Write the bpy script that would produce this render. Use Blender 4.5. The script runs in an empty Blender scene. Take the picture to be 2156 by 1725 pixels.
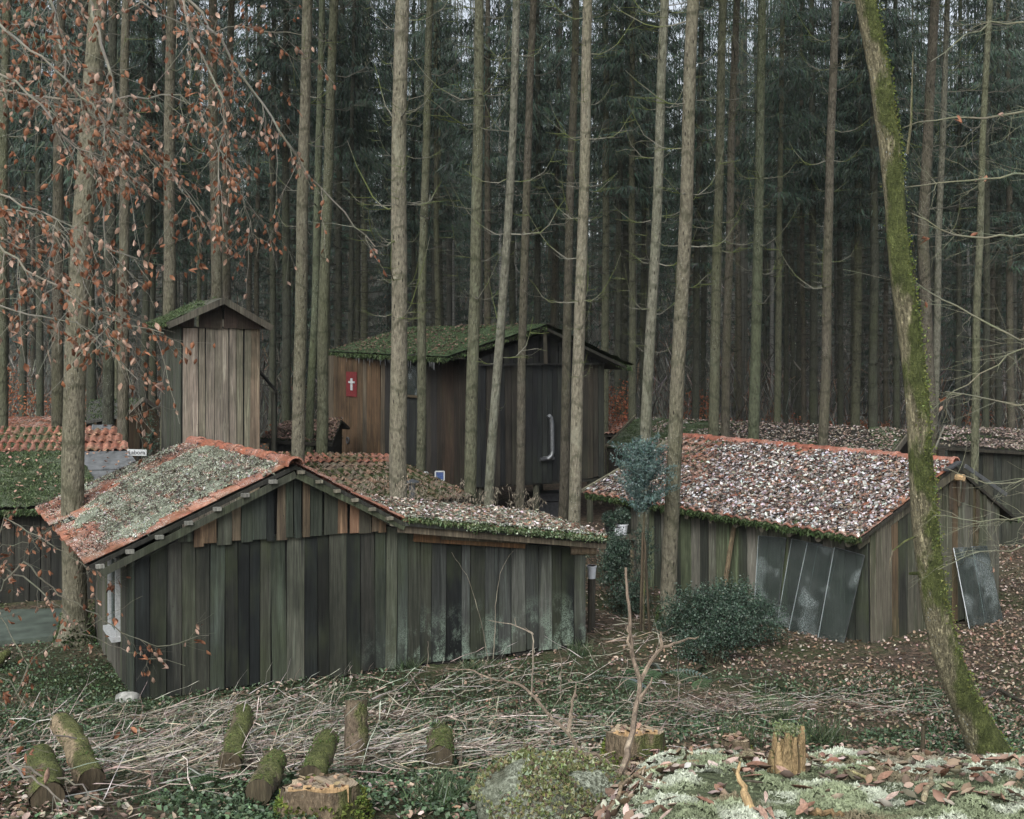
import bpy, math, random
import numpy as np
from mathutils import Vector, Matrix

# ------------------------------------------------------------ camera, sky, light
sc = bpy.context.scene
COL = sc.collection
F, HOR, CX, CAMZ = 2500.0, 708.0, 1078.0, 4.62      # focal length and horizon of the photo (2156 px wide), eye height

cam_d = bpy.data.cameras.new('camera')
cam_d.sensor_width = 36.0
cam_d.lens = 36.0 * F / 2156.0
cam_d.shift_y = -(862.5 - HOR) / 2156.0
cam_d.clip_end = 1200.0
cam = bpy.data.objects.new('camera', cam_d)
cam.location = (0, 0, CAMZ)
cam.rotation_euler = (math.radians(90), 0, 0)
COL.objects.link(cam)
sc.camera = cam

SUN_EL, SUN_AZ = math.radians(42), math.radians(198)   # soft light from behind the camera
world = bpy.data.worlds.new('World')
sc.world = world
world.use_nodes = True
wn = world.node_tree
wn.nodes.clear()
sky = wn.nodes.new('ShaderNodeTexSky')
sky.sky_type = 'NISHITA'
sky.sun_disc = False
sky.sun_elevation = SUN_EL
sky.sun_rotation = SUN_AZ
sky.air_density = 1.0
sky.dust_density = 4.0
hsv = wn.nodes.new('ShaderNodeHueSaturation')           # overcast: the blue goes out of the sky
hsv.inputs['Saturation'].default_value = 0.36
bg = wn.nodes.new('ShaderNodeBackground')
bg.inputs['Strength'].default_value = 0.15
wo = wn.nodes.new('ShaderNodeOutputWorld')
wn.links.new(sky.outputs[0], hsv.inputs['Color'])
wn.links.new(hsv.outputs[0], bg.inputs['Color'])
wn.links.new(bg.outputs[0], wo.inputs['Surface'])

sun_d = bpy.data.lights.new('sun', 'SUN')
sun_d.energy = 1.5
sun_d.angle = math.radians(40)
sun_d.color = (0.95, 1.0, 0.95)
sun = bpy.data.objects.new('sun', sun_d)
_sd = Vector((math.sin(SUN_AZ) * math.cos(SUN_EL), math.cos(SUN_AZ) * math.cos(SUN_EL), math.sin(SUN_EL)))
sun.rotation_euler = _sd.to_track_quat('Z', 'Y').to_euler()
COL.objects.link(sun)

vs = sc.view_settings
vs.view_transform = 'Standard'
vs.look = 'None'
vs.exposure = 0.7
vs.gamma = 1.0
vs.use_curve_mapping = False
sc.cycles.max_bounces = 5
sc.cycles.diffuse_bounces = 2
sc.cycles.transparent_max_bounces = 12

HAZE = .0003
sc.cycles.volume_bounces = 0

# ------------------------------------------------------------ small maths
rng = random.Random(7)
nr = np.random.default_rng(11)

def P(px, py, Y):
    return Vector(((px - CX) / F * Y, Y, CAMZ - (py - HOR) / F * Y))

def PZ(px, py, z):
    return P(px, py, (CAMZ - z) * F / (py - HOR))

def smooth(a, b, x):
    t = np.clip((np.asarray(x, float) - a) / (b - a), 0, 1)
    return t * t * (3 - 2 * t)

def _hash(ix, iy, iz):
    h = (ix.astype(np.int64) * 374761393 + iy.astype(np.int64) * 668265263 + iz.astype(np.int64) * 2147483647) & 0xffffffff
    h = ((h ^ (h >> 13)) * 1274126177) & 0xffffffff
    h = (h ^ (h >> 16)) & 0xffffffff
    return h / 4294967295.0

def vnoise(x, y, z=0.0):
    x, y, z = np.broadcast_arrays(np.asarray(x, float), np.asarray(y, float), np.asarray(z, float))
    fx, fy, fz = np.floor(x), np.floor(y), np.floor(z)
    tx, ty, tz = x - fx, y - fy, z - fz
    tx, ty, tz = tx*tx*(3-2*tx), ty*ty*(3-2*ty), tz*tz*(3-2*tz)
    ix, iy, iz = fx.astype(np.int64), fy.astype(np.int64), fz.astype(np.int64)
    r = 0
    for a in (0, 1):
        for b in (0, 1):
            for c in (0, 1):
                w = (tx if a else 1-tx) * (ty if b else 1-ty) * (tz if c else 1-tz)
                r = r + w * _hash(ix+a, iy+b, iz+c)
    return r

def fbm(x, y, z=0.0, o=3):
    x, y, z = np.asarray(x, float), np.asarray(y, float), np.asarray(z, float)
    r, a, s = 0, 0.5, 0.0
    for i in range(o):
        r = r + a * vnoise(x * 2**i + 17*i, y * 2**i + 5*i, z * 2**i); s += a; a *= 0.5
    return r / s

_YK = [-120, -5, 0, 5, 7, 10, 13, 15, 17, 22, 30, 62, 75, 110, 150, 420]
_ZL = [3.6, 3.2, 3.0, 2.3, 1.77, 1.08, .40, .02, 0, 0, 0, -.1, 1.5, 11, 21, 27]
_ZR = [3.6, 3.2, 3.0, 2.3, 1.6, .93, .28, -.04, -.22, -.38, -.25, -.1, 1.2, 8.5, 16, 21]

def G(x, y):
    x, y = np.asarray(x, float), np.asarray(y, float)
    t = smooth(.3, 4.5, x)
    z = np.interp(y, _YK, _ZL) * (1 - t) + np.interp(y, _YK, _ZR) * t
    z = z + .46 * smooth(-.1, .75, x - .12 * (y - 5)) * smooth(7.7, 6.6, y + .25 * np.sin(x * 1.9)) * smooth(-3, 3, y)
    amp = .04 + .05 * smooth(14.5, 11, y) + .25 * smooth(60, 90, y)
    z = z + (fbm(x * .9 + 3, y * .9, 1.5) - .5) * 2 * amp * smooth(0, 1, 1) + (vnoise(x * 4, y * 4, 7) - .5) * .035
    return z

def g(x, y):
    return float(G(x, y))

def PG(px, py, y0=4.2, y1=160):
    Y = np.arange(y0, y1, .02)
    zr_ = CAMZ - (py - HOR) / F * Y
    d = zr_ - G((px - CX) / F * Y, Y)
    k = np.argmax(d <= 0)
    return P(px, py, float(Y[k]))

def ground_normal(x, y):
    e = .05
    n = np.stack([-(G(x+e, y) - G(x-e, y)) / (2*e), -(G(x, y+e) - G(x, y-e)) / (2*e), np.ones_like(x)], -1)
    return n / np.linalg.norm(n, axis=1, keepdims=True)

# ------------------------------------------------------------ mesh helpers
class MB:
    def __init__(s): s.v, s.f = [], []
    def add(s, vs_, fs):
        o = len(s.v); s.v += [tuple(v) for v in vs_]; s.f += [tuple(i + o for i in f) for f in fs]; return s
    def box(s, c, ax, ay, az):           # centre and three half axes
        c, ax, ay, az = Vector(c), Vector(ax), Vector(ay), Vector(az)
        vv = [c + ax*i + ay*j + az*k for k in (-1, 1) for j in (-1, 1) for i in (-1, 1)]
        return s.add(vv, [(0,2,3,1), (4,5,7,6), (0,1,5,4), (2,6,7,3), (0,4,6,2), (1,3,7,5)])
    def beam(s, a, b, w, h, up=(0, 0, 1)):
        a, b = Vector(a), Vector(b); d = (b - a); L = d.length; d = d / L
        sd = d.cross(Vector(up))
        if sd.length < 1e-4: sd = d.cross(Vector((0, 1, 0)))
        sd.normalize(); u = sd.cross(d)
        return s.box((a + b) / 2, d * L / 2, sd * w / 2, u * h / 2)
    def tube(s, pts, rad, n=6, cap=True, jit=0.0, seed=0):
        pts = [Vector(p) for p in pts]
        m = len(pts); vv, ff = [], []
        if not hasattr(rad, '__len__'): rad = [rad] * m
        ref = None
        for i, p in enumerate(pts):
            d = (pts[min(i+1, m-1)] - pts[max(i-1, 0)])
            if d.length < 1e-6: d = Vector((0, 0, 1))
            d.normalize()
            if ref is None:
                ref = d.orthogonal().normalized()
            ref = (ref - d * ref.dot(d))
            if ref.length < 1e-5: ref = d.orthogonal()
            ref.normalize(); b = d.cross(ref)
            for k in range(n):
                a = 2 * math.pi * k / n
                r = rad[i]
                if jit: r *= 1 + jit * (rng.random() - .5)
                vv.append(p + ref * (r * math.cos(a)) + b * (r * math.sin(a)))
        for i in range(m - 1):
            for k in range(n):
                k2 = (k + 1) % n
                ff.append((i*n + k, i*n + k2, (i+1)*n + k2, (i+1)*n + k))
        if cap:
            ff.append(tuple(range(n - 1, -1, -1))); ff.append(tuple((m-1)*n + k for k in range(n)))
        return s.add(vv, ff)
    def mesh(s, name, smooth_=False):
        me = bpy.data.meshes.new(name); me.from_pydata(s.v, [], s.f); me.update()
        if smooth_: me.polygons.foreach_set('use_smooth', [True] * len(me.polygons))
        return me

def np_mesh(name, V, Fc, col=None, smooth_=False):
    """V (n,3), Fc (m,k) faces of equal size, col (n,3)"""
    V = np.ascontiguousarray(V, np.float32); Fc = np.ascontiguousarray(Fc, np.int32)
    me = bpy.data.meshes.new(name)
    m, k = Fc.shape
    me.vertices.add(len(V)); me.vertices.foreach_set('co', V.ravel())
    me.loops.add(m * k); me.loops.foreach_set('vertex_index', Fc.ravel())
    me.polygons.add(m); me.polygons.foreach_set('loop_start', np.arange(0, m*k, k, dtype=np.int32))
    if smooth_: me.polygons.foreach_set('use_smooth', np.ones(m, bool))
    me.update(calc_edges=True)
    if col is not None:
        ca = me.color_attributes.new('col', 'FLOAT_COLOR', 'POINT')
        c4 = np.ones((len(V), 4), np.float32); c4[:, :3] = col
        ca.data.foreach_set('color', c4.ravel())
    return me

def frames(n, yaw, tilt=None):
    """rotation matrices whose z axis is n (m,3), turned by yaw; columns x, y, z"""
    n = n / np.linalg.norm(n, axis=1, keepdims=True)
    a = np.where(np.abs(n[:, 2:3]) < .9, np.array([[0, 0, 1.]]), np.array([[1., 0, 0]]))
    x = np.cross(a, n); x /= np.linalg.norm(x, axis=1, keepdims=True)
    y = np.cross(n, x)
    c, s_ = np.cos(yaw)[:, None], np.sin(yaw)[:, None]
    X, Y = x * c + y * s_, -x * s_ + y * c
    return np.stack([X, Y, n], -1)

def scatter(name, tv, tf, pos, R, scale, col, smooth_=False, colvar=None):
    tv = np.asarray(tv, float); tf = np.asarray(tf, int)
    n, m = len(pos), len(tv)
    sc_ = np.asarray(scale, float)
    if sc_.ndim == 1: sc_ = np.repeat(sc_[:, None], 3, 1)
    L = tv[None] * sc_[:, None, :]
    V = np.einsum('nij,nkj->nki', R, L) + pos[:, None, :]
    Fc = tf[None] + (np.arange(n) * m)[:, None, None]
    C = np.repeat(col[:, None, :], m, 1)
    if colvar is not None: C = C * np.asarray(colvar)[None, :, None]
    return np_mesh(name, V.reshape(-1, 3), Fc.reshape(-1, tf.shape[1]), C.reshape(-1, 3), smooth_)

LEAF_V = np.array([(0,-.5,0), (-.3,-.15,.07), (-.26,.22,.1), (0,.55,.0), (.26,.22,.1), (.3,-.15,.07), (0,0,-.03)])
LEAF_F = np.array([(0,6,1,1), (1,6,2,2), (2,6,3,3), (3,6,4,4), (4,6,5,5), (5,6,0,0)])[:, :3]
CURL_V = LEAF_V * [1, 1, 2.4] + [[0,0,.12],[0,0,0],[0,0,0],[0,0,.2],[0,0,0],[0,0,0],[0,0,0]]
QUAD_V = np.array([(0,-.5,0), (-.35,0,.12), (0,.5,0), (.35,0,.12)]); QUAD_F = np.array([(0,2,1), (0,3,2)])
TUFT_V = np.array([(-.5,0,0), (.5,0,0), (0,0,1.), (0,-.5,0), (0,.5,0), (.15,.1,.9)]); TUFT_F = np.array([(0,1,2), (3,4,5)])

def pick(cols, n, var=.18):
    cols = np.asarray(cols, float)
    c = cols[nr.integers(0, len(cols), n)]
    return np.clip(c * (1 + var * nr.standard_normal((n, 1))) * (1 + .06 * nr.standard_normal((n, 3))), .004, .95)

# ------------------------------------------------------------ object helpers
def link(o): COL.objects.link(o); return o

def thing(name, label, cat, loc, group=None, kind=None):
    o = bpy.data.objects.new(name, None); o.empty_display_size = .2
    o.location = loc; link(o)
    o['label'] = label; o['category'] = cat
    if group: o['group'] = group
    if kind: o['kind'] = kind
    return o

def part(name, me, mat, parent, color=None, kind=None, label=None, local=False, mw=None):
    """a part of a thing; mesh given in world coordinates unless local"""
    if isinstance(me, MB): me = me.mesh(name)
    if mat is not None and not me.materials: me.materials.append(mat)
    o = bpy.data.objects.new(name, me); link(o)
    o.parent = parent
    if not local and parent is not None and parent.type == 'EMPTY':
        o.matrix_parent_inverse = Matrix.Translation(-parent.location)
    if mw is not None: o.matrix_basis = mw
    if color is not None: o.color = (*color, 1)
    if kind: o['kind'] = kind
    if label: o['label'] = label
    return o

def single(name, me, mat, label, cat, group=None, kind=None, color=None):
    if isinstance(me, MB): me = me.mesh(name)
    if mat is not None and not me.materials: me.materials.append(mat)
    o = bpy.data.objects.new(name, me); link(o)
    if kind != 'structure':
        o['label'] = label; o['category'] = cat
    if group: o['group'] = group
    if kind: o['kind'] = kind
    if color is not None: o.color = (*color, 1)
    return o

# ------------------------------------------------------------ materials
class Mt:
    def __init__(s, name):
        s.m = bpy.data.materials.new(name); s.m.use_nodes = True
        s.t = s.m.node_tree; s.t.nodes.clear()
        s.out = s.n('ShaderNodeOutputMaterial'); s.b = s.n('ShaderNodeBsdfPrincipled')
        s.t.links.new(s.b.outputs[0], s.out.inputs[0])
        s.b.inputs['Roughness'].default_value = .9
        s.b.inputs['Specular IOR Level'].default_value = .25
    def n(s, ty, **kw):
        x = s.t.nodes.new(ty)
        for k, v in kw.items(): setattr(x, k, v)
        return x
    def l(s, a, b): s.t.links.new(a, b)
    def val(s, sock, v):
        if hasattr(v, 'is_linked') or hasattr(v, 'links'): s.l(v, sock)
        else: sock.default_value = v if not isinstance(v, tuple) or len(v) != 3 or sock.type == 'VECTOR' else (*v, 1)
    def coord(s, scale=(1, 1, 1), kind='Object', off=None):
        tc = s.n('ShaderNodeTexCoord'); mp = s.n('ShaderNodeMapping')
        mp.inputs['Scale'].default_value = scale
        src = tc.outputs[kind]
        if off is not None:
            ad = s.n('ShaderNodeVectorMath', operation='ADD'); s.l(src, ad.inputs[0]); s.l(off, ad.inputs[1]); src = ad.outputs[0]
        s.l(src, mp.inputs[0]); return mp.outputs[0]
    def noise(s, vec, scale=5, detail=3, rough=.55):
        x = s.n('ShaderNodeTexNoise'); s.l(vec, x.inputs['Vector'])
        x.inputs['Scale'].default_value = scale; x.inputs['Detail'].default_value = detail; x.inputs['Roughness'].default_value = rough
        return x.outputs['Fac']
    def voro(s, vec, scale=5, feature='F1', out='Distance'):
        x = s.n('ShaderNodeTexVoronoi', feature=feature); s.l(vec, x.inputs['Vector']); x.inputs['Scale'].default_value = scale
        return x.outputs[out]
    def ramp(s, fac, a, b, lo=0.0, hi=1.0):
        x = s.n('ShaderNodeMapRange'); s.l(fac, x.inputs[0])
        for i, v in zip((1, 2, 3, 4), (a, b, lo, hi)): x.inputs[i].default_value = v
        return x.outputs[0]
    def mix(s, fac, a, b, mode='MIX'):
        x = s.n('ShaderNodeMix', data_type='RGBA', blend_type=mode)
        s.val(x.inputs[0], fac); s.val(x.inputs[6], a); s.val(x.inputs[7], b)
        return x.outputs[2]
    def math(s, op, a, b=0.0):
        x = s.n('ShaderNodeMath', operation=op); s.val(x.inputs[0], a); s.val(x.inputs[1], b); return x.outputs[0]
    def info(s, out): return s.n('ShaderNodeObjectInfo').outputs[out]
    def rndoff(s):
        r = s.info('Random'); c = s.n('ShaderNodeCombineXYZ')
        s.l(s.math('MULTIPLY', r, 37.), c.inputs[0]); s.l(s.math('MULTIPLY', r, 71.), c.inputs[1]); s.l(s.math('MULTIPLY', r, 53.), c.inputs[2])
        return c.outputs[0]
    def base(s, c): s.val(s.b.inputs['Base Color'], c); return s
    def bump(s, h, strength=.5, dist=.01):
        x = s.n('ShaderNodeBump'); x.inputs['Strength'].default_value = strength; x.inputs['Distance'].default_value = dist
        s.l(h, x.inputs['Height']); s.l(x.outputs[0], s.b.inputs['Normal']); return s
    def rough(s, v): s.val(s.b.inputs['Roughness'], v); return s
    def spec(s, v): s.b.inputs['Specular IOR Level'].default_value = v; return s

def mk_wood(name, algae=.5, stain=.6, lichen=0.0, lich_z=.9, gscale=1.0, streak=.6):
    m = Mt(name); off = m.rndoff()
    grain = m.noise(m.coord((38*gscale, 38*gscale, 1.3), off=off), 1, 5, .65)
    fine = m.noise(m.coord((150*gscale, 150*gscale, 5), off=off), 1, 3, .6)
    broad = m.noise(m.coord((5, 5, .55), off=off), 1, 3, .5)
    c = m.mix(m.ramp(grain, .3, .72), m.mix(1.0, m.info('Color'), (.45, .45, .45), 'MULTIPLY'), m.mix(1.0, m.info('Color'), (1.5, 1.45, 1.38), 'MULTIPLY'))
    c = m.mix(m.ramp(m.noise(m.coord((2.2, 2.2, .8), off=off), 1, 3, .6), .48, .7, 0, algae), c, (.05, .062, .030))
    c = m.mix(m.ramp(broad, .55, .68, 0, stain), c, (.014, .016, .015))
    c = m.mix(m.ramp(fine, .35, .65, .35, 0.0), c, (.01, .01, .009))
    c = m.mix(m.ramp(m.noise(m.coord((16, 16, .8), off=off), 1, 5, .7), .55, .7, 0, streak), c, m.mix(1.0, m.info('Color'), (2.3, 2.45, 2.3), 'MULTIPLY'))
    c = m.mix(m.ramp(m.noise(m.coord((1.1, 1.1, .7)), 1, 4, .6), .5, .68, 0, .6), c, m.mix(1.0, c, (.3, .33, .32), 'MULTIPLY'))
    if lichen:
        tc = m.n('ShaderNodeTexCoord'); sx = m.n('ShaderNodeSeparateXYZ'); m.l(tc.outputs['Object'], sx.inputs[0])
        low = m.ramp(sx.outputs['Z'], lich_z, lich_z * .15, 0, 1)
        right = m.ramp(sx.outputs['X'], -2.2, -1.2, .0, 1)
        sp = m.ramp(m.noise(m.coord((1, 1, .6), off=off), 3.2, 5, .7), .48, .6, 0, 1)
        sp2 = m.ramp(m.noise(m.coord(), 60, 2, .6), .42, .55, .2, 1)
        f = m.math('MULTIPLY', m.math('MULTIPLY', low, right), m.math('MULTIPLY', sp, m.math('MULTIPLY', sp2, lichen)))
        c = m.mix(f, c, (.20, .255, .205))
    sx2 = m.ramp(m.voro(m.coord((3, 3, 1.6), off=off), 2.2), .0, .055, 1, 0)     # knots
    c = m.mix(m.math('MULTIPLY', sx2, .8), c, (.02, .017, .013))
    m.base(c).bump(m.math('ADD', grain, m.math('MULTIPLY', fine, .5)), .6, .006)
    return m.m

def mk_vcol(name, rough=.85, spec=.2, trans=0.0, bump=0):
    m = Mt(name); a = m.n('ShaderNodeAttribute', attribute_name='col')
    nz = m.noise(m.coord(), 45, 2)
    m.base(m.mix(1.0, a.outputs['Color'], m.mix(nz, (.75, .75, .75), (1.25, 1.25, 1.25)), 'MULTIPLY')).rough(rough).spec(spec)
    if trans:
        t = m.n('ShaderNodeBsdfTranslucent'); m.l(a.outputs['Color'], t.inputs[0])
        x = m.n('ShaderNodeMixShader'); x.inputs[0].default_value = trans
        m.l(m.b.outputs[0], x.inputs[1]); m.l(t.outputs[0], x.inputs[2]); m.l(x.outputs[0], m.out.inputs[0])
    return m.m

def mk_leafobj(name):
    m = Mt(name); c = m.info('Color')
    nz = m.noise(m.coord((1, 1, 1)), 6, 3)
    v = m.noise(m.coord((3, 22, 1)), 1, 2)
    m.base(m.mix(1.0, c, m.mix(m.ramp(nz, .3, .7), (.6, .57, .55), (1.25, 1.2, 1.2)), 'MULTIPLY')).rough(.6).spec(.35).bump(v, .4, .004)
    return m.m

def mk_tile(name, lichen=.5, dark=.4, moss=.2):
    m = Mt(name); off = m.rndoff()
    n1 = m.noise(m.coord((1, 1, 1), off=off), 3.5, 4, .6)
    r = m.info('Random')
    c = m.mix(m.ramp(n1, .35, .7), m.mix(1.0, m.info('Color'), (.62, .6, .58), 'MULTIPLY'), m.mix(1.0, m.info('Color'), (1.25, 1.25, 1.25), 'MULTIPLY'))
    c = m.mix(m.ramp(m.noise(m.coord(off=off), 1.6, 3), .52, .68, 0, dark), c, (.045, .03, .024))
    geo = m.n('ShaderNodeNewGeometry'); pos = geo.outputs['Position']
    mp = m.n('ShaderNodeMapping'); m.l(pos, mp.inputs[0])
    c = m.mix(m.ramp(m.noise(mp.outputs[0], 1.7, 4, .65), .5, .62, 0, moss), c, (.055, .075, .03))
    sp = m.math('MULTIPLY', m.ramp(m.noise(mp.outputs[0], 2.3, 3, .6), .42, .58), m.ramp(m.noise(mp.outputs[0], 95, 2, .6), .53, .6))
    c = m.mix(m.math('MULTIPLY', sp, lichen), c, (.56, .56, .52))
    m.base(c).rough(.8).bump(m.noise(mp.outputs[0], 70, 3), .35, .006)
    return m.m

def mk_bark(name, lichen=.35, green=.35, plate=1.0, knots=True, moss=0.0, mt0=1.15):
    m = Mt(name); off = m.rndoff()
    b1 = m.noise(m.coord((26, 26, 9), off=off), 1, 4, .65)
    b2 = m.noise(m.coord((70, 70, 36), off=off), 1, 3, .6)
    vz = m.voro(m.coord((30, 30, 11), off=off), 1)
    col = m.info('Color')
    c = m.mix(m.ramp(b1, .32, .68), m.mix(1.0, col, (.52, .5, .48), 'MULTIPLY'), m.mix(1.0, col, (1.4, 1.37, 1.33), 'MULTIPLY'))
    c = m.mix(m.ramp(b2, .56, .72, 0, .5), c, m.mix(1.0, col, (1.9, 1.85, 1.8), 'MULTIPLY'))
    c = m.mix(m.ramp(m.noise(m.coord((1.5, 1.5, .5), off=off), 1, 4, .6), .45, .72, 0, green), c, (.058, .07, .026))
    if knots:
        k = m.ramp(m.voro(m.coord((13, 13, 4.2), off=off), 1.0), .10, .2, .9, 0)
        c = m.mix(k, c, (.018, .015, .011))
    if knots:
        tz_ = m.n('ShaderNodeTexCoord'); sz_ = m.n('ShaderNodeSeparateXYZ'); m.l(tz_.outputs['Object'], sz_.inputs[0])
        ph = m.math('ADD', m.math('MULTIPLY', sz_.outputs['Z'], 7.6), m.math('ADD', m.math('MULTIPLY', m.noise(m.coord((2, 2, 1), off=off), 1, 2), 9.0), m.math('MULTIPLY', m.info('Random'), 20.)))
        c = m.mix(m.ramp(m.math('SINE', ph), .9, 1.0, 0, .6), c, m.mix(1.0, col, (.35, .38, .3), 'MULTIPLY'))
        c = m.mix(m.ramp(m.noise(m.coord((3, 3, 1.1), off=off), 1, 5, .7), .56, .66, 0, lichen), c, m.mix(1.0, col, (1.7, 1.8, 1.8), 'MULTIPLY'))
    li = m.math('MULTIPLY', m.ramp(m.voro(m.coord((1, 1, .8), off=off), 26), .15, .22, 1, 0), m.ramp(m.noise(m.coord((1, 1, .3), off=off), 2.0, 3), .5, .62))
    c = m.mix(m.math('MULTIPLY', li, lichen), c, (.42, .44, .40))
    h = m.math('ADD', m.math('MULTIPLY', b1, .7), m.math('MULTIPLY', b2, .4))
    if plate > 1.2:
        fz = m.math('ABSOLUTE', m.math('SUBTRACT', m.noise(m.coord((30, 30, 4.5), off=off), 1, 4, .7), .5)); c = m.mix(m.ramp(fz, .0, .04, .7, 0), c, (.045, .042, .028)); h = m.math('ADD', h, m.ramp(fz, 0, .12, 0, 1.2))
    if plate: h = m.math('ADD', h, m.math('MULTIPLY', vz, .5 * plate))
    if moss:
        geo = m.n('ShaderNodeNewGeometry'); sx = m.n('ShaderNodeSeparateXYZ'); m.l(geo.outputs['Normal'], sx.inputs[0])
        up = m.math('ADD', m.math('MULTIPLY', sx.outputs['Z'], 1.0), m.math('MULTIPLY', sx.outputs['X'], .38))
        f = m.ramp(m.math('ADD', up, m.math('MULTIPLY', m.noise(m.coord((1, 1, .5)), 3.0, 5, .62), 3.8)), mt0, mt0 + .35, 0, moss)
        mc = m.mix(m.ramp(m.noise(m.coord(), 7, 4), .35, .65), (.075, .095, .025), (.19, .22, .07))
        mc = m.mix(m.ramp(m.noise(m.coord(), 42, 3, .7), .35, .6, .6, 0), mc, (.03, .04, .012))
        c = m.mix(f, c, mc)
        h = m.math('ADD', h, m.math('MULTIPLY', m.math('MULTIPLY', f, m.noise(m.coord(), 90, 3)), 1.5))
    m.base(c).bump(h, 1.0, .035)
    return m.m

def mk_moss(name, c1, c2, frost=0.0, brown=.35, sc_=6.0):
    m = Mt(name)
    n1 = m.noise(m.coord(), sc_, 5, .7); n2 = m.noise(m.coord(), 55, 3, .7)
    c = m.mix(m.ramp(n1, .35, .65), c1, c2)
    c = m.mix(m.ramp(m.noise(m.coord((1, 1, 1)), 2.7, 4, .65), .52, .66, 0, brown), c, (.075, .055, .035))
    c = m.mix(m.ramp(n2, .3, .7, .6, 0), c, m.mix(1.0, c, (.3, .3, .3), 'MULTIPLY'))
    if frost:
        f = m.math('MULTIPLY', m.ramp(m.noise(m.coord(), 3.1, 4, .7), .38, .6), m.ramp(n2, .42, .6))
        c = m.mix(m.math('MULTIPLY', f, frost), c, (.50, .54, .44))
    m.base(c).rough(1).spec(.05).bump(m.math('ADD', n2, m.math('MULTIPLY', m.noise(m.coord(), 160, 2), .6)), 1.0, .03)
    return m.m

def mk_plain(name, col, rough=.7, metal=0, var=.25, scale=12, bump=.2, spec=.3):
    m = Mt(name)
    nz = m.noise(m.coord(), scale, 4, .6)
    a = tuple(x * (1 - var) for x in col); b = tuple(min(1, x * (1 + var)) for x in col)
    m.base(m.mix(m.ramp(nz, .3, .7), a, b)).rough(rough).spec(spec).bump(nz, bump, .005)
    m.b.inputs['Metallic'].default_value = metal
    return m.m

def mk_ground():
    m = Mt('forest_floor')
    n1 = m.noise(m.coord(), .55, 5, .65); n2 = m.noise(m.coord(), 5, 5, .7); n3 = m.noise(m.coord(), 38, 4, .7)
    vc = m.n('ShaderNodeTexVoronoi'); m.l(m.coord((1, 1.35, 1)), vc.inputs['Vector']); vc.inputs['Scale'].default_value = 17
    hs = m.n('ShaderNodeSeparateColor'); m.l(vc.outputs['Color'], hs.inputs[0])
    soil = m.mix(m.ramp(n2, .3, .7), (.04, .033, .025), (.10, .08, .062))
    leaf = m.mix(hs.outputs[0], (.06, .042, .03), (.24, .165, .125))
    c = m.mix(m.ramp(m.math('ADD', hs.outputs[1], m.math('MULTIPLY', m.math('SUBTRACT', n1, .5), 1.4)), .38, .5, 0, .85), soil, leaf)
    green = m.mix(n3, (.018, .032, .012), (.075, .105, .042))
    sx = m.n('ShaderNodeSeparateXYZ'); tc = m.n('ShaderNodeTexCoord'); m.l(tc.outputs['Object'], sx.inputs[0])
    near = m.ramp(sx.outputs['Y'], 21, 27, 1, .25)
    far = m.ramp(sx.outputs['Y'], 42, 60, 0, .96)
    at = m.n('ShaderNodeAttribute', attribute_name='col'); as_ = m.n('ShaderNodeSeparateColor'); m.l(at.outputs['Color'], as_.inputs[0])
    c = m.mix(m.math('MULTIPLY', near, m.ramp(m.math('ADD', n1, m.math('MULTIPLY', n2, .5)), .66, .86, 0, .8)), c, green)
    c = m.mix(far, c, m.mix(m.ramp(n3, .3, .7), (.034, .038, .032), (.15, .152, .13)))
    c = m.mix(m.math('MULTIPLY', as_.outputs[1], m.ramp(n2, .3, .55, .35, .9)), c, m.mix(n3, (.014, .022, .010), (.05, .07, .03)))
    c = m.mix(m.math('MULTIPLY', as_.outputs[0], .92), c, m.mix(n2, (.05, .06, .03), (.17, .20, .12)))
    c = m.mix(m.ramp(n3, .3, .62, .4, 0), c, (.016, .015, .012))
    m.base(c).spec(.1).bump(m.math('ADD', n3, m.math('MULTIPLY', vc.outputs['Distance'], .8)), .9, .03)
    return m.m

M = {}
M['wood'] = mk_wood('weathered_boards', .55, .8, .95, streak=.42)
M['wood2'] = mk_wood('weathered_boards_mossy', .7, .25, streak=.7)
M['wood_dry'] = mk_wood('grey_dry_boards', .3, .3)
M['wood_dark'] = mk_wood('dark_stained_boards', .2, .35, 0)
M['tile'] = mk_tile('clay_tile', .75, .45, .25)
M['tile_clean'] = mk_tile('clay_ridge_tile', .45, .3, .12)
M['tile_moss'] = mk_tile('mossy_clay_tile', .25, .6, .75)
M['bark'] = mk_bark('spruce_bark')
M['bark_far'] = mk_bark('spruce_bark_far', .2, .35, 0)
M['bark_moss'] = mk_bark('mossy_bark', .95, .45, 2.2, False, .97, 1.5)
M['bark_log'] = mk_bark('log_bark', .2, .35, 1, False, .8, 2.2)
M['twig'] = mk_vcol('twigs')
M['needle'] = mk_vcol('needles', .7, .2)
M['leaf'] = mk_vcol('dry_leaves', .6, .3, .25)
M['leaf_obj'] = mk_leafobj('beech_leaf')
M['litter'] = mk_vcol('leaf_litter', .65, .3)
M['straw'] = mk_vcol('dry_stalks', .7, .3)
M['green'] = mk_vcol('green_leaves', .45, .4)
M['tuft'] = mk_vcol('moss_tufts', 1, .03)
M['moss'] = mk_moss('roof_moss', (.028, .042, .018), (.085, .118, .058), .3)
M['moss_frost'] = mk_moss('frosted_moss', (.10, .105, .075), (.30, .33, .25), 1.0, .8, 4)
M['moss_dark'] = mk_moss('dark_moss', (.02, .035, .013), (.07, .10, .035), .05, .8)
M['metal'] = mk_plain('galvanised_steel', (.20, .21, .22), .45, .8, .25, 20)
M['metal_dark'] = mk_plain('dark_sheet', (.06, .062, .066), .55, .3, .3)
M['slate'] = mk_plain('grey_roofing_felt', (.10, .105, .11), .9, 0, .3, 8)
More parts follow.
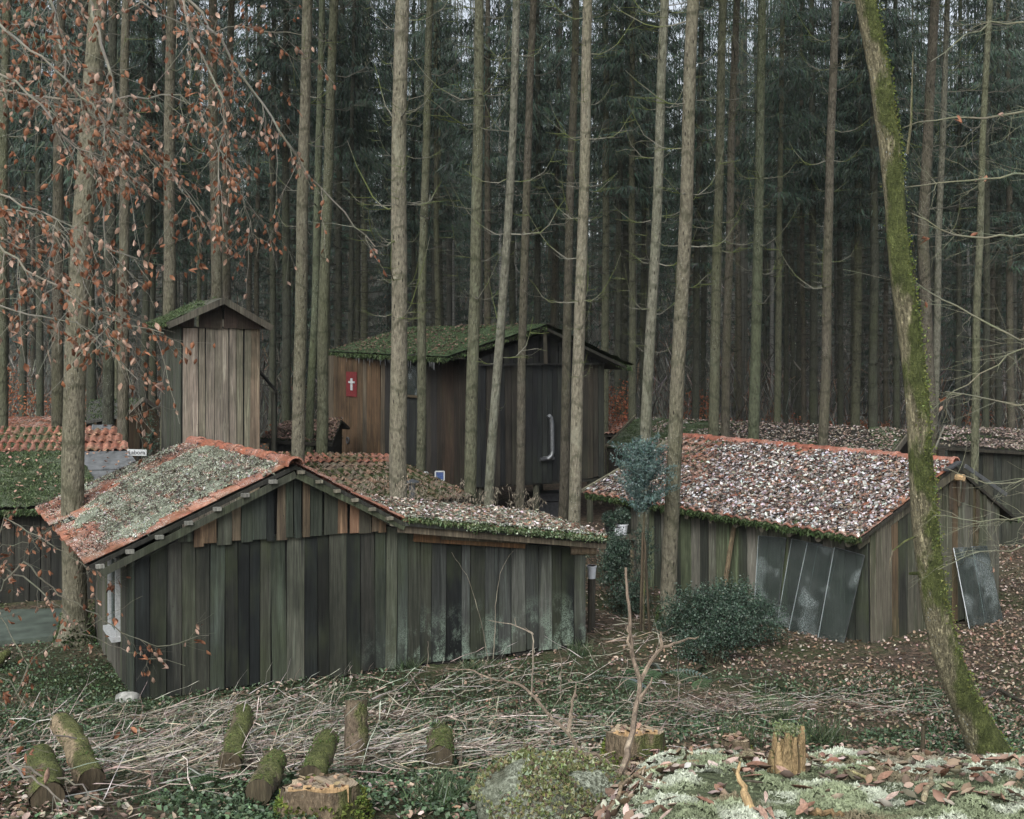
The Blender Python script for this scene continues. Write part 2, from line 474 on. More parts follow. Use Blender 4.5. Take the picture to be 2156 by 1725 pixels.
M['white'] = mk_plain('white_paint', (.40, .41, .42), .7, 0, .2, 30)
M['plastic'] = mk_plain('white_plastic', (.6, .62, .66), .4, 0, .1, 15)
M['black'] = mk_plain('black_interior', (.012, .012, .012), .95, 0, .2)
M['red'] = mk_plain('red_cloth', (.13, .018, .02), .9, 0, .2)
M['stone'] = mk_plain('pale_stone', (.27, .27, .25), .9, 0, .5, 14, .8)
M['soil'] = mk_plain('bare_soil', (.07, .055, .043), 1, 0, .5, 9, .9)
M['cut'] = mk_plain('cut_wood', (.42, .28, .15), .8, 0, .35, 25, .4)
M['blue'] = mk_plain('blue_picture', (.05, .08, .19), .3, 0, .5, 30)
M['moss_green'] = mk_moss('green_roof_moss', (.05, .075, .036), (.10, .145, .075), .1, .3, 3)
M['ground'] = mk_ground()

def mk_glass():
    m = Mt('dusty_glass')
    n1 = m.noise(m.coord(), 2.5, 5, .7); n2 = m.noise(m.coord(), 60, 3, .7)
    sp = m.math('MULTIPLY', m.ramp(m.noise(m.coord(), 1.8, 2), .52, .62), m.ramp(n2, .45, .58))
    c = m.mix(m.math('MULTIPLY', sp, .75), m.mix(n1, (.03, .036, .034), (.09, .10, .095)), (.42, .46, .47))
    m.base(c).rough(.22).spec(.6)
    t = m.n('ShaderNodeBsdfTransparent'); t.inputs[0].default_value = (.82, .9, .88, 1)
    x = m.n('ShaderNodeMixShader')
    m.l(m.ramp(n1, .3, .75, .28, .62), x.inputs[0])
    m.l(t.outputs[0], x.inputs[1]); m.l(m.b.outputs[0], x.inputs[2]); m.l(x.outputs[0], m.out.inputs[0])
    return m.m
M['glass'] = mk_glass()
def mk_rings():
    m = Mt('sawn_stump_top'); 
    c0 = m.coord((1, 1, 1), 'Object'); nz = m.noise(c0, 3, 4); 
    wv = m.n('ShaderNodeTexWave', wave_type='RINGS', rings_direction='Z'); m.l(c0, wv.inputs[0]); wv.inputs['Scale'].default_value = 16; wv.inputs['Distortion'].default_value = 3; wv.inputs['Detail'].default_value = 2
    c = m.mix(wv.outputs['Fac'], (.26, .20, .135), (.42, .34, .24))
    c = m.mix(m.ramp(nz, .42, .62, 0, .85), c, (.15, .125, .10))
    c = m.mix(m.ramp(m.noise(c0, 9, 4), .56, .66, 0, .7), c, (.06, .045, .03))
    m.base(c).bump(wv.outputs['Fac'], .3, .004); return m.m
M['rings'] = mk_rings()

# ------------------------------------------------------------ the ground
def axis(dense0, dense1, step, lo, hi, grow=1.13):
    a = list(np.arange(dense0, dense1, step)); s = step; v = dense1
    while v < hi: a.append(v); s *= grow; v += s
    a.append(hi); s = step; v = dense0; b = []
    while v > lo: s *= grow; v -= s; b.append(max(v, lo))
    return np.array(sorted(set(b + a)))
gx = axis(-10, 10, .14, -330, 330); gy = axis(3.5, 22, .12, -120, 420, 1.06)
GX, GY = np.meshgrid(gx, gy)
V = np.stack([GX, GY, G(GX, GY)], -1).reshape(-1, 3)
nxg, nyg = len(gx), len(gy)
ii, jj = np.meshgrid(np.arange(nxg - 1), np.arange(nyg - 1))
q = (jj * nxg + ii).ravel()
def is_mound(x, y): return smooth(.1, .8, x - .12*(y-5))*smooth(7.6, 6.9, y + .25*np.sin(x*1.9))
def is_ivy(x, y):
    f = fbm(x*.75+11, y*.75+3, 2, 4)
    return smooth(.34, .46, f)*smooth(18.5, 15.5, y + .1*x)*smooth(5.5, 6.5, y)*(1 - .85*smooth(5.2, 6.6, x + .12*(y-14)))*(1 - is_mound(x, y))
gcol = np.zeros((len(V), 3)); gcol[:, 0] = is_mound(V[:, 0], V[:, 1])*(np.abs(V[:, 0]) < 9); gcol[:, 1] = is_ivy(V[:, 0], V[:, 1])
ground = single('ground', np_mesh('ground', V, np.stack([q, q+1, q+nxg+1, q+nxg], -1), gcol, smooth_=True), M['ground'], None, None, kind='structure')

# ------------------------------------------------------------ builders for huts
def bil(Q, u, v):
    """Q = (E0, E1, R0, R1): u along the eave, v up to the ridge"""
    return (Q[0]*(1-u) + Q[1]*u)*(1-v) + (Q[2]*(1-u) + Q[3]*u)*v

def quad_n(Q):
    n = (Q[1]-Q[0]).cross(Q[2]-Q[0]).normalized()
    return n if n.z > 0 else -n

def slab(Q, t=.04, off=0.0):
    n = quad_n(Q); mb = MB()
    a = [Q[0], Q[1], Q[3], Q[2]]
    mb.add([p + n*off for p in a] + [p + n*(off - t) for p in a], [(0,1,2,3), (7,6,5,4), (0,4,5,1), (1,5,6,2), (2,6,7,3), (3,7,4,0)])
    return mb

def tile_mesh(name, humps, amp, flat=False, n=5):
    mb = MB(); k = n * humps
    xs = [i / k - .5 for i in range(k + 1)]
    def zf(x):
        ph = (x + .5) * humps % 1.0
        if flat: return amp * (1 if ph < .45 else .0)
        return amp * (.5 - .5 * math.cos(2 * math.pi * ph)) ** .8
    top = [(x, -.08, zf(x) + .045) for x in xs]; back = [(x, 1.04, zf(x) + .005) for x in xs]; lip = [(x, -.08, zf(x) + .02) for x in xs]
    vv = top + back + lip; w = k + 1; ff = []
    for i in range(k):
        ff += [(i, i+1, w+i+1, w+i), (2*w+i, 2*w+i+1, i+1, i)]
    ff += [(0, w, 2*w, 2*w), (w-1, 3*w-1, 2*w-1, 2*w-1)]
    ff = [tuple(dict.fromkeys(f)) for f in ff]
    return mb.add(vv, ff)
TILE = tile_mesh('tile', 2, .022).mesh('tile')
TILE_S = tile_mesh('pantile', 1, .045, n=7).mesh('pantile')

def lay_tiles(Q, roof, nu, nv, mat, cols, mesh, lift=.02, skip=None, obj=None, jit=.012, umin=0):
    """one tile object each; obj(i, j) False -> joined into a stuff part"""
    n = quad_n(Q); V_, F_, C_ = [], [], []
    base = np.array([v.co[:] for v in mesh.vertices]); fc = [tuple(p.vertices) for p in mesh.polygons]
    me = bpy.data.meshes.get(mesh.name + '_' + mat.name)
    if me is None:
        me = mesh.copy(); me.name = mesh.name + '_' + mat.name; me.materials.append(mat)
    extra = MB()
    for j in range(nv):
        for i in range(nu):
            if skip and skip(i, j): continue
            u0, v0 = (i + .5) / nu, j / nv
            o = bil(Q, u0, v0); x = bil(Q, (i+1)/nu, v0) - bil(Q, i/nu, v0); y = bil(Q, u0, (j+1)/nv) - o
            nn = (n + Vector((rng.gauss(0, jit), rng.gauss(0, jit), 0))).normalized()
            o = o + n * (lift + rng.uniform(-.004, .006)) + y * rng.uniform(-.03, .03)
            c = rng.choice(cols); s_ = rng.uniform(.78, 1.2); c = tuple(a * s_ for a in c)
            mw = Matrix(((x.x, y.x, nn.x, o.x), (x.y, y.y, nn.y, o.y), (x.z, y.z, nn.z, o.z), (0, 0, 0, 1)))
            if obj is None or obj(i, j):
                part('tile', me, None, roof, color=c, mw=mw)
            else:
                extra.add([mw @ v.co for v in mesh.vertices], fc)
    if extra.v:
        part('tile_field', extra, mat, roof, color=cols[0], kind='stuff')

def ridge_tiles(a, b, roof, n, r, mat, cols, label=None):
    """half round ridge tiles laid end over end from a to b"""
    mb = MB(); K = 8
    prof = [(math.cos(math.pi * k / K), math.sin(math.pi * k / K)) for k in range(K + 1)]
    vv = []
    for s_, rr in ((-.04, 1.1), (.12, 1.1), (.13, 1.0), (1.06, .93)):
        vv += [(c * rr, s_, s * rr - .25) for c, s in prof]
    vv += [(c * .9, -.04, s * .9 - .25) for c, s in prof]
    w = K + 1; ff = []
    for q_ in range(3):
        for k in range(K): ff.append((q_*w+k, q_*w+k+1, (q_+1)*w+k+1, (q_+1)*w+k))
    for k in range(K): ff.append((4*w+k, 4*w+k+1, k+1, k))
    me = mb.add(vv, ff).mesh('ridge_tile', True); me.materials.append(mat)
    d = (b - a) / n; x = d.cross(Vector((0, 0, 1))).normalized() * r; up = x.cross(d).normalized() * r
    if up.z < 0: up = -up
    for i in range(n):
        o = a + d * i + Vector((0, 0, rng.uniform(-.008, .008)))
        t = rng.uniform(-.03, .03)
        xx = x + d.normalized() * (t * r)
        mw = Matrix(((xx.x, d.x, up.x, o.x), (xx.y, d.y, up.y, o.y), (xx.z, d.z, up.z, o.z), (0, 0, 0, 1)))
        c = rng.choice(cols); s_ = rng.uniform(.8, 1.15)
        part('ridge_tile', me, None, roof, color=tuple(v * s_ for v in c), mw=mw)

def moss_sheet(Q, roof, mask, mat, h=.05, res=.05, base=.03, name='moss', seed=0, ext=0.0):
    E = ((Q[1]-Q[0]).length + (Q[3]-Q[2]).length) / 2; S = ((Q[2]-Q[0]).length + (Q[3]-Q[1]).length) / 2
    nu, nv = max(4, int(E/res)), max(4, int(S/res)); n = np.array(quad_n(Q))
    U, W = np.meshgrid(np.linspace(-ext, 1+ext, nu+1), np.linspace(-ext, 1, nv+1))
    q4 = [np.array(p) for p in Q]
    Pp = ((q4[0]*(1-U[..., None]) + q4[1]*U[..., None])*(1-W[..., None]) + (q4[2]*(1-U[..., None]) + q4[3]*U[..., None])*W[..., None])
    x, y, z = Pp[..., 0], Pp[..., 1], Pp[..., 2]
    mk = mask(U, W, x, y)
    hh = base + h * (fbm(x*5+seed, y*5, z*5) * .7 + fbm(x*22, y*22, z*22, 2) * .5) * np.clip(mk * 4, 0, 1) - .05 * (mk < .02)
    Pp = Pp + n * hh[..., None] + (vnoise(x*31, y*31, z*9) - .5)[..., None] * .03
    ii, jj = np.meshgrid(np.arange(nu), np.arange(nv)); q_ = (jj*(nu+1)+ii)
    keep = (mk[:-1, :-1] > .0) & (mk[1:, 1:] > 0)
    q_ = q_[keep]
    if len(q_) == 0: return
    fc = np.stack([q_, q_+1, q_+nu+2, q_+nu+1], -1)
    used = np.unique(fc); remap = np.zeros((nu+1)*(nv+1), int); remap[used] = np.arange(len(used))
    part(name, np_mesh(name, Pp.reshape(-1, 3)[used], remap[fc], smooth_=True), mat, roof, kind='stuff')

def quad_points(Q, n, mask=None, off=.05, thr=.0):
    u, v = nr.random(n), nr.random(n); q4 = [np.array(p) for p in Q]
    u_, v_ = u[:, None], v[:, None]
    p = (q4[0]*(1-u_) + q4[1]*u_)*(1-v_) + (q4[2]*(1-u_) + q4[3]*u_)*v_
    if mask is not None:
        k = mask(u, v, p[:, 0], p[:, 1]) > thr; p = p[k]
    return p + np.array(quad_n(Q)) * off

def tufts(Q, roof, n, cols, size, mask=None, off=.05, name='moss_tufts', tilt=.5):
    p = quad_points(Q, n, mask, off); m_ = len(p)
    nn = np.array(quad_n(Q))[None] + tilt * nr.standard_normal((m_, 3))
    s_ = nr.uniform(*size, m_)
    part(name, scatter(name, TUFT_V, TUFT_F, p, frames(nn, nr.random(m_) * 6.28), np.stack([s_*.8, s_*.8, s_], -1), pick(cols, m_, .25)), M['tuft'], roof, kind='stuff')

def roof_leaves(Q, roof, n, cols, size, mask=None, off=.07, name='fallen_leaves', tilt=.35):
    p = quad_points(Q, n, mask, off); m_ = len(p)
    p = p + np.array(quad_n(Q)) * (nr.random((m_, 1)) * .03)
    nn = np.array(quad_n(Q))[None] + tilt * nr.standard_normal((m_, 3))
    part(name, scatter(name, CURL_V, LEAF_F, p, frames(nn, nr.random(m_) * 6.28), nr.uniform(*size, m_), pick(cols, m_, .2)), M['litter'], roof, kind='stuff')

def fringe(a, b, roof, n, cols, length, name='moss_fringe', depth=.08):
    a, b = np.array(a), np.array(b); t = nr.random((n, 1)); p = a*(1-t) + b*t + nr.standard_normal((n, 3)) * [.02, .02, .015]
    d = np.stack([nr.standard_normal(n)*.5, nr.standard_normal(n)*.5 - .3, -np.abs(nr.standard_normal(n)) - .15], -1)
    s_ = nr.uniform(*length, n)
    part(name, scatter(name, TUFT_V, TUFT_F, p, frames(d, nr.random(n)*6.28), np.stack([s_*.6, s_*.6, s_], -1), pick(cols, n, .3)), M['tuft'], roof, kind='stuff')

def planks(wall, A, B, zb, zt, w, mat, colf, thick=.022, out=None, gap=.011, lap=.0, sag=.016, name='plank', steps=1):
    """upright boards from A to B (xy); zb/zt give lower and upper height at t"""
    A, B = Vector((A[0], A[1], 0)), Vector((B[0], B[1], 0)); L = (B-A).length; d = (B-A)/L
    if out is None: out = Vector((d.y, -d.x, 0))
    s_ = 0.0; k = 0
    while s_ < L - .03:
        ww = min(rng.uniform(*w), L - s_)
        if L - s_ - ww < w[0] * .5: ww = L - s_
        t0, t1 = (s_ + gap/2) / L, (s_ + ww - gap/2) / L
        o = out * (rng.uniform(0, .012) + (lap if k % 2 else 0))
        lean = rng.gauss(0, sag * .4)
        def pt(t, z, q_): return A + d * (t * L) + out * (q_) + o + Vector((0, 0, z)) + d * (lean * (z - 1))
        db = rng.gauss(0, sag)
        zb0, zb1, zt0, zt1 = zb(t0) + db, zb(t1) + db + rng.gauss(0, .003), zt(t0), zt(t1)
        if max(zt0 - zb0, zt1 - zb1) > .02:
            mb = MB(); zm = rng.uniform(.4, .6); cup = rng.uniform(-.004, .006)
            vv = []
            for q_ in (0, thick):
                for (f, e) in ((0, 0), (zm, cup), (1, 0)):
                    za, zc = zb0 + (zt0 - zb0) * f, zb1 + (zt1 - zb1) * f
                    dx = rng.gauss(0, .0025) / L
                    vv += [pt(t0 + dx, za, q_ + e), pt(t1 + dx, zc, q_ + e)]
            fs = [(6,7,9,8), (8,9,11,10), (0,2,3,1), (2,4,5,3), (0,6,8,2), (2,8,10,4), (1,3,9,7), (3,5,11,9), (0,1,7,6), (4,10,11,5)]
            part(name, mb.add(vv, fs), mat, wall, color=colf((t0 + t1) / 2, k))
        s_ += ww; k += 1

def wall_back(hut, A, B, zb, zt, name, back=.03, n=12, mat=None):
    """dark sheathing that carries the boards"""
    A, B = Vector((A[0], A[1], 0)), Vector((B[0], B[1], 0)); d = (B-A).normalized(); out = Vector((d.y, -d.x, 0))
    mb = MB()
    vv = []
    for i in range(n+1):
        t = i/n; p = A*(1-t) + B*t
        vv += [p - out*.004 + Vector((0,0,zb(t)+.02)), p - out*.004 + Vector((0,0,zt(t)-.01)), p - out*back + Vector((0,0,zb(t)+.02)), p - out*back + Vector((0,0,zt(t)-.01))]
    fs = []
    for i in range(n):
        a = i*4; b = a+4
        fs += [(a, b, b+1, a+1), (a+2, a+3, b+3, b+2), (a+1, b+1, b+3, a+3), (a, a+2, b+2, b)]
    fs += [(0, 1, 3, 2), (n*4, n*4+2, n*4+3, n*4+1)]
    return part(name, mb.add(vv, fs), mat or M['black'], hut)

def lerpf(pts):
    xs, ys = [p[0] for p in pts], [p[1] for p in pts]
    return lambda t: float(np.interp(t, xs, ys))

CA_DK = [(.014,.017,.017), (.011,.014,.015), (.02,.022,.019)]
CA_MID = [(.058,.064,.05), (.044,.053,.041), (.068,.072,.058), (.038,.046,.04), (.052,.053,.046)]
CA_BR = [(.13,.095,.066), (.16,.105,.07), (.11,.085,.062), (.10,.09,.072)]
RED = [(.27,.115,.075), (.25,.10,.066), (.22,.09,.06), (.29,.135,.092)]
RED_DK = [(.22,.085,.055), (.25,.10,.065), (.18,.075,.05)]
FROST = [(.60,.62,.55), (.48,.52,.42), (.40,.45,.32), (.66,.66,.64), (.24,.19,.15)]
MOSSG = [(.052,.075,.034), (.072,.10,.048), (.095,.125,.066), (.036,.054,.024)]

# ============================================================ the front hut
XY = lambda v: (v[0], v[1])
A0 = Vector((-4.76, 15.0, 0)); A1 = Vector((1.09, 17.7, 0)); AL = Vector((-6.35, 18.15, 0))
dA = (A1 - A0).normalized(); oA = Vector((dA.y, -dA.x, 0))
def atA(px, off=0.0):          # point of the front plane (moved out by off) under a photo column
    a = A0 + oA*off; r = (px - CX)/F; k = (r*a.y - a.x)/(dA.x - r*dA.y); return a + dA*k
def zA(px, py, off=0.0):
    p = atA(px, off); return CAMZ - (py - HOR)/F*p.y
LA = (A1 - A0).length
def tA(px): return (atA(px) - A0).dot(dA)/LA

hutA = thing('front_hut', 'low plank hut in front with orange clay tiles and frosted moss on its swept roof', 'hut', (A0 + A1)/2, None)
OH = .32
eA0 = P(187, 1192, 14.75); eA1 = P(80, 1074, 19.2); rA0 = P(622, 980, 15.62); rA1 = P(405, 933, 19.4)
fl0 = atA(852, OH); fl0.z = zA(852, 1100, OH)
sdA = (AL - A0).normalized()
fl1 = fl0 + sdA*2.25; fl1.z = fl0.z + .02
er0 = atA(1276, OH); er0.z = zA(1276, 1138, OH); er1 = er0 + sdA*2.2
er1.z = er0.z + .06
QAL = (eA0, eA1, rA0, rA1)
ridgeB = rA1.copy(); flB = fl0 + (rA1 - rA0); flB.z = fl0.z
QAR = (fl0, flB, rA0, rA1)
QAS = (er0, er1, fl0, fl1)
zt_pts = []
for px, py in ((288, 1178), (320, 1160), (420, 1106), (520, 1055), (600, 1010), (622, 998), (660, 1012), (740, 1062), (800, 1093), (860, 1120), (1000, 1133), (1130, 1143), (1232, 1150)):
    zt_pts.append((tA(px), zA(px, py)))
ztA = lerpf(zt_pts)
gb_pts = [(tA(px), zA(px, py)) for px, py in ((340, 1150), (375, 1147), (600, 1132), (808, 1116), (840, 1116))]
gbA = lerpf(gb_pts)
zbA = lambda t: zA(CX + (A0.x + t*(A1.x - A0.x))/(A0.y + t*(A1.y - A0.y))*F, 0) * 0 + float(np.interp(t, [0, .5, 1], [.02, .03, .04]))

front = wall_back(hutA, XY(A0), XY(A1), zbA, lambda t: ztA(t) - .02, 'front_wall', n=30)
def colA(t, k):
    px_dark = {1: 1, 5: 0, 6: 1, 8: 1}
    r = rng.random()
    if t < .32: c = rng.choice(CA_DK) if r < .5 else rng.choice(CA_MID + [(.10,.10,.075)])
    elif t < .62: c = rng.choice(CA_MID + [(.085,.092,.072)]) if r < .68 else rng.choice(CA_DK)
    else: c = rng.choice([(.05,.055,.053), (.036,.04,.038), (.066,.07,.064)]) if r < .6 else rng.choice(CA_DK)
    v = rng.uniform(.6, 1.45)
    return tuple(a*v for a in c)
tg0, tg1 = tA(372), tA(812)
def zt_low(t):
    return min(ztA(t) - .02, gbA(t) + .05) if tg0 < t < tg1 else ztA(t) - .03
planks(front, XY(A0), XY(A1), zbA, zt_low, (.13, .27), M['wood'], colA)
gable = part('gable_boarding', MB().box((A0+A1)/2 + Vector((0,0,-.02)) + Vector((0,0,.05)), dA*(LA/2-.05), oA*.005, Vector((0,0,.01))), M['black'], hutA)
gA, gB = A0 + dA*(tg0*LA) + oA*.045, A0 + dA*(tg1*LA) + oA*.045
def colG(t, k):
    tt = tg0 + t*(tg1 - tg0)
    if tt > tA(700): return rng.choice(CA_BR + [(.24,.135,.085), (.03,.032,.03), (.2,.12,.08)])
    return rng.choice(CA_MID + CA_BR + CA_DK[:1])
planks(gable, XY(gA), XY(gB), lambda t: gbA(tg0 + t*(tg1-tg0)), lambda t: ztA(tg0 + t*(tg1-tg0)) - .01, (.1, .2), M['wood_dry'], colG, sag=.02)
# left side wall with its window
zl = lambda t: float(np.interp(t, [0, 1], [zA(288, 1182), 1.72]))
left = wall_back(hutA, XY(AL), XY(A0), lambda t: .02, lambda t: zl(1-t), 'side_wall')
planks(left, XY(AL), XY(A0), lambda t: .02, lambda t: zl(1-t), (.11, .2), M['wood_dry'], lambda t, k: rng.choice([(.10,.098,.085), (.13,.125,.11), (.08,.09,.06), (.09,.085,.075)] if t < .75 else CA_MID))
oL = Vector((sdA.y, -sdA.x, 0)); oL = oL if oL.x < 0 else -oL
wc = A0 + sdA*1.35 + oL*.05
win = part('window', MB().box(wc + Vector((0,0,1.12)), sdA*.32, oL*.006, Vector((0,0,.5))), M['glass'], hutA)
for a in (-1, 1):
    part('window_frame', MB().box(wc + sdA*(.34*a) + Vector((0,0,1.12)) + oL*.012, sdA*.035, oL*.03, Vector((0,0,.54))), M['white'], win)
part('window_frame', MB().box(wc + oL*.012 + Vector((0,0,1.645)), sdA*.3, oL*.028, Vector((0,0,.03))), M['white'], win)
part('window_sill', MB().box(wc + oL*.03 + Vector((0,0,.575)), sdA*.4, oL*.07, Vector((0,0,.03))), M['white'], win)
part('back_wall', MB().box((A1 + sdA*1.9 + AL)/2 + Vector((0,0,.8)), (A1 + sdA*1.9 - AL)/2, Vector((sdA.x, sdA.y, 0))*.02, Vector((0,0,.78))), M['wood_dark'], hutA, color=(.03,.03,.028))
part('end_wall', MB().box(A1 + sdA*.97 + Vector((0,0,.82)), sdA*.93, dA*.02, Vector((0,0,.8))), M['wood_dark'], hutA, color=(.035,.034,.03))
for k in range(7):      # rotten sill timbers under the boards
    t = .28 + k*.095
    p = A0 + dA*(t*LA)
    part('sill_timber', MB().box(p + Vector((0,0,-.03)) + oA*.0, dA*rng.uniform(.18,.3), oA*.05, Vector((0,0,.05))), M['wood_dark'], hutA, color=(.02,.018,.015))
roofA = part('roof', slab(QAL, .05), M['wood_dark'], hutA, color=(.03,.03,.027))
trunk_uv = (.57, .10)
lay_tiles(QAL, roofA, 22, 8, M['tile'], RED, TILE, skip=lambda i, j: j < 1 and 12 <= i <= 13)
ridge_tiles(rA0 + Vector((.02,-.1,.03)), rA1 + Vector((0,0,.03)), roofA, 10, .115, M['tile_clean'], [(.31,.115,.07), (.28,.10,.062)])
mAL = lambda u, v, x, y: np.clip((fbm(x*1.4+5, y*1.4+2, 0, 4) - .41 + .10*np.sin(np.clip(v, 0, 1)*3.1) - .30*smooth(.14, .0, u) - .30*smooth(.22, 0, v) - .1*smooth(.9, 1, v)) * 5, 0, 1)
moss_sheet(QAL, roofA, mAL, M['moss_frost'], .075, .035, .038)
tufts(QAL, roofA, 30000, FROST + MOSSG[:1], (.010, .024), mAL, .075)
thin = lambda u, v, x, y: fbm(x*2.3+9, y*2.3, 3, 3) - .47 - .4*smooth(.1, 0, u)
tufts(QAL, roofA, 12000, FROST + [(.6,.6,.58)], (.008, .018), thin, .065, 'frost_crumbs')
roof_leaves(QAL, roofA, 1800, [(.07,.05,.04), (.13,.09,.07), (.30,.27,.25), (.05,.04,.035)], (.02, .06), lambda u, v, x, y: fbm(x*1.1, y*1.6+4, 0, 3) - .5, .09, 'needle_litter')
# dark needle drifts
nd = quad_points(QAL, 6000, lambda u, v, x, y: fbm(x*1.3+1, y*1.3+8, 0, 3) - .45, .09)
part('twig_litter', scatter('twig_litter', TUFT_V, TUFT_F, nd, frames(np.array(quad_n(QAL))[None]*.25 + nr.standard_normal((len(nd),3)), nr.random(len(nd))*6.28), np.stack([np.full(len(nd), .006)]*2 + [nr.uniform(.04,.14,len(nd))], -1), pick([(.05,.04,.033), (.09,.07,.06)], len(nd))), M['twig'], roofA, kind='stuff')
roofA2 = part('roof', slab(QAR, .05), M['wood_dark'], hutA, color=(.03,.03,.027))
lay_tiles(QAR, roofA2, 18, 6, M['tile'], RED, TILE, obj=lambda i, j: i < 3)
roofA3 = part('lean_to_roof', slab(QAS, .05), M['wood_dark'], hutA, color=(.03,.03,.027))
lay_tiles(QAS, roofA3, 10, 9, M['tile_moss'], RED, TILE, obj=lambda i, j: i < 3 or j < 2, lift=.01)
mAS = lambda u, v, x, y: np.clip((fbm(x*2+1, y*2, 0, 4) - .22 - .25*smooth(.12, .0, v)*smooth(.5, 0, u)) * 5, 0, 1)
moss_sheet(QAS, roofA3, mAS, M['moss_frost'], .09, .035, .03)
tufts(QAS, roofA3, 15000, FROST + MOSSG, (.012, .04), mAS, .07)
roof_leaves(QAS, roofA3, 2200, [(.33,.27,.24), (.22,.14,.10), (.48,.44,.42), (.16,.10,.075)], (.03, .075), None, .08)
fringe(er0 + Vector((0,0,.03)), fl0 + Vector((0,0,.05)), roofA3, 1500, MOSSG + [(.16,.2,.11)], (.02, .06))
for k in range(11):     # clumps of moss hanging over the tile ends
    t = .03 + k*.066 + rng.uniform(-.02, .02); p = er0*(1-t) + fl0*t
    m_ = 160; pp = np.array(p)[None] + nr.standard_normal((m_, 3))*[.055,.04,.02] + np.array([0, -.02, .015])
    part('moss_clump', scatter('moss_clump', TUFT_V, TUFT_F, pp, frames(nr.standard_normal((m_,3)) + [0,-.6,-.1], nr.random(m_)*6.28), nr.uniform(.015,.04,m_), pick(MOSSG + [(.2,.25,.15), (.3,.34,.24)], m_)), M['tuft'], roofA3, kind='stuff')
# verge boards, batten ends, eave beam
nL = quad_n(QAL)
vb = MB().beam(eA0 + Vector((.16,-.02,-.09)), rA0 + Vector((0,.02,-.12)), .03, .09)
part('verge_board', vb, M['wood2'], hutA, color=(.055,.06,.045))
part('verge_board', MB().beam(rA0 + Vector((.02,.02,-.13)), fl0 + Vector((0,.02,-.07)), .03, .09), M['wood2'], hutA, color=(.06,.07,.045))
part('fascia', MB().beam(fl0 + Vector((-.1,.03,-.09)), er0 + Vector((0,.03,-.08)), .03, .10), M['wood_dry'], hutA, color=(.12,.10,.075))
part('eave_beam', MB().beam(atA(872, .07) + Vector((0,0,zA(872, 1131, .07))), atA(1105, .07) + Vector((0,0,zA(1105, 1146, .07))), .05, .12), M['wood_dry'], hutA, color=(.17,.095,.05))
part('eave_plank', MB().beam(atA(930, .12) + Vector((0,0,zA(930, 1126, .12))), atA(1112, .12) + Vector((0,0,zA(1112, 1136, .12))), .03, .13), M['wood_dry'], hutA, color=(.115,.10,.075))
for k in range(7):
    t = (k + .25)/7.2
    p = eA0*(1-t) + rA0*t
    part('batten_end', MB().box(p + Vector((.05, -.02, -.045)) , dA*.05, oA*.045, Vector((0,0,.022))), M['wood_dry'], hutA, color=(.22,.22,.205))
for k in range(6):
    t = (k + .3)/6.2
    p = rA0*(1-t) + fl0*t
    part('batten_end', MB().box(p + Vector((0, -.01, -.05)), dA*.045, oA*.045, Vector((0,0,.02))), M['wood_dry'], hutA, color=(.2,.185,.15))
part('eave_log', MB().tube([A1 - dA*.25 + oA*.0 + Vector((0,0,zA(1235,1155))), A1 + dA*.12 + oA*.1 + Vector((0,0,zA(1245,1155)))], .075, 12), M['wood_dry'], hutA, color=(.22,.17,.12))
pc = P(868, 1058, 20.4)
ch = part('chimney', MB().tube([Vector((pc.x, pc.y, .2)), Vector((pc.x, pc.y, P(868,1020,20.4).z))], .052, 16), M['metal'], hutA)
cz = P(868, 1020, 20.4).z
part('chimney_cap', MB().tube([Vector((pc.x, pc.y, cz+.03)), Vector((pc.x, pc.y, cz+.05)), Vector((pc.x, pc.y, cz+.09))], [.125,.125,.01], 16), M['metal'], ch)
for a in (0, 2.1, 4.2):
    part('cap_strut', MB().tube([Vector((pc.x+.05*math.cos(a), pc.y+.05*math.sin(a), cz-.03)), Vector((pc.x+.06*math.cos(a), pc.y+.06*math.sin(a), cz+.04))], .006, 4), M['metal'], ch)

# ============================================================ the right hut
dC = Vector((-.605, .796, 0)); pC = Vector((.796, .605, 0))
eC1 = P(1810, 1138, 18.7); eC0 = P(1232, 1042, 24.0); rC1 = P(2012, 980, 20.3); rC0 = P(1440, 924, 25.5)
C0 = P(1830, 1365, 19.0); CZ = C0.z; C0.z = 0
CL = C0 + dC*6.0; CR = C0 + pC*3.75
hutC = thing('tiled_hut', 'plank hut under the mossy leaning trunk, its tiled roof buried in frosted leaves', 'hut', (C0.x, C0.y, CZ))
QC = (eC0, eC1, rC0, rC1)
eB1 = rC1 + pC*2.0; eB1.z = 1.3; eB0 = rC0 + pC*2.0; eB0.z = 1.3
roofC = part('roof', slab(QC, .05), M['wood_dark'], hutC, color=(.04,.036,.03))
lay_tiles(QC, roofC, 30, 9, M['tile'], RED, TILE_S, obj=lambda i, j: True)
roofC2 = part('roof', slab((eB0, eB1, rC0, rC1), .05), M['wood_dark'], hutC, color=(.03,.027,.022))
ridge_tiles(rC1 + Vector((0,0,.05)), rC0 + Vector((0,0,.05)), roofC, 17, .11, M['tile_clean'], [(.30,.115,.078), (.27,.10,.068)])
mC = lambda u, v, x, y: np.clip((fbm(x*1.7+2, y*1.7, 5, 4) - .5 + .34*smooth(.2, 0, v) + .3*smooth(.4, 0, u)*smooth(.9, .3, v)) * 5, 0, 1)
moss_sheet(QC, roofC, mC, M['moss'], .07, .05, .025)
tufts(QC, roofC, 16000, MOSSG + FROST[1:3], (.015, .045), mC, .06)
LF = [(.37,.36,.36), (.45,.445,.45), (.27,.245,.235), (.21,.165,.145), (.15,.115,.10), (.09,.07,.06), (.06,.052,.048), (.045,.04,.04), (.52,.50,.51)]
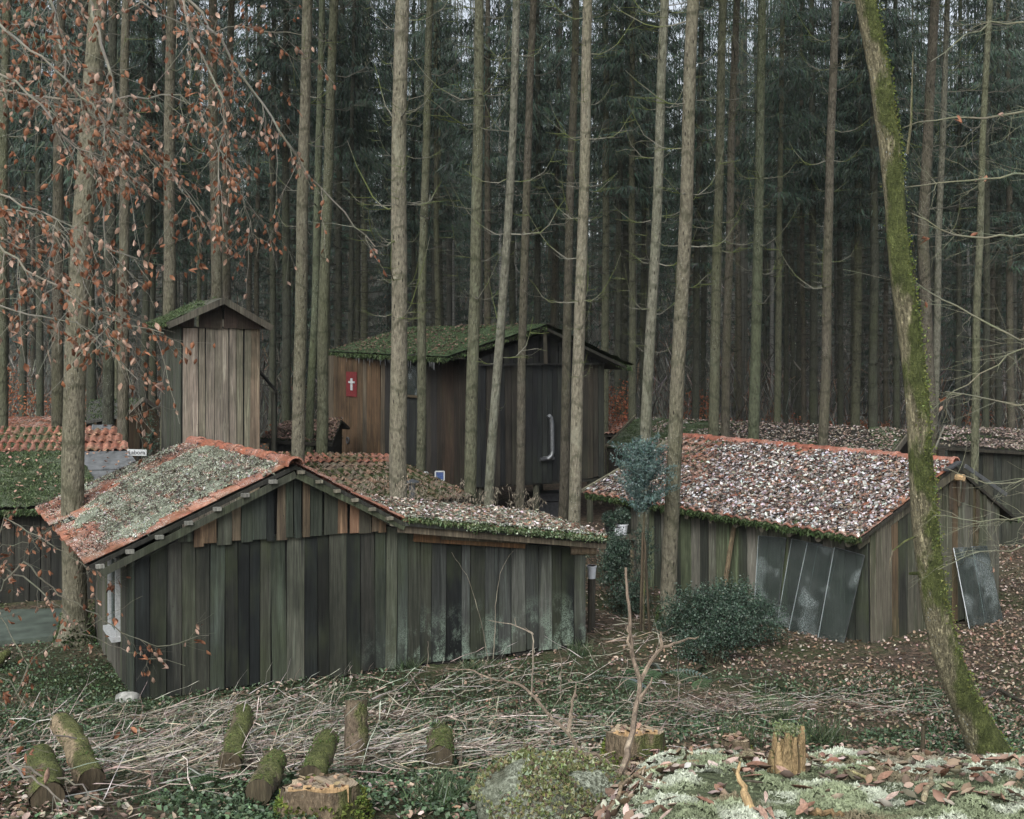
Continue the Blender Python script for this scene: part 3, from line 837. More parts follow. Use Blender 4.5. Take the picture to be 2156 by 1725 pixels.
roof_leaves(QC, roofC, 13500, LF, (.03, .095), lambda u, v, x, y: fbm(x*2.2, y*2.2, 3, 3) - .58 + .46*smooth(.0, .5, u)*smooth(1.0, .88, v), .078, tilt=.5)
roof_leaves(QC, roofC, 10000, [(.20,.135,.10), (.15,.09,.065), (.27,.2,.165), (.08,.055,.045), (.05,.042,.035)], (.03, .085), lambda u, v, x, y: fbm(x*3, y*3, 8, 3) - .5 + .2*smooth(.6, .2, u), .07, 'brown_leaves')
fringe(eC0 + Vector((0,0,.04)), eC1 + Vector((0,0,.04)), roofC, 5000, MOSSG, (.02, .07))
fringe(eC0 + Vector((0,0,-.01)), eC1 + Vector((0,0,-.01)), roofC, 1200, MOSSG[:1] + [(.03,.045,.018)], (.02, .10))
def wallz(hut, A, B, zb, zt, nm): return wall_back(hut, XY(A), XY(B), zb, zt, nm)
zCt = eC1.z + .09
fC = wallz(hutC, CL, C0, lambda t: CZ + .02, lambda t: zCt, 'front_wall')
CC = [(.14,.145,.115), (.10,.122,.075), (.165,.162,.14), (.12,.14,.09), (.18,.175,.155), (.045,.05,.042)]
planks(fC, XY(CL), XY(C0), lambda t: CZ + .01, lambda t: zCt, (.17, .29), M['wood2'], lambda t, k: rng.choice(CC))
# gable wall on the right: rises to the ridge
Lr = (CR - C0).length
zg = lambda t: float(np.interp(t*Lr, [0, 2.45, 3.75], [eC1.z + .12, rC1.z - .12, 1.62]))
zgb = lambda t: float(np.interp(t, [0, 1], [CZ, CZ + .1]))
rC = wallz(hutC, C0, CR, zgb, zg, 'gable_wall')
planks(rC, XY(C0), XY(CR), zgb, lambda t: zg(t) - .02, (.12, .27), M['wood2'], lambda t, k: rng.choice([(.115,.112,.088), (.13,.12,.095), (.09,.098,.068), (.125,.088,.055), (.11,.108,.09), (.035,.036,.03)]), sag=.035)
for k in range(9):    # loose short boards up in the gable
    t = .42 + k*.055; p = C0 + pC*(t*Lr) + Vector((pC.y, -pC.x, 0))*.06
    z1 = zg(t) - .06; z0 = z1 - rng.uniform(.35, .75); lean = rng.uniform(-.06, .06)
    part('loose_board', MB().beam(p + Vector((0,0,z0)) + pC*lean, p + Vector((0,0,z1)), .09, .02, up=(pC.y, -pC.x, 0)), M['wood2'], hutC, color=rng.choice([(.07,.055,.04), (.05,.045,.035)]))
part('back_wall', MB().box((CL + pC*3.75 + CR)/2 + Vector((0,0,CZ + .85)), (CL - C0)/2, pC*.02, Vector((0,0,.85))), M['wood_dark'], hutC, color=(.04,.04,.035))
part('end_wall', MB().box(CL + pC*1.87 + Vector((0,0,CZ + .9)), pC*1.87, dC*.02, Vector((0,0,.88))), M['wood_dark'], hutC, color=(.04,.04,.035))
oC = Vector((-pC.x, -pC.y, 0))
for k in range(11):   # rafter log ends under the eave
    t = .06 + k*.09; p = eC0*(1-t) + eC1*t + Vector((0,0,-.10)) + pC*.05
    lg = part('rafter_end', MB().tube([p + pC*.4 + Vector((0,0,.06)), p], .055, 10), M['wood_dry'], hutC, color=(.15,.135,.11))
for a, b in ((eC1, rC1),):
    part('verge_board', MB().beam(a + Vector((.02,.16,-.11)), b + Vector((.02,0,-.12)), .03, .13), M['wood2'], hutC, color=(.11,.10,.075))
part('verge_board', MB().beam(eC0 + Vector((-.08,.0,.07)), rC0 + Vector((-.1,0,.09)), .05, .06), M['wood_dry'], hutC, color=(.2,.19,.14))
part('verge_flashing', MB().beam(rC1 + pC*.25 + Vector((0,-.06,-.02)), rC1 + pC*1.55 + Vector((0,-.06,-.62)), .02, .07), M['metal'], hutC)
part('ridge_flashing', MB().beam(rC1 - pC*.42 + Vector((.05,-.07,-.05)), rC1 - pC*.02 + Vector((.05,-.07,.07)), .1, .03), M['metal_dark'], hutC)
part('purlin', MB().tube([rC1 + Vector((-.3,.3,-.2)), rC1 + Vector((.1,-.12,-.2))], .06, 8), M['cut'], hutC)
fringe(eB1, eB1 + dC*1.2, roofC2, 500, MOSSG, (.03, .08))
# ground under the corner is bare soil; panes lean on the boards
def onC(px, off):
    a = C0 + oC*off; r = (px - CX)/F; k = (r*a.y - a.x)/(dC.x - r*dC.y); return a + dC*k
def ptC(px, py, off):
    p = onC(px, off); p.z = CAMZ - (py - HOR)/F*p.y; return p
def pane(tl, tr, br, bl, off0, off1, label, fn=ptC):
    q4 = [fn(*tl, off0), fn(*tr, off0), fn(*br, off1), fn(*bl, off1)]
    n = (q4[1]-q4[0]).cross(q4[3]-q4[0]).normalized()
    base = (q4[2]+q4[3])/2
    t = thing('glass_pane', label, 'glass pane', base, 'glass panes leaning on the tiled hut')
    q4[2].z = max(q4[2].z, g(q4[2].x, q4[2].y) - .02); q4[3].z = max(q4[3].z, g(q4[3].x, q4[3].y) - .02)
    part('pane', MB().add([p + n*.004 for p in q4] + [p - n*.004 for p in q4], [(0,1,2,3), (7,6,5,4), (0,4,5,1), (1,5,6,2), (2,6,7,3), (3,7,4,0)]), M['glass'], t)
    for a, b in ((0, 3), (1, 2), (0, 1)):
        part('pane_edge', MB().beam(q4[a] + n*.003, q4[b] + n*.003, .008, .012, up=n), M['plastic'] if a != b - 1 else M['metal'], t)
pane((1597,1128), (1655,1133), (1634,1318), (1586,1308), .05, .30, 'leftmost glass pane, upright, half hidden behind the dark green bush')
pane((1667,1135), (1731,1147), (1697,1335), (1636,1314), .045, .26, 'rust brown tinted glass pane second from the left')
pane((1700,1143), (1764,1157), (1722,1347), (1661,1328), .075, .33, 'middle glass pane with a white burst of frost near its foot')
pane((1722,1150), (1752,1154), (1716,1345), (1686,1338), .06, .29, 'narrow glass pane sandwiched behind the frosted middle pane')
pane((1757,1152), (1820,1170), (1776,1366), (1722,1348), .10, .36, 'rightmost front glass pane, tilted by the hut corner, scratched grey')
oR = Vector((pC.y, -pC.x, 0))
def ptR(px, py, off):
    a = C0 + oR*off; r = (px - CX)/F; k = (r*a.y - a.x)/(pC.x - r*pC.y); p = a + pC*k; p.z = CAMZ - (py - HOR)/F*p.y; return p
pane((2008,1154), (2052,1152), (2080,1338), (2042,1347), .08, .38, 'dark pane on the gable side, nearer the mossy trunk', ptR)
pane((2047,1151), (2078,1150), (2112,1328), (2076,1340), .05, .34, 'dark pane on the gable side, farther from the mossy trunk', ptR)
sp = thing('wooden_pole', 'thin round pole leaning on the tiled hut left of the glass panes', 'pole', ptC(1524, 1245, .3))
part('pole_shaft', MB().tube([ptC(1524,1250,.30), ptC(1534,1180,.18), ptC(1547,1098,.05)], [.05,.045,.04], 8, jit=.1), M['wood_dry'], sp, color=(.17,.13,.085))

# ============================================================ the cabin on posts
CB = Vector((-.89, 28.5, 0)); BE = Vector(P(693, 0, 34.0)); BE.z = 0; BR = CB + Vector((.911, .411, 0))*3.5
hutB = thing('stilt_cabin', 'tall dark plank cabin on posts with a green moss roof and red cross banner', 'cabin', CB)
eB_0 = P(938, 756, 28.1); eB_1 = P(690, 744, 34.3); rB_0 = P(1150, 689, 28.8); rB_1 = P(858, 694, 34.6)
eR_0 = P(1326, 774, 29.7); eR_1 = eR_0 + (rB_1 - rB_0)
QB = (eB_0, eB_1, rB_0, rB_1); QB2 = (eR_0, eR_1, rB_0, rB_1)
roofB = part('roof', slab(QB, .07), M['wood_dark'], hutB, color=(.03,.028,.024))
roofB2 = part('roof', slab(QB2, .07), M['wood_dark'], hutB, color=(.03,.028,.024))
mB = lambda u, v, x, y: np.clip((fbm(x*.8+3, y*.8, 2, 4) - .2) * 5, 0.01, 1)
moss_sheet(QB, roofB, mB, M['moss_green'], .06, .08, .04, ext=.012)
tufts(QB, roofB, 9000, [(.075,.11,.055), (.095,.135,.07)], (.012, .03), lambda u, v, x, y: fbm(x*.9+3, y*.9, 2, 3) - .4 + .35*v, .08)
roof_leaves(QB, roofB, 1400, [(.12,.08,.055), (.08,.055,.04), (.16,.11,.08)], (.04, .08), lambda u, v, x, y: fbm(x*.9+3, y*.9, 2, 3) - .5 + .3*(1-v), .09)
moss_sheet(QB2, roofB2, mB, M['moss_dark'], .1, .1, .02, ext=.012)
fringe(eB_0, eB_1, roofB, 3000, MOSSG + [(.03,.04,.02)], (.03, .12))
fringe(eB_0, rB_0, roofB, 1500, MOSSG[:1] + [(.03,.03,.022)], (.04, .10))
fringe(eR_0 + Vector((-.5,0,.2)), eR_0, roofB2, 500, MOSSG, (.04, .12))
for k in range(34):     # icicles along the left eave
    t = rng.random(); p = eB_0*(1-t) + eB_1*t; L = rng.uniform(.06, .26)
    part('icicle', MB().tube([p + Vector((0,0,-.05)), p + Vector((0,0,-.05-L))], [.010, .003], 4), M['metal'], roofB)
bz = .97
dB = (CB - BE).normalized(); LBl = (CB - BE).length
eaveB = lambda t: float(np.interp(t, [0, 1], [eB_1.z - .06, eB_0.z - .02]))
lw = wallz(hutB, BE, CB, lambda t: .5, eaveB, 'side_wall')
def colB(t, k):
    if t < .42: return rng.choice([(.105,.066,.038), (.09,.06,.036), (.12,.074,.042), (.10,.08,.058)])
    if t < .5: return (.03,.028,.027)
    if t < .78: return rng.choice([(.028,.026,.026), (.04,.035,.03), (.022,.024,.026)])
    return rng.choice([(.032,.022,.016), (.026,.02,.016), (.04,.026,.018)])
planks(lw, XY(BE), XY(CB), lambda t: .5, eaveB, (.2, .3), M['wood_dark'], colB)
LBr = 3.5; apex_t = 1.9/3.5
zgB = lambda t: float(np.interp(t, [0, apex_t, 1], [eB_0.z - .02, rB_0.z - .1, 4.05]))
gw = wallz(hutB, CB, BR, lambda t: bz + .1*t, zgB, 'gable_wall')
planks(gw, XY(CB), XY(BR), lambda t: bz + .1*t, lambda t: min(zgB(t), 3.92), (.12, .2), M['wood_dark'], lambda t, k: rng.choice([(.016,.019,.02), (.02,.022,.022), (.013,.014,.016), (.03,.026,.022)] if t < .75 else [(.035,.032,.026), (.042,.036,.028), (.028,.03,.026)]))  # near-black stain, darkened further for the shade under the deep overhang
gB2 = part('gable_boarding', MB().box((CB+BR)/2 + Vector((.06,-.12,3.93)), (BR-CB)/2*.98, Vector((-.411,.911,0))*.02, Vector((0,0,.02))), M['wood_dark'], hutB, color=(.02,.02,.02))
outB = Vector((.411, -.911, 0))
planks(gB2, XY(CB + outB*.05), XY(BR + outB*.05), lambda t: 3.93, lambda t: zgB(t) - .02, (.14, .2), M['wood_dark'], lambda t, k: rng.choice([(.012,.012,.012), (.010,.010,.011)]))  # blackest boards: stain plus overhang shade, both put into the colour
# right wall and floor
BR2 = BR + (BE - CB)
part('back_wall', MB().box((BE + BR2)/2 + Vector((0,0,2.4)), (BR2 - BE)/2, (BE-CB).normalized()*.03, Vector((0,0,1.6))), M['wood_dark'], hutB, color=(.03,.03,.028))
part('end_wall', MB().box((BR + BR2)/2 + Vector((0,0,2.5)), (BR2 - BR)/2, Vector((.911,.411,0))*.03, Vector((0,0,1.45))), M['wood_dark'], hutB, color=(.04,.036,.03))
fl = MB().add([Vector((p.x, p.y, z)) for z in (bz, bz+.08) for p in (CB, BR, BR2, BE)], [(3,2,1,0), (4,5,6,7), (0,1,5,4), (1,2,6,5), (2,3,7,6), (3,0,4,7)])
part('cabin_floor', fl, M['wood_dark'], hutB, color=(.03,.028,.025))
for (s_, w_) in ((.1,.2), (.1,1.7), (.1,3.2), (2.2,.2), (2.2,1.7), (2.2,3.3), (4.4,.3), (4.4,3.2), (6.6,.3), (6.6,3.2)):
    p = CB - dB*s_ + Vector((.911,.411,0))*w_
    part('post', MB().tube([Vector((p.x, p.y, -.2)), Vector((p.x, p.y, bz+.02))], [.09, .075], 9, jit=.1), M['wood_dry'], hutB, color=(.06,.06,.045))
# window, banner, crucifix on the side wall
oB = Vector((-dB.y*-1, -dB.x, 0)); oB = Vector((dB.y, -dB.x, 0))
def ptB(px, py, off):
    a = CB + oB*off; r = (px - CX)/F; k = (r*a.y - a.x)/(dB.x - r*dB.y); p = a + dB*k; p.z = CAMZ - (py - HOR)/F*p.y; return p
def panelB(name, x0, x1, y0, y1, off, mat, parent, th=.012, color=None):
    a, b = ptB(x0, y0, off), ptB(x1, y0, off); c = ptB((x0+x1)/2, (y0+y1)/2, off)
    h_ = abs(ptB((x0+x1)/2, y0, off).z - ptB((x0+x1)/2, y1, off).z)/2
    return part(name, MB().box(c, dB*((b-a).length/2), oB*th, Vector((0,0,h_))), mat, parent, color=color)
wn_ = panelB('window', 855, 881, 770, 832, .05, M['glass'], hutB)
panelB('window_frame', 853, 882, 832, 837, .07, M['wood_dry'], wn_, .02, (.09,.07,.045))
panelB('window_frame', 879.5, 882, 766, 832, .07, M['wood_dry'], wn_, .02, (.07,.06,.045))
panelB('window_frame', 853, 856, 766, 832, .07, M['wood_dry'], wn_, .02, (.07,.06,.045))
bn = thing('cross_banner', 'small red banner with a white cross hanging on the orange boards of the stilt cabin', 'banner', ptB(740, 835, .05))
bc = panelB('banner_cloth', 729, 751, 783, 835, .05, M['red'], bn, .006)
panelB('cross', 738.3, 742, 797, 822, .07, M['white'], bn, .01)
panelB('cross_arm', 734, 746.3, 803, 807, .074, M['white'], bn, .011)
cr = thing('crucifix', 'small pale metal crucifix on the grey lower boards below the red banner', 'crucifix', ptB(716, 935, .05))
panelB('cross_upright', 715.1, 716.9, 913, 938, .06, M['metal'], cr, .012)
panelB('cross_arm', 711.5, 720.5, 918, 920.5, .064, M['metal'], cr, .013)
panelB('figure', 714.6, 717.4, 918.5, 931, .075, M['stone'], cr, .012)
for px, lb in ((701, 'horseshoe shaped iron fitting left of the small crucifix'), (732, 'dark round iron fitting right of the small crucifix')):
    c = ptB(px, 927, .06)
    pts = [c + dB*(.06*math.sin(a)) + Vector((0,0,.09*math.cos(a))) for a in np.linspace(.5, 5.8, 12)]
    single('iron_fitting', MB().tube(pts, .022, 6), M['metal_dark'], lb, 'iron fitting')
# stove pipe on the gable
def ptG(px, py, off):
    d_ = Vector((.911, .411, 0)); a = CB + outB*off; r = (px - CX)/F; k = (r*a.y - a.x)/(d_.x - r*d_.y); p = a + d_*k; p.z = CAMZ - (py - HOR)/F*p.y; return p
part('stove_pipe', MB().tube([ptG(1154,879,.16), ptG(1157,876,.16), ptG(1160,880,.16), ptG(1162,892,.16), ptG(1163,952,.16), ptG(1161,960,.16), ptG(1155,965,.14), ptG(1148,966,.08), ptG(1143,966,.0)], .055, 10), M['metal'], hutB)
part('pipe_bracket', MB().tube([ptG(1137,968,.12), ptG(1166,965,.12)], .05, 8), M['metal_dark'], hutB)
part('ridge_pole', MB().beam(ptG(1147,690,.32), ptG(1149,766,.30), .09, .07, up=(0,1,0)), M['wood_dry'], hutB, color=(.05,.04,.032))

# ============================================================ the tower
d1, d2 = Vector((.908, .419, 0)), Vector((-.419, .908, 0))
T0 = Vector(P(383, 0, 24.6)); T0.z = 0
T1 = T0 + d1*1.61; T2 = T0 + d2*2.6; T3 = T1 + d2*2.6
tower = thing('plank_tower', 'narrow pale plank tower with a small mossy gable roof', 'tower', T0)
tz = CAMZ + .18
fw = wallz(tower, T0, T1, lambda t: -.05, lambda t: tz, 'front_wall')
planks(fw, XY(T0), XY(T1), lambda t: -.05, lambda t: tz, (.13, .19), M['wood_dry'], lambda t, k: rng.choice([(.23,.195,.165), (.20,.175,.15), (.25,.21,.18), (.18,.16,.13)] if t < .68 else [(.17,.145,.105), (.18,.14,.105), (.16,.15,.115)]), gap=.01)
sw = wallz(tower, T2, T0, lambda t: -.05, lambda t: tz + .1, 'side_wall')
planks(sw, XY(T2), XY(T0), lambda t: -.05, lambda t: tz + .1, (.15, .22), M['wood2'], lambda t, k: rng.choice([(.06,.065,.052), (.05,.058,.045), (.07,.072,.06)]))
part('end_wall', MB().box((T1+T3)/2 + Vector((0,0,2.35)), d2*1.3, d1*.02, Vector((0,0,2.4))), M['wood_dark'], tower, color=(.05,.05,.045))
part('back_wall', MB().box((T2+T3)/2 + Vector((0,0,2.35)), d1*.8, d2*.02, Vector((0,0,2.4))), M['wood_dark'], tower, color=(.05,.05,.045))
oT = Vector((d1.y, -d1.x, 0))
rT0 = P(472, 627, 24.6); rT1 = rT0 + d2*3.1
eTl0 = P(352, 682, 24.2); eTl1 = eTl0 + d2*3.1; eTr0 = P(573, 688, 25.0); eTr1 = eTr0 + d2*3.1
rf = part('roof', slab((eTl0, eTl1, rT0, rT1), .05), M['wood_dry'], tower, color=(.11,.11,.09))
rf2 = part('roof', slab((eTr0, eTr1, rT0, rT1), .05), M['wood_dry'], tower, color=(.11,.10,.08))
QT = (eTl0, eTl1, rT0, rT1)
moss_sheet(QT, rf, lambda u, v, x, y: np.clip((fbm(x*2, y*2, 1, 4) - .5 + .35*smooth(.35, 0, v))*5, 0, 1), M['moss'], .05, .05, .01)
tufts(QT, rf, 2500, MOSSG, (.02, .05), lambda u, v, x, y: fbm(x*2, y*2, 1, 4) - .55 + .4*smooth(.35, 0, v), .03)
fringe(eTl0, eTl1, rf, 500, MOSSG, (.03, .09))
part('verge_board', MB().beam(eTl0 + oT*.02 + Vector((0,0,-.04)), rT0 + oT*.02 + Vector((0,0,-.06)), .03, .13), M['wood_dry'], tower, color=(.085,.078,.065))
part('verge_board', MB().beam(rT0 + oT*.02 + Vector((0,0,-.06)), eTr0 + oT*.02 + Vector((0,0,-.04)), .03, .13), M['wood_dry'], tower, color=(.09,.08,.065))
gz = lambda t: float(np.interp(t, [0, .53, 1], [tz + .14, rT0.z - .1, tz + .12]))
gt = part('gable_boarding', MB().box((T0+T1)/2 + Vector((0,0,tz)) + oT*.03, d1*.8, oT*.008, Vector((0,0,.015))), M['wood_dark'], tower, color=(.03,.025,.02))
planks(gt, XY(T0 + oT*.05 - d1*.05), XY(T1 + oT*.05 + d1*.03), lambda t: tz - .02, gz, (.22, .36), M['wood_dark'], lambda t, k: rng.choice([(.045,.032,.026), (.05,.036,.03)]), sag=.02)
aw = MB().add([P(545,780,26.5), P(582,824,25.6), P(584,822,27.4), P(547,778,28.2), P(545,786,26.5), P(582,830,25.6), P(584,828,27.4), P(547,784,28.2)], [(0,1,2,3), (7,6,5,4), (0,4,5,1), (1,5,6,2), (2,6,7,3), (3,7,4,0)])
part('awning', aw, M['wood_dark'], tower, color=(.022,.02,.018))
for px, Y in ((576, 25.9), (579, 27.2)):
    p = P(px, 826, Y); part('awning_post', MB().tube([Vector((p.x, p.y, -.1)), p], .05, 8), M['wood_dry'], tower, color=(.05,.05,.04))

# ============================================================ the smaller huts behind
def simple_hut(name, label, cat, Q, wall_col, zb=None, roofmat='moss', roofcol=(.04,.036,.03), inset=.25, wall_mat='wood_dark', bw=(.16,.26), back=True):
    base = (Q[0] + Q[1])/2; h = thing(name, label, cat, (base.x, base.y, g(base.x, base.y)))
    rf_ = part('roof', slab(Q, .06), M['wood_dark'], h, color=roofcol)
    e0, e1, r0, r1 = Q; ev = (e1 - e0).normalized(); sv0 = (r0 - e0); sv0.z = 0
    i0, i1 = e0 + ev*inset + sv0.normalized()*inset, e1 - ev*inset + sv0.normalized()*inset
    L0, L1 = (i0, i1) if (i1.x > i0.x) else (i1, i0)
    zt0, zt1 = L0.z, L1.z
    f_ = wallz(h, L0, L1, lambda t: g(*XY(L0*(1-t)+L1*t)) - .05, lambda t: zt0*(1-t)+zt1*t, 'front_wall')
    planks(f_, XY(L0), XY(L1), lambda t: g(*XY(L0*(1-t)+L1*t)) - .03, lambda t: zt0*(1-t)+zt1*t, bw, M[wall_mat], lambda t, k: rng.choice(wall_col))
    # other roof slope and side walls
    b0, b1 = r0 + (r0 - e0), r1 + (r1 - e1); b0.z, b1.z = e0.z, e1.z
    if back:
        part('roof', slab((b0, b1, r0, r1), .06), M['wood_dark'], h, color=roofcol)
        for a, r_, b in ((e0 + ev*inset, r0 + ev*inset, b0 + ev*inset), (e1 - ev*inset, r1 - ev*inset, b1 - ev*inset)):
            zg_ = min(g(a.x, a.y), g(b.x, b.y)) - .1
            mb = MB(); th = ev*.03
            pts = [Vector((a.x, a.y, zg_)), Vector((b.x, b.y, zg_)), b - Vector((0,0,.07)), r_ - Vector((0,0,.07)), a - Vector((0,0,.07))]
            mb.add([p + th for p in pts] + [p - th for p in pts], [(0,1,2,3,4), (9,8,7,6,5)] + [(i, 5+i, 5+(i+1)%5, (i+1)%5) for i in range(5)])
            part('gable_wall', mb, M['wood_dark'], h, color=wall_col[0])
    return h, rf_
full = lambda lo: (lambda u, v, x, y: np.clip((fbm(x*1.3+4, y*1.3, 2, 4) - lo)*5, 0, 1))
# left mossy hut
QE = (P(-160, 1088, 20.2), P(345, 1060, 20.9), P(-200, 908, 24.0), P(236, 908, 24.2))
hutE, rE = simple_hut('mossy_hut', 'low hut at the left edge under a thick green moss roof with few bare tiles', 'hut', QE, [(.025,.026,.024), (.035,.034,.03)])
moss_sheet(QE, rE, lambda u, v, x, y: np.clip((fbm(x*1.1+4, y*1.1, 2, 4) - .18 - .6*smooth(.72, .8, u) - .12*smooth(.7, .85, v))*5, 0, 1), M['moss'], .09, .045, .03)
tufts(QE, rE, 26000, MOSSG + [(.17,.21,.12)], (.015, .045), lambda u, v, x, y: .75 - u, .08)
Qt = [bil(QE, a, b) for a, b in ((0,.66), (1,.66), (0,1), (1,1))]
lay_tiles(Qt, rE, 26, 3, M['tile_moss'], RED, TILE_S, lift=.05)
Qs = [bil(QE, a, b) for a, b in ((.74,.1), (1,.1), (.74,.655), (1,.655))]
part('roofing_felt', slab(Qs, .02, .05), M['slate'], rE); 
Qs2 = [bil(QE, a, b) for a, b in ((.74,.40), (1,.40), (.74,.645), (1,.645))]
part('roofing_felt', slab(Qs2, .02, .075), M['slate'], rE)
roof_leaves(QE, rE, 260, [(.28,.17,.12), (.2,.12,.09)], (.05, .09), None, .12)
fringe(QE[0], bil(QE, .75, 0), rE, 2500, MOSSG, (.04, .11))
ridge_tiles(P(196, 904, 24.15) , P(236, 902, 24.2), rE, 2, .11, M['slate'], [(.1,.1,.1)])
# middle tiled hut
QD = (P(640, 1085, 21.0), P(1000, 1050, 22.0), P(545, 958, 25.0), P(814, 964, 25.3))
hutD, rD = simple_hut('middle_hut', 'low hut with a brown mossy tile roof between the front hut and the stilt cabin', 'hut', QD, [(.02,.02,.018), (.03,.028,.024)])
lay_tiles(QD, rD, 18, 11, M['tile_moss'], [(.13,.085,.06), (.10,.075,.052), (.15,.09,.06)], TILE_S, lift=.01, skip=lambda i, j: j > 8)
Qd2 = [bil(QD, a, b) for a, b in ((0,.80), (1,.80), (0,1), (1,1))]
lay_tiles(Qd2, rD, 18, 2, M['tile_moss'], RED_DK, TILE_S, lift=.03)
tufts(QD, rD, 9000, [(.05,.055,.028), (.065,.06,.035), (.045,.065,.025)], (.02, .05), lambda u, v, x, y: fbm(x*2, y*2, 6, 3) - .45, .06)
moss_sheet(QD, rD, lambda u, v, x, y: np.clip((fbm(x*2.2, y*2.2, 6, 4) - .5 - .5*smooth(.72, .8, v))*5, 0, 1), M['moss_dark'], .05, .05, .03)
roof_leaves(QD, rD, 500, [(.2,.13,.09), (.13,.09,.065)], (.04, .075), None, .08)
# long hut behind the right hut
QH = (P(1277, 946, 31.5), P(1850, 990, 27.4), P(1340, 882, 34.5), P(1915, 907, 30.3))
hutH, rH = simple_hut('long_hut', 'long low hut behind the tiled hut, roof half moss and half brown leaves', 'hut', QH, [(.035,.03,.026), (.05,.04,.032)])
moss_sheet(QH, rH, lambda u, v, x, y: np.clip((fbm(x*.8+1, y*.8, 2, 4) - .28 - .35*smooth(.25, .6, u))*5, 0, 1), M['moss'], .06, .08, .015)
tufts(QH, rH, 9000, MOSSG, (.02, .05), lambda u, v, x, y: fbm(x*.8+1, y*.8, 2, 3) - .3 - .35*smooth(.25, .6, u), .04)
roof_leaves(QH, rH, 6500, [(.19,.145,.115), (.25,.195,.165), (.14,.105,.085), (.31,.275,.25)], (.04, .085), lambda u, v, x, y: fbm(x*1.5, y*1.5, 9, 3) - .72 + .5*smooth(.0, .5, u), .05)
part('verge_board', MB().beam(QH[0] + Vector((-.03,-.03,.05)), QH[2] + Vector((-.03,0,.07)), .05, .1), M['wood_dry'], hutH, color=(.14,.13,.09))
part('verge_board', MB().beam(QH[1] + Vector((.05,0,-.02)), QH[3] + Vector((.05,0,-.02)), .04, .15), M['wood_dry'], hutH, color=(.14,.125,.10))
for a, b in (((1270,990,31), (1300,960,31.2)), ((1276,1012,30.8), (1310,972,31)), ((1272,962,31.2), (1300,985,31))):
    pass
# right edge hut
QI = (P(1974, 942, 28.4), P(2290, 960, 26.8), P(1992, 902, 30.6), P(2300, 916, 29.2))
hutI, rI = simple_hut('edge_hut', 'dark board hut at the right edge behind the gable of the tiled hut', 'hut', QI, [(.03,.034,.03), (.04,.042,.035), (.05,.048,.04)], inset=.2)
roof_leaves(QI, rI, 3200, [(.20,.155,.13), (.28,.235,.21), (.14,.11,.09)], (.04, .085), lambda u, v, x, y: fbm(x*1.5, y*1.5, 9, 3) - .36, .05)
tufts(QI, rI, 2500, MOSSG, (.02, .05), lambda u, v, x, y: fbm(x*1.2, y*1.2, 3, 3) - .5, .03)
part('verge_board', MB().beam(QI[0] + Vector((-.03,0,.0)), QI[2] + Vector((-.03,0,.04)), .04, .1), M['wood_dry'], hutI, color=(.2,.19,.16))
# small roofs farther off
QF = (P(-60, 912, 31.0), P(160, 905, 31.0), P(-30, 884, 33.6), P(175, 880, 33.6))
hutF, rF = simple_hut('far_tiled_hut', 'small far roof of dull orange tiles at the left edge behind the moss roof', 'hut', QF, [(.03,.028,.025)])
lay_tiles(QF, rF, 14, 8, M['tile'], RED_DK, TILE_S, lift=.02)
QGa = (P(150, 905, 29.0), P(268, 872, 29.5), P(180, 842, 31.5), P(287, 842, 31.5))
hutG, rG = simple_hut('brown_hut', 'brown board hut with grey felt roof left of the tower', 'hut', (P(180, 888, 29.5), P(268, 873, 29.5), P(190, 842, 32), P(296, 840, 31)), [(.06,.042,.026), (.05,.036,.024)], roofcol=(.09,.09,.085))
tufts((P(180, 888, 29.5), P(268, 873, 29.5), P(190, 842, 32), P(296, 840, 31)), rG, 900, MOSSG, (.02,.05), None, .02)
gx0 = P(268, 0, 29.45); gx1 = P(336, 0, 29.9)
gwG = wallz(hutG, Vector((gx0.x, gx0.y, 0)), Vector((gx1.x, gx1.y, 0)), lambda t: -.05, lambda t: float(np.interp(t, [0,.5,1], [2.62, 2.95, 2.6])), 'gable_wall')
planks(gwG, XY(gx0), XY(gx1), lambda t: -.03, lambda t: float(np.interp(t, [0,.5,1], [2.62, 2.95, 2.6])), (.14,.2), M['wood_dark'], lambda t, k: rng.choice([(.07,.045,.026), (.055,.038,.024)]))
part('verge_board', MB().beam(P(262, 878, 29.2), P(303, 838, 29.4), .03, .07), M['wood_dry'], hutG, color=(.22,.2,.17))
part('verge_board', MB().beam(P(303, 838, 29.4), P(340, 866, 29.6), .03, .07), M['wood_dry'], hutG, color=(.06,.05,.045))
QJ = (P(545, 928, 27.0), P(700, 935, 27.5), P(600, 893, 29.5), P(720, 885, 30.0))
hutJ, rJ = simple_hut('leafy_shed', 'small shed with a leaf covered roof right of the tower', 'shed', QJ, [(.03,.03,.027)])
roof_leaves(QJ, rJ, 1600, [(.2,.13,.1), (.26,.18,.14), (.13,.09,.07)], (.05, .09), None, .05)
tufts(QJ, rJ, 1200, MOSSG, (.02, .05), None, .03)
QK = (P(1262, 918, 38.0), P(1345, 912, 37.0), P(1262, 884, 40.5), P(1330, 880, 39.5))
hutK, rK = simple_hut('far_shed', 'far shed with dull tiled roof right of the stilt cabin', 'shed', QK, [(.04,.034,.03)])
lay_tiles(QK, rK, 8, 8, M['tile'], RED_DK, TILE_S, lift=.02)

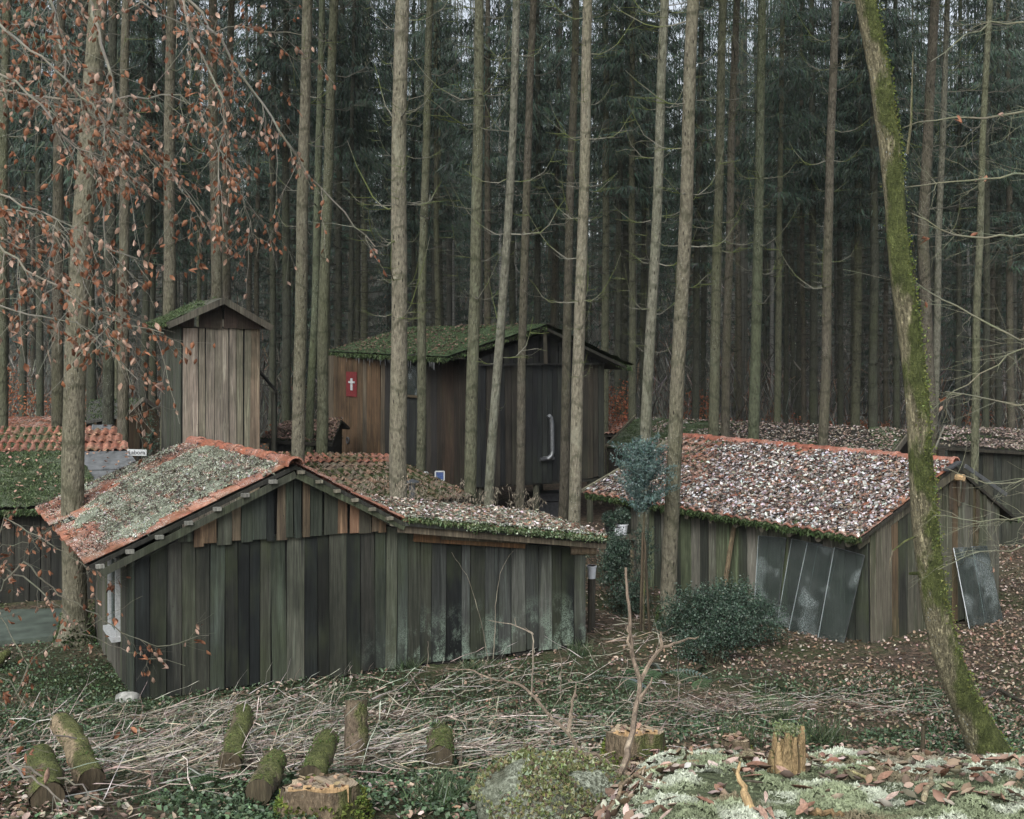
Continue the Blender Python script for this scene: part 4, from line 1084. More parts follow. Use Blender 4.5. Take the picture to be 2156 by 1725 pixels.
# sign, pictures
sg = thing('labora_sign', 'small white board with black lettering reading Labora by the tower foot', 'sign', P(288, 965, 22.8))
c = P(288.5, 953, 22.8)
part('sign_board', MB().box(c, Vector((.185,0,-.006)), Vector((0,.012,0)), Vector((0,0,.06))), M['white'], sg)
part('sign_post', MB().box(Vector((c.x, c.y + .04, c.z/2 - .1)), Vector((.02,0,0)), Vector((0,.02,0)), Vector((0,0,c.z/2 + .1))), M['wood_dark'], sg, color=(.03,.03,.028))
cu = bpy.data.curves.new('lettering', 'FONT'); cu.body = 'Labora'; cu.size = .115; cu.align_x = 'CENTER'; cu.align_y = 'CENTER'; cu.extrude = .002
to = bpy.data.objects.new('lettering_tmp', cu)
me = bpy.data.meshes.new_from_object(to); bpy.data.objects.remove(to)
part('lettering', me, M['black'], sg, mw=Matrix.Translation(c + Vector((0, -.016, .0))) @ Matrix.Rotation(math.radians(90), 4, 'X'))
for (x0, x1, y0, y1, lb) in ((916, 936, 992, 1012, 'framed blue picture propped behind the middle hut roof'), (890, 901, 994, 1004, 'tiny blue card left of the framed picture')):
    Y = 24.6; c = P((x0+x1)/2, (y0+y1)/2, Y); w_, h_ = (x1-x0)/F*Y/2, (y1-y0)/F*Y/2
    t = thing('picture', lb, 'picture', (c.x, c.y, c.z - h_))
    part('picture_sheet', MB().box(c, Vector((w_*.86,0,-.012)), Vector((0,.006,0)), Vector((0,0,h_*.84))), M['blue'], t)
    for a, b in (((-1,-1),(-1,1)), ((1,-1),(1,1)), ((-1,1),(1,1)), ((-1,-1),(1,-1))):
        part('picture_frame', MB().beam(c + Vector((a[0]*w_*.93,-.01,a[1]*h_*.92)), c + Vector((b[0]*w_*.93,-.01,b[1]*h_*.92)), .025, .02, up=(0,1,0)), M['white'], t)
    part('picture_stand', MB().box(Vector((c.x, c.y + .03, (c.z - h_)/2)), Vector((.03,0,0)), Vector((0,.015,0)), Vector((0,0,(c.z + h_)/2))), M['wood_dark'], t, color=(.03,.028,.025))

# ============================================================ spruces
def branch_mesh(seed, mossy):
    r = random.Random(seed); mb = MB(); L = 1.0; pts = []
    curl = r.uniform(.3, 1.5); side = r.uniform(-.4, .4)
    for i in range(7):
        t = i/6; pts.append(Vector((t*L*(1 - .15*t), side*t*t, -.14*math.sin(t*3)*.6 + curl*t*t*.75 + r.uniform(-.035,.035))))
    mb.tube(pts, [.0125*(1-.8*i/6) for i in range(7)], 4, cap=False)
    cols = [(.085,.09,.05)]
    for k in range(r.randint(5, 11)):
        i = r.randint(1, 5); p = pts[i]; a = r.choice((-1, 1)); l = r.uniform(.12, .42)
        q1 = p + Vector((l*.5, a*l*.5, r.uniform(-.05,.15)*l)); q2 = p + Vector((l*.9, a*l*.75, r.uniform(-.1,.45)*l))
        mb.tube([p, q1, q2], [.0055, .004, .0018], 3, cap=False)
    me = mb.mesh('branch')
    n = len(me.vertices); co = np.array([v.co[:] for v in me.vertices])
    c = np.where((fbm(co[:,0]*6+seed, co[:,1]*6, co[:,2]*6)[:,None] > .47) & mossy, np.array([[.095,.115,.04]]), np.array([[.15,.145,.12]] if mossy else [[.075,.072,.06]]))
    ca = me.color_attributes.new('col', 'FLOAT_COLOR', 'POINT'); c4 = np.ones((n,4), np.float32); c4[:, :3] = c; ca.data.foreach_set('color', c4.ravel())
    me.materials.append(M['twig']); return me
BR_M = [branch_mesh(s_, True) for s_ in range(6)]; BR_D = [branch_mesh(s_+50, False) for s_ in range(6)]

def crown_mesh(seed, z0, H, Rmax, dens=1.0, ragged=.4, thin=1.0):
    """drooping spruce boughs: hanging twig blades along arching branches"""
    r = np.random.default_rng(seed); P_, D_, S_, C_ = [], [], [], []
    z = z0
    while z < H - .3:
        f = (z - z0)/(H - z0); Lm = Rmax*(1 - f)**.75*(.45 + .55*min(1, f*5 + .35))
        for k in range(r.integers(4, 7)):
            if r.random() < .12: continue
            az = r.random()*6.283; L = Lm*r.uniform(1-ragged, 1.1)
            n = max(6, int(L*dens*46)); t = np.sort(r.random(n))**.8
            rad = t*L; up = r.uniform(-.05, .22); zz = z + r.uniform(-.2,.2) + up*rad - .16*rad**2*r.uniform(.5,1.2) + .06*rad**3*.3
            lat = r.standard_normal(n)*.10*(1 + rad)*1.2
            x = rad*np.cos(az) - lat*np.sin(az); y = rad*np.sin(az) + lat*np.cos(az)
            P_.append(np.stack([x, y, zz - np.abs(lat)*.25], -1))
            d = np.stack([np.cos(az)*.45 + r.standard_normal(n)*.4, np.sin(az)*.45 + r.standard_normal(n)*.4, -1.0 + r.standard_normal(n)*.45], -1)
            D_.append(d); S_.append(r.uniform(.10, .42, n)*(1 - .3*f))
            br = r.uniform(.6, 1.35)
            C_.append(np.stack([r.uniform(.036,.056,n), r.uniform(.054,.078,n), r.uniform(.042,.058,n)], -1)*br)
        z += r.uniform(.3, .55)
    p, d, s_, c = map(np.concatenate, (P_, D_, S_, C_)); n = len(p)
    bladeV = np.array([(-.5,0,0), (.5,0,0), (.22,.05,.6), (0,0,1.), (-.25,-.05,.5)]); bladeF = np.array([(0,1,2), (0,2,4), (4,2,3)])
    w = s_*r.uniform(.07, .17, n)*thin
    return scatter('crown', bladeV, bladeF, p, frames(d, r.random(n)*6.283), np.stack([w, w, s_], -1), c)

def twig_mesh(seed, z0, z1, n_per=4, L=(.7, 1.7), rad=.1):
    r = random.Random(seed); mb = MB(); z = z0
    while z < z1:
        for k in range(r.randint(2, n_per)):
            az = r.random()*6.283; l = r.uniform(*L); up = r.uniform(.1, .6); pts = []
            dr = r.uniform(-.3, .15)
            for i in range(5):
                t = i/4; q = l*t; pts.append(Vector((q*math.cos(az+dr*t), q*math.sin(az+dr*t), z + dr*q*.6 + up*q*q*.35)))
            mb.tube(pts, [.014, .011, .008, .005, .002], 3, cap=False)
            for _ in range(4):
                p = pts[r.randint(1, 4)]; a2 = az + r.choice((-1,1))*r.uniform(.4,1.1); ll = r.uniform(.15,.6)
                mb.tube([p, p + Vector((ll*math.cos(a2), ll*math.sin(a2), r.uniform(-.2,.15)*ll))], [.005, .0015], 3, cap=False)
        z += r.uniform(.18, .4)
    me = mb.mesh('dead_twigs'); n = len(me.vertices)
    ca = me.color_attributes.new('col', 'FLOAT_COLOR', 'POINT'); c4 = np.ones((n,4), np.float32); c4[:, :3] = (.048,.047,.038); ca.data.foreach_set('color', c4.ravel())
    me.materials.append(M['twig']); return me

def trunk_mesh(pts, radf, n=12, seed=0, dz=.35, roots=True, knots=True):
    """pts: list of (x, y, z) offsets from low to high"""
    zs = [p[2] for p in pts]; z = zs[0]; rows = []
    Z = list(np.arange(zs[0], min(zs[-1], 14), dz)) + list(np.arange(max(14, zs[0]), zs[-1], 1.5)) + [zs[-1]]
    Z = np.array(Z); X = np.interp(Z, zs, [p[0] for p in pts]); Yy = np.interp(Z, zs, [p[1] for p in pts])
    X = X + (vnoise(Z*.35 + seed*3.1, 0, seed) - .5)*.07; Yy = Yy + (vnoise(Z*.35 + seed*7.7, 3, seed) - .5)*.07
    A = np.linspace(0, 2*np.pi, n, endpoint=False)
    zz, aa = np.meshgrid(Z, A, indexing='ij')
    R = np.array([radf(v) for v in Z])[:, None]*(1 + .10*(vnoise(np.cos(aa)*1.6 + seed, np.sin(aa)*1.6, zz*1.1) - .5) + .05*(vnoise(np.cos(aa)*4, np.sin(aa)*4 + seed, zz*5) - .5))
    if roots:
        hgt = np.clip(1 - (zz - Z[0] - .1)/.55, 0, 1)**2
        R = R*(1 + hgt*(.45 + .55*np.maximum(0, np.sin(aa*4 + seed))))
    V_ = np.stack([X[:, None] + R*np.cos(aa), Yy[:, None] + R*np.sin(aa), zz], -1).reshape(-1, 3)
    m_ = len(Z); i, k = np.meshgrid(np.arange(m_-1), np.arange(n), indexing='ij'); i, k = i.ravel(), k.ravel(); k2 = (k+1) % n
    return np_mesh('trunk', V_, np.stack([i*n+k, i*n+k2, (i+1)*n+k2, (i+1)*n+k], -1), smooth_=True)

HT = 28.0
CROWN_HI = [crown_mesh(100+i, 14.5 + .5*i, 28, 2.5) for i in range(3)]
CROWN_FAR = [crown_mesh(200+i, z0, 27, 2.5, 1.15) for i, z0 in enumerate((6.5, 7.5, 8.5, 9.5, 10.5, 12))]
CROWN_LOW = [crown_mesh(300+i, z0, 25, 2.8, .9) for i, z0 in enumerate((2.0, 3.5, 5.0))]
for me in CROWN_HI + CROWN_FAR + CROWN_LOW: me.materials.append(M['needle'])
TW = [twig_mesh(i, 3.0, 10, 4) for i in range(4)]
TW_HI = [twig_mesh(i+20, 6.5, 15, 4) for i in range(3)]

BK = dict(tan=(.122,.114,.086), grey=(.120,.120,.096), brown=(.080,.073,.057), green=(.075,.086,.056), dark=(.044,.047,.036), pale=(.148,.138,.107), olive=(.088,.091,.062))
def spruce(px_pts, Y, wpx, col, label, lo=None, nb=6, mossy=True, crown=0, cz=0.0, moss_foot=False, hi=13.5, group='spruce trunks among the huts', mid=True):
    """px_pts: photo points of the stem from bottom to top, all at distance Y"""
    b = P(px_pts[0][0], px_pts[0][1], Y)
    w0 = [P(a, c_, Y) for a, c_ in px_pts]
    gz_ = g(b.x, b.y) - .15
    top, prev = w0[-1], w0[-2]
    sl = (top.x - prev.x)/max(.1, (top.z - prev.z))
    pts = [(w0[0].x - (w0[1].x - w0[0].x)/max(.1, w0[1].z - w0[0].z)*(w0[0].z - gz_), gz_)] + [(p.x, p.z) for p in w0] + [(top.x + sl*(HT - top.z)*.5, HT)]
    pts = [pts[0]] + [q_ for q_ in pts[1:] if q_[1] > gz_ + .3]
    bx = pts[0][0]
    t = thing('spruce_tree', label, 'spruce', (bx, Y, gz_ + .15), group)
    L = [(p[0] - bx, 0, p[1] - gz_ - .15) for p in pts]
    R0 = wpx/F*Y/2
    radf = lambda z: max(.03, R0*(1.06 - .78*(z/HT)) * (1 + .12*max(0, 1 - z/1.2)))
    seed = int(px_pts[0][0]) % 97
    c = BK[col]; v = rng.uniform(.88, 1.12)
    part('trunk', trunk_mesh(L, radf, 14 if Y < 24 else 11, seed, .3), M['bark'], t, color=tuple(a*v for a in c), local=True)
    cxy = lambda z: (np.interp(z, [q_[2] for q_ in L], [q_[0] for q_ in L]))
    z = lo if lo is not None else 4.0
    ms = BR_M if mossy else BR_D
    while z < hi:
        k = rng.randint(max(1, nb-3), nb); a0 = rng.random()*6.28
        for i in range(k):
            az = a0 + 6.28*i/k + rng.uniform(-.5,.5); s_ = rng.choice((.25, .45, .7, .9, 1.2))*rng.uniform(.7,1.1)*(.7 + .05*z)
            mw = Matrix.Translation((cxy(z) + R0*.7*math.cos(az), R0*.7*math.sin(az), z + rng.uniform(-.06,.06))) @ Matrix.Rotation(az, 4, 'Z') @ Matrix.Diagonal((s_, s_, s_*rng.uniform(.7,1.15), 1))
            part('branch', rng.choice(ms), None, t, local=True, mw=mw)
        z += rng.uniform(.55, .95)
    me = CROWN_HI[crown % 3]
    part('crown', me, None, t, local=True, mw=Matrix.Translation((cxy(18), 0, cz)) @ Matrix.Rotation(rng.random()*6.28, 4, 'Z'))
    if moss_foot:
        n_ = 900; az = nr.random(n_)*6.28; zz = np.abs(nr.standard_normal(n_))*.16
        rr = np.array([radf(q_) for q_ in zz])*(1.04 + .5*np.clip(1 - zz/.5, 0, 1)**2)
        pp = np.stack([cxy(.3) + rr*np.cos(az), rr*np.sin(az), zz + .0], -1)
        part('moss', scatter('moss', TUFT_V, TUFT_F, pp, frames(np.stack([np.cos(az), np.sin(az), .4 + 0*az], -1) + .4*nr.standard_normal((n_,3)), nr.random(n_)*6.28), nr.uniform(.02,.05,n_), pick(MOSSG, n_)), M['tuft'], t, kind='stuff', local=True)
    return t

spruce([(158,1340), (158,1050), (163,700), (180,400), (205,0)], 17.9, 47, 'tan', 'thick spruce growing through the left eave of the front hut, roots mossy', lo=7.2, nb=2, moss_foot=True)
spruce([(838,1060), (836,950), (838,500), (850,0)], 19.6, 37, 'pale', 'thickest pale spruce in the middle, rising behind the lean-to beside the chimney pipe', lo=4.9, nb=7)
spruce([(1405,1318), (1410,1150), (1425,900), (1440,500), (1462,0)], 19.4, 32, 'tan', 'speckled spruce in front of the tiled hut beside the bushes', lo=5.6, nb=3, moss_foot=True)
spruce([(1347,1275), (1358,900), (1375,550), (1400,0)], 21.3, 24, 'grey', 'spruce close to the tiled hut wall, behind the staked conifer', lo=4.6, nb=5)
spruce([(1207,1100), (1214,800), (1225,500), (1240,0)], 21.5, 26, 'pale', 'lichen spotted spruce behind the right end of the lean-to, branchy and pale', lo=3.9, nb=6)
spruce([(1030,1070), (1046,850), (1070,500), (1085,0)], 20.9, 20, 'grey', 'slim spruce leaning right in front of the stilt cabin corner', lo=3.3, nb=3)
spruce([(990,1065), (995,700), (1000,450), (1010,0)], 22.2, 26, 'olive', 'upright olive spruce with a white scar, left of the leaning slim one', lo=5.4, nb=5)
spruce([(1092,1075), (1100,800), (1108,500), (1125,0)], 24.8, 19, 'brown', 'brown spruce crossing the middle of the cabin gable', lo=6.0, nb=4, mossy=False)
spruce([(1187,1095), (1192,750), (1200,400), (1213,0)], 26.5, 20, 'brown', 'dark brown spruce by the stove pipe of the cabin', lo=6.2, nb=4, mossy=False)
spruce([(884,990), (890,700), (895,400), (907,0)], 26.0, 20, 'olive', 'thin olive spruce in front of the cabin window', lo=6.5, nb=3, mossy=False)
spruce([(628,962), (636,700), (640,400), (646,0)], 23.5, 28, 'tan', 'tan spruce just behind the ridge of the front hut, right of the tower', lo=6.8, nb=3)
spruce([(653,955), (660,700), (668,400), (678,0)], 27.5, 18, 'green', 'greenish spruce squeezed between two tan spruces right of the tower', lo=7, nb=3, mossy=False)
spruce([(674,950), (682,700), (690,400), (706,0)], 27.0, 25, 'olive', 'spruce at the left end of the stilt cabin, darker than its tan neighbour', lo=6.4, nb=5, mossy=False)
spruce([(1503,928), (1508,600), (1513,300), (1521,0)], 28.6, 23, 'olive', 'olive spruce at the ridge of the long hut, left one of a close pair', lo=6.2, nb=4)
spruce([(1529,925), (1533,600), (1540,300), (1551,0)], 30.2, 19, 'brown', 'brown spruce at the ridge of the long hut, right one of a close pair', lo=6.5, nb=4, mossy=False)
spruce([(1583,930), (1592,600), (1598,300), (1606,0)], 28.2, 24, 'green', 'green tinged spruce standing alone before the middle of the long hut', lo=5.6, nb=4)
spruce([(1733,945), (1740,600), (1748,300), (1760,0)], 27.2, 22, 'brown', 'spruce before the leafy right half of the long hut', lo=5.4, nb=5)
spruce([(1962,1040), (1945,500), (1966,0)], 31.0, 27, 'brown', 'broad red brown spruce just right of the mossy trunk', lo=7.5, nb=3, mossy=False)
spruce([(1966,930), (1975,500), (1996,0)], 32.5, 16, 'grey', 'slender grey spruce beside the broad red brown one', lo=6.2, nb=5)
spruce([(2053,960), (2056,600), (2068,300), (2085,0)], 27.2, 17, 'olive', 'thin spruce in front of the right edge hut', lo=6.5, nb=4, mossy=False)
spruce([(258,930), (260,600), (263,300), (268,0)], 26.5, 24, 'brown', 'brown spruce above the Labora sign, left of the tower', lo=7, nb=3, mossy=False)
spruce([(225,920), (228,600), (232,300), (238,0)], 28.0, 25, 'dark', 'dark spruce close beside the thick left one, before the brown hut', lo=7, nb=3, mossy=False)
spruce([(119,905), (121,600), (124,300), (128,0)], 28.5, 26, 'brown', 'brown spruce at the far tiled roof left of the thick one', lo=7.2, nb=3, mossy=False)
spruce([(350,900), (357,600), (360,300), (364,0)], 28.8, 28, 'tan', 'tan spruce rising behind the left edge of the tower roof', lo=7.2, nb=3)
spruce([(452,900), (456,600), (452,300), (448,0)], 30.5, 26, 'tan', 'tan spruce rising behind the tower ridge, left one of two', lo=7.5, nb=4)
spruce([(478,900), (476,600), (478,300), (488,0)], 31.5, 20, 'brown', 'brown spruce rising behind the tower ridge, right one of two', lo=7.5, nb=4, mossy=False)
spruce([(4,980), (6,600), (8,300), (14,0)], 27.0, 24, 'olive', 'spruce cut by the left edge of the picture', lo=7, nb=3)

# farther spruces one can still tell apart
mids = [(600,880,36,20,'dark','dark spruce between the tower awning and the tan spruce'), (735,740,40,13,'dark','dark thin spruce above the left end of the cabin roof'), (755,735,44,11,'dark','thin dark spruce, right neighbour of the one above the cabin left end'),
 (925,700,42,14,'olive','spruce right behind the cabin ridge, left of the olive one with the scar'), (870,700,46,11,'dark','thin spruce behind the cabin roof between two pale trunks'), (1027,690,40,17,'brown','brown spruce behind the cabin ridge just right of the scarred olive one'),
 (1132,690,44,16,'dark','dark spruce behind the cabin apex, left'), (1160,690,46,14,'brown','thin spruce behind the cabin apex, right'), (1272,760,38,18,'olive','olive spruce above the right slope of the cabin roof'), (1296,800,42,15,'dark','dark spruce at the right end of the cabin roof'),
 (1330,905,36,17,'olive','spruce at the left end of the long hut'), (1355,900,44,13,'dark','dark spruce behind the conifer, left of the speckled trunk'), (1462,905,42,16,'dark','dark spruce right behind the speckled trunk'), (1480,900,50,11,'dark','thin dark spruce between the speckled trunk and the pair'),
 (1632,905,38,15,'olive','thin olive spruce in the gap right of the green tinged one'), (1655,900,50,11,'dark','thin dark spruce in the middle gap of the right forest'), (1692,905,46,11,'brown','thin brown spruce left of the leafy roof spruce'), (1712,905,42,18,'dark','dark spruce touching the leafy roof spruce on its left'),
 (1770,908,44,14,'dark','dark spruce right of the leafy roof spruce'), (1800,908,42,19,'olive','olive spruce midway to the mossy trunk'), (1838,908,40,20,'dark','dark spruce left of the mossy trunk, broader'), (1864,905,52,11,'brown','thin brown spruce nearest the mossy trunk on its left'), (1886,910,42,15,'dark','dark spruce directly behind the mossy trunk'),
 (2015,900,44,13,'dark','dark spruce right of the slender grey one'), (2076,905,42,15,'dark','dark spruce above the right edge hut, middle'), (2102,905,48,14,'dark','dark thin spruce above the right edge hut, right'), (2130,905,44,16,'brown','brown spruce near the right edge of the picture'),
 (85,880,38,16,'dark','dark spruce left of the brown one at the far tiled roof'), (45,880,42,16,'dark','dark spruce near the left picture edge'), (300,860,38,18,'dark','dark spruce behind the brown hut, left of the tower'), (195,870,36,22,'dark','dark spruce half hidden by the thick left one'), (322,850,42,15,'dark','dark spruce at the left wall of the tower'),
 (570,860,40,15,'dark','dark spruce behind the tower awning'), (705,880,42,16,'dark','dark spruce at the left corner of the cabin')]
mid_tr = {}
def proto_trunk(k):
    if k not in mid_tr:
        me = trunk_mesh([(0,0,-.3), (.05*k-.1,0,9), (.1*k-.2,.1,HT)], lambda z: max(.03, .15*(1.06 - .8*z/HT)), 10, 60+k*7, .7)
        me.materials.append(M['bark_far']); mid_tr[k] = me
    return mid_tr[k]
def far_spruce(x, y, w, col, label, group, crown, tw, lean=0.0, sz=1.0, cr=True):
    t = thing('spruce_tree', label, 'spruce', (x, y, g(x, y)), group)
    k = rng.randrange(5); s_ = w/.30; rot = Matrix.Rotation(lean, 4, 'Y')
    v = rng.uniform(.85, 1.15)
    part('trunk', proto_trunk(k), None, t, color=tuple(a*v for a in BK[col]), local=True, mw=rot @ Matrix.Diagonal((s_, s_, sz, 1)) @ Matrix.Rotation(rng.random()*6.28, 4, 'Z'))
    if tw is not None: part('dead_twigs', tw, None, t, kind='stuff', local=True, mw=rot @ Matrix.Rotation(rng.random()*6.28, 4, 'Z') @ Matrix.Diagonal((1, 1, sz, 1)))
    part('crown', crown, None, t, local=True, mw=rot @ Matrix.Rotation(rng.random()*6.28, 4, 'Z') @ Matrix.Diagonal((sz*rng.uniform(.9,1.2), sz*rng.uniform(.9,1.2), sz, 1)))
    return t
taken = []
for (px, py, Y, w, col, lb) in mids:
    x = (px - CX)/F*Y
    far_spruce(x, Y, w/F*Y, col, lb, 'spruces behind the huts', rng.choice(CROWN_FAR[3:]) if Y < 41 else rng.choice(CROWN_FAR[1:]), rng.choice(TW_HI if Y < 40 else TW), rng.uniform(-.006, .014))
    taken.append((x, Y))
cnt = 0; tries = 0
while cnt < 230 and tries < 9000:
    tries += 1
    y = 44 + (rng.random()**.8)*86; x = rng.uniform(-.53, .53)*y
    if any((x-a)**2 + ((y-b)*.8)**2 < (2.5 + .012*y)**2 for a, b in taken): continue
    px = CX + x/y*F
    taken.append((x, y)); cnt += 1
    far_spruce(x, y, rng.uniform(.2, .36), rng.choice(['dark','dark','olive','brown']), 'slender dark spruce deep in the crowd of far trunks', 'far spruce crowd', (rng.choice(CROWN_FAR[2:]) if y < 75 else rng.choice(CROWN_LOW + CROWN_FAR[:2])), rng.choice(TW) if y < 85 else None, rng.uniform(-.015,.015), rng.uniform(.85, 1.1))

# the wood beyond them, too deep to count
fw_mb = MB(); cv, cf_, cc = [], [], []; ofs = 0
thin_c = [crown_mesh(500+i, z0, 25, 2.6, .22, thin=2.2) for i, z0 in enumerate((3.0, 5.0, 7.0))]
tc_ = []
for me in thin_c:
    a = np.zeros(len(me.vertices)*3, np.float32); me.vertices.foreach_get('co', a); f_ = np.zeros(len(me.polygons)*3, np.int32); me.loops.foreach_get('vertex_index', f_)
    c4 = np.zeros(len(me.vertices)*4, np.float32); me.color_attributes['col'].data.foreach_get('color', c4); tc_.append((a.reshape(-1,3), f_.reshape(-1,3), c4.reshape(-1,4)[:, :3]))
tv_, tf_ = [], []
for k in range(420):
    y = 58 + 90*rng.random()**.9; x = rng.uniform(-.54, .54)*y; z = g(x, y); r_ = rng.uniform(.08, .17); ln = rng.uniform(-.02,.02)
    a = np.array([(math.cos(q_*1.0472)*r_, math.sin(q_*1.0472)*r_, 0) for q_ in range(6)])
    base_ = len(tv_)*18
    tv_.append(np.concatenate([a + [x, y, z-.2], a*.75 + [x + ln*11, y, z + 11], a*.2 + [x + ln*26, y, z + 26]]))
    for lv in (0, 6):
        for q_ in range(6): tf_.append((base_+lv+q_, base_+lv+(q_+1)%6, base_+lv+6+(q_+1)%6, base_+lv+6+q_))
    if k % 3 == 0:
        v0, f0, c0_ = tc_[k % 3]; az = rng.random()*6.28; ca0, sa0 = math.cos(az), math.sin(az); s0_ = rng.uniform(.85,1.1)
        cv.append(np.stack([(v0[:,0]*ca0 - v0[:,1]*sa0)*s0_ + x, (v0[:,0]*sa0 + v0[:,1]*ca0)*s0_ + y, v0[:,2]*s0_ + z], -1)); cf_.append(f0 + ofs); cc.append(c0_); ofs += len(v0)
tvA = np.concatenate(tv_); fwo = single('far_wood', np_mesh('far_wood', tvA, np.array(tf_), np.repeat(np.array([rng.choice([(.045,.046,.036), (.06,.06,.047), (.085,.085,.07), (.17,.17,.155)]) for _ in tv_]), 18, 0)), M['twig'], 'dense far wood of thin dark trunks closing the view', 'wood', kind='stuff')
part('far_boughs', np_mesh('far_boughs', np.concatenate(cv), np.concatenate(cf_), np.concatenate(cc)), M['needle'], fwo, kind='stuff')

# ============================================================ the mossy leaning tree
mp_ = [(1772,-260,0.075), (1800,-80,0.079), (1820,0,0.083), (1850,150,0.086), (1878,350,0.090), (1893,560,0.092), (1914,700,0.095), (1929,830,0.099), (1938,960,0.104), (1943,1080,0.106), (1962,1250,0.107), (1996,1400,0.119), (2040,1500,0.135), (2070,1560,0.163)]
YM = 11.0
mt = thing('mossy_tree', 'large leaning trunk thick with green moss and white lichen in front of the tiled hut', 'tree', PG(2075, 1575, 9.5))
cl = [P(a, b, YM) for a, b, r_ in mp_[::-1]]; cr_ = [r_ for a, b, r_ in mp_[::-1]]
cl = [cl[0] + (cl[0]-cl[1]).normalized()*.5] + cl; cr_ = [.26] + cr_
up = cl[-1]; dv = (cl[-1]-cl[-3]).normalized()
cl += [up + dv*2 + Vector((-.2,0,.1)), up + dv*4 + Vector((-.3,.1,.8)), up + dv*6.5 + Vector((-.3,.3,1.6))]; cr_ += [.08, .06, .03]
# resample
seg = [0]
for i in range(1, len(cl)): seg.append(seg[-1] + (cl[i]-cl[i-1]).length)
sv = np.arange(0, seg[-1], .06)
cx_ = [np.interp(sv, seg, [p[i] for p in cl]) for i in range(3)]; rr_ = np.interp(sv, seg, cr_)
ker = np.ones(9)/9
for i in range(3):
    pad = np.pad(cx_[i], 4, mode='edge'); cx_[i] = np.convolve(pad, ker, 'valid')
n_ = 26; A_ = np.linspace(0, 2*np.pi, n_, endpoint=False)
zz, aa = np.meshgrid(sv, A_, indexing='ij')
ca_, sa_ = np.cos(aa), np.sin(aa)
mossn = np.clip((fbm(ca_*.8+2, sa_*.8, zz*.9, 3) + .28*ca_ - .5)*4, 0, 1)
bk = vnoise(aa*5.7, zz*5, 1.)
R_ = rr_[:, None]*(1 + .10*(vnoise(ca_*1.4, sa_*1.4, zz*1.3) - .5)) + .010*(bk - .5)*(1 - mossn) + mossn*(.006 + .016*vnoise(ca_*9, sa_*9, zz*22))
bx_ = np.stack(cx_, -1)
V_ = np.stack([bx_[:, None, 0] + R_*ca_, bx_[:, None, 1] + R_*sa_, np.repeat(bx_[:, 2:3], n_, 1) + R_*ca_*.18], -1)
m_ = len(sv); i_, k_ = np.meshgrid(np.arange(m_-1), np.arange(n_), indexing='ij'); i_, k_ = i_.ravel(), k_.ravel(); k2 = (k_+1) % n_
part('trunk', np_mesh('trunk', V_.reshape(-1,3), np.stack([i_*n_+k_, i_*n_+k2, (i_+1)*n_+k2, (i_+1)*n_+k_], -1), smooth_=True), M['bark_moss'], mt, color=(.30,.275,.18))
sel = np.argwhere(mossn > .35); sel = sel[nr.integers(0, len(sel), 9000)]
pp = V_[sel[:,0], sel[:,1]] + nr.standard_normal((len(sel),3))*.02
nn = np.stack([ca_[sel[:,0], sel[:,1]], sa_[sel[:,0], sel[:,1]], .3+0*pp[:,0]], -1) + .5*nr.standard_normal((len(sel),3))
part('moss', scatter('moss', TUFT_V, TUFT_F, pp, frames(nn, nr.random(len(sel))*6.28), nr.uniform(.01,.024,len(sel)), pick([(.11,.135,.035), (.15,.175,.05), (.085,.115,.045), (.18,.2,.075)], len(sel))), M['tuft'], mt, kind='stuff')
part('branch_stub', MB().tube([P(1932,1207,10.9), P(1916,1208,10.8)], [.018,.014], 6), M['bark_moss'], mt, color=(.15,.16,.07))
part('branch', MB().tube([P(1932,1128,10.9), P(1905,1140,10.7), P(1880,1160,10.6), P(1873,1185,10.6), P(1876,1210,10.6)], [.012,.009,.007,.005,.003], 5), M['bark_log'], mt, color=(.16,.14,.1))
part('branch', MB().tube([P(1910,325,11), P(1918,260,11), P(1920,180,11.1), P(1922,110,11.1)], [.014,.011,.008,.004], 5), M['bark_log'], mt, color=(.13,.12,.08))

# ============================================================ beech sprays with dry leaves
BEECH = [(.235,.10,.052), (.195,.08,.042), (.28,.135,.078), (.36,.235,.175), (.165,.068,.038), (.42,.29,.23)]
bl_me = MB().add([(0,-.5,0), (-.2,-.32,.05), (-.31,-.05,.09), (-.27,.22,.1), (-.13,.42,.07), (0,.58,.0), (.13,.42,.04), (.27,.22,.06), (.31,-.05,.08), (.2,-.32,.05), (0,-.2,-.02), (0,.12,-.03), (0,.36,-.015)],
   [(0,10,1), (1,10,2), (2,10,11), (2,11,3), (3,11,12), (3,12,4), (4,12,5), (5,12,6), (6,12,7), (7,12,11), (7,11,8), (8,11,10), (8,10,9), (9,10,0)]).mesh('leaf', True)
bl_me2 = bl_me.copy(); bl_me3 = bl_me.copy()
for v in bl_me3.vertices:
    v.co.z += .9*abs(v.co.x)**1.3 - .5*v.co.y**2 + .12*math.sin(v.co.y*9); v.co.x *= .55
for v in bl_me2.vertices:
    v.co.z += .35*abs(v.co.x) + .35*v.co.y**2; v.co.x *= .75
for me in (bl_me, bl_me2, bl_me3): me.materials.append(M['leaf_obj'])

def wig(pts, n, amp):
    """resample a 3-D polyline with a little wobble"""
    s_ = [0]
    for i in range(1, len(pts)): s_.append(s_[-1] + (pts[i]-pts[i-1]).length)
    t = np.linspace(0, s_[-1], n); c = [np.interp(t, s_, [p[i] for p in pts]) for i in range(3)]
    out = [Vector((c[0][k], c[1][k], c[2][k])) for k in range(n)]
    for k in range(1, n-1): out[k] += Vector((rng.gauss(0,amp), rng.gauss(0,amp), rng.gauss(0,amp)))
    return out

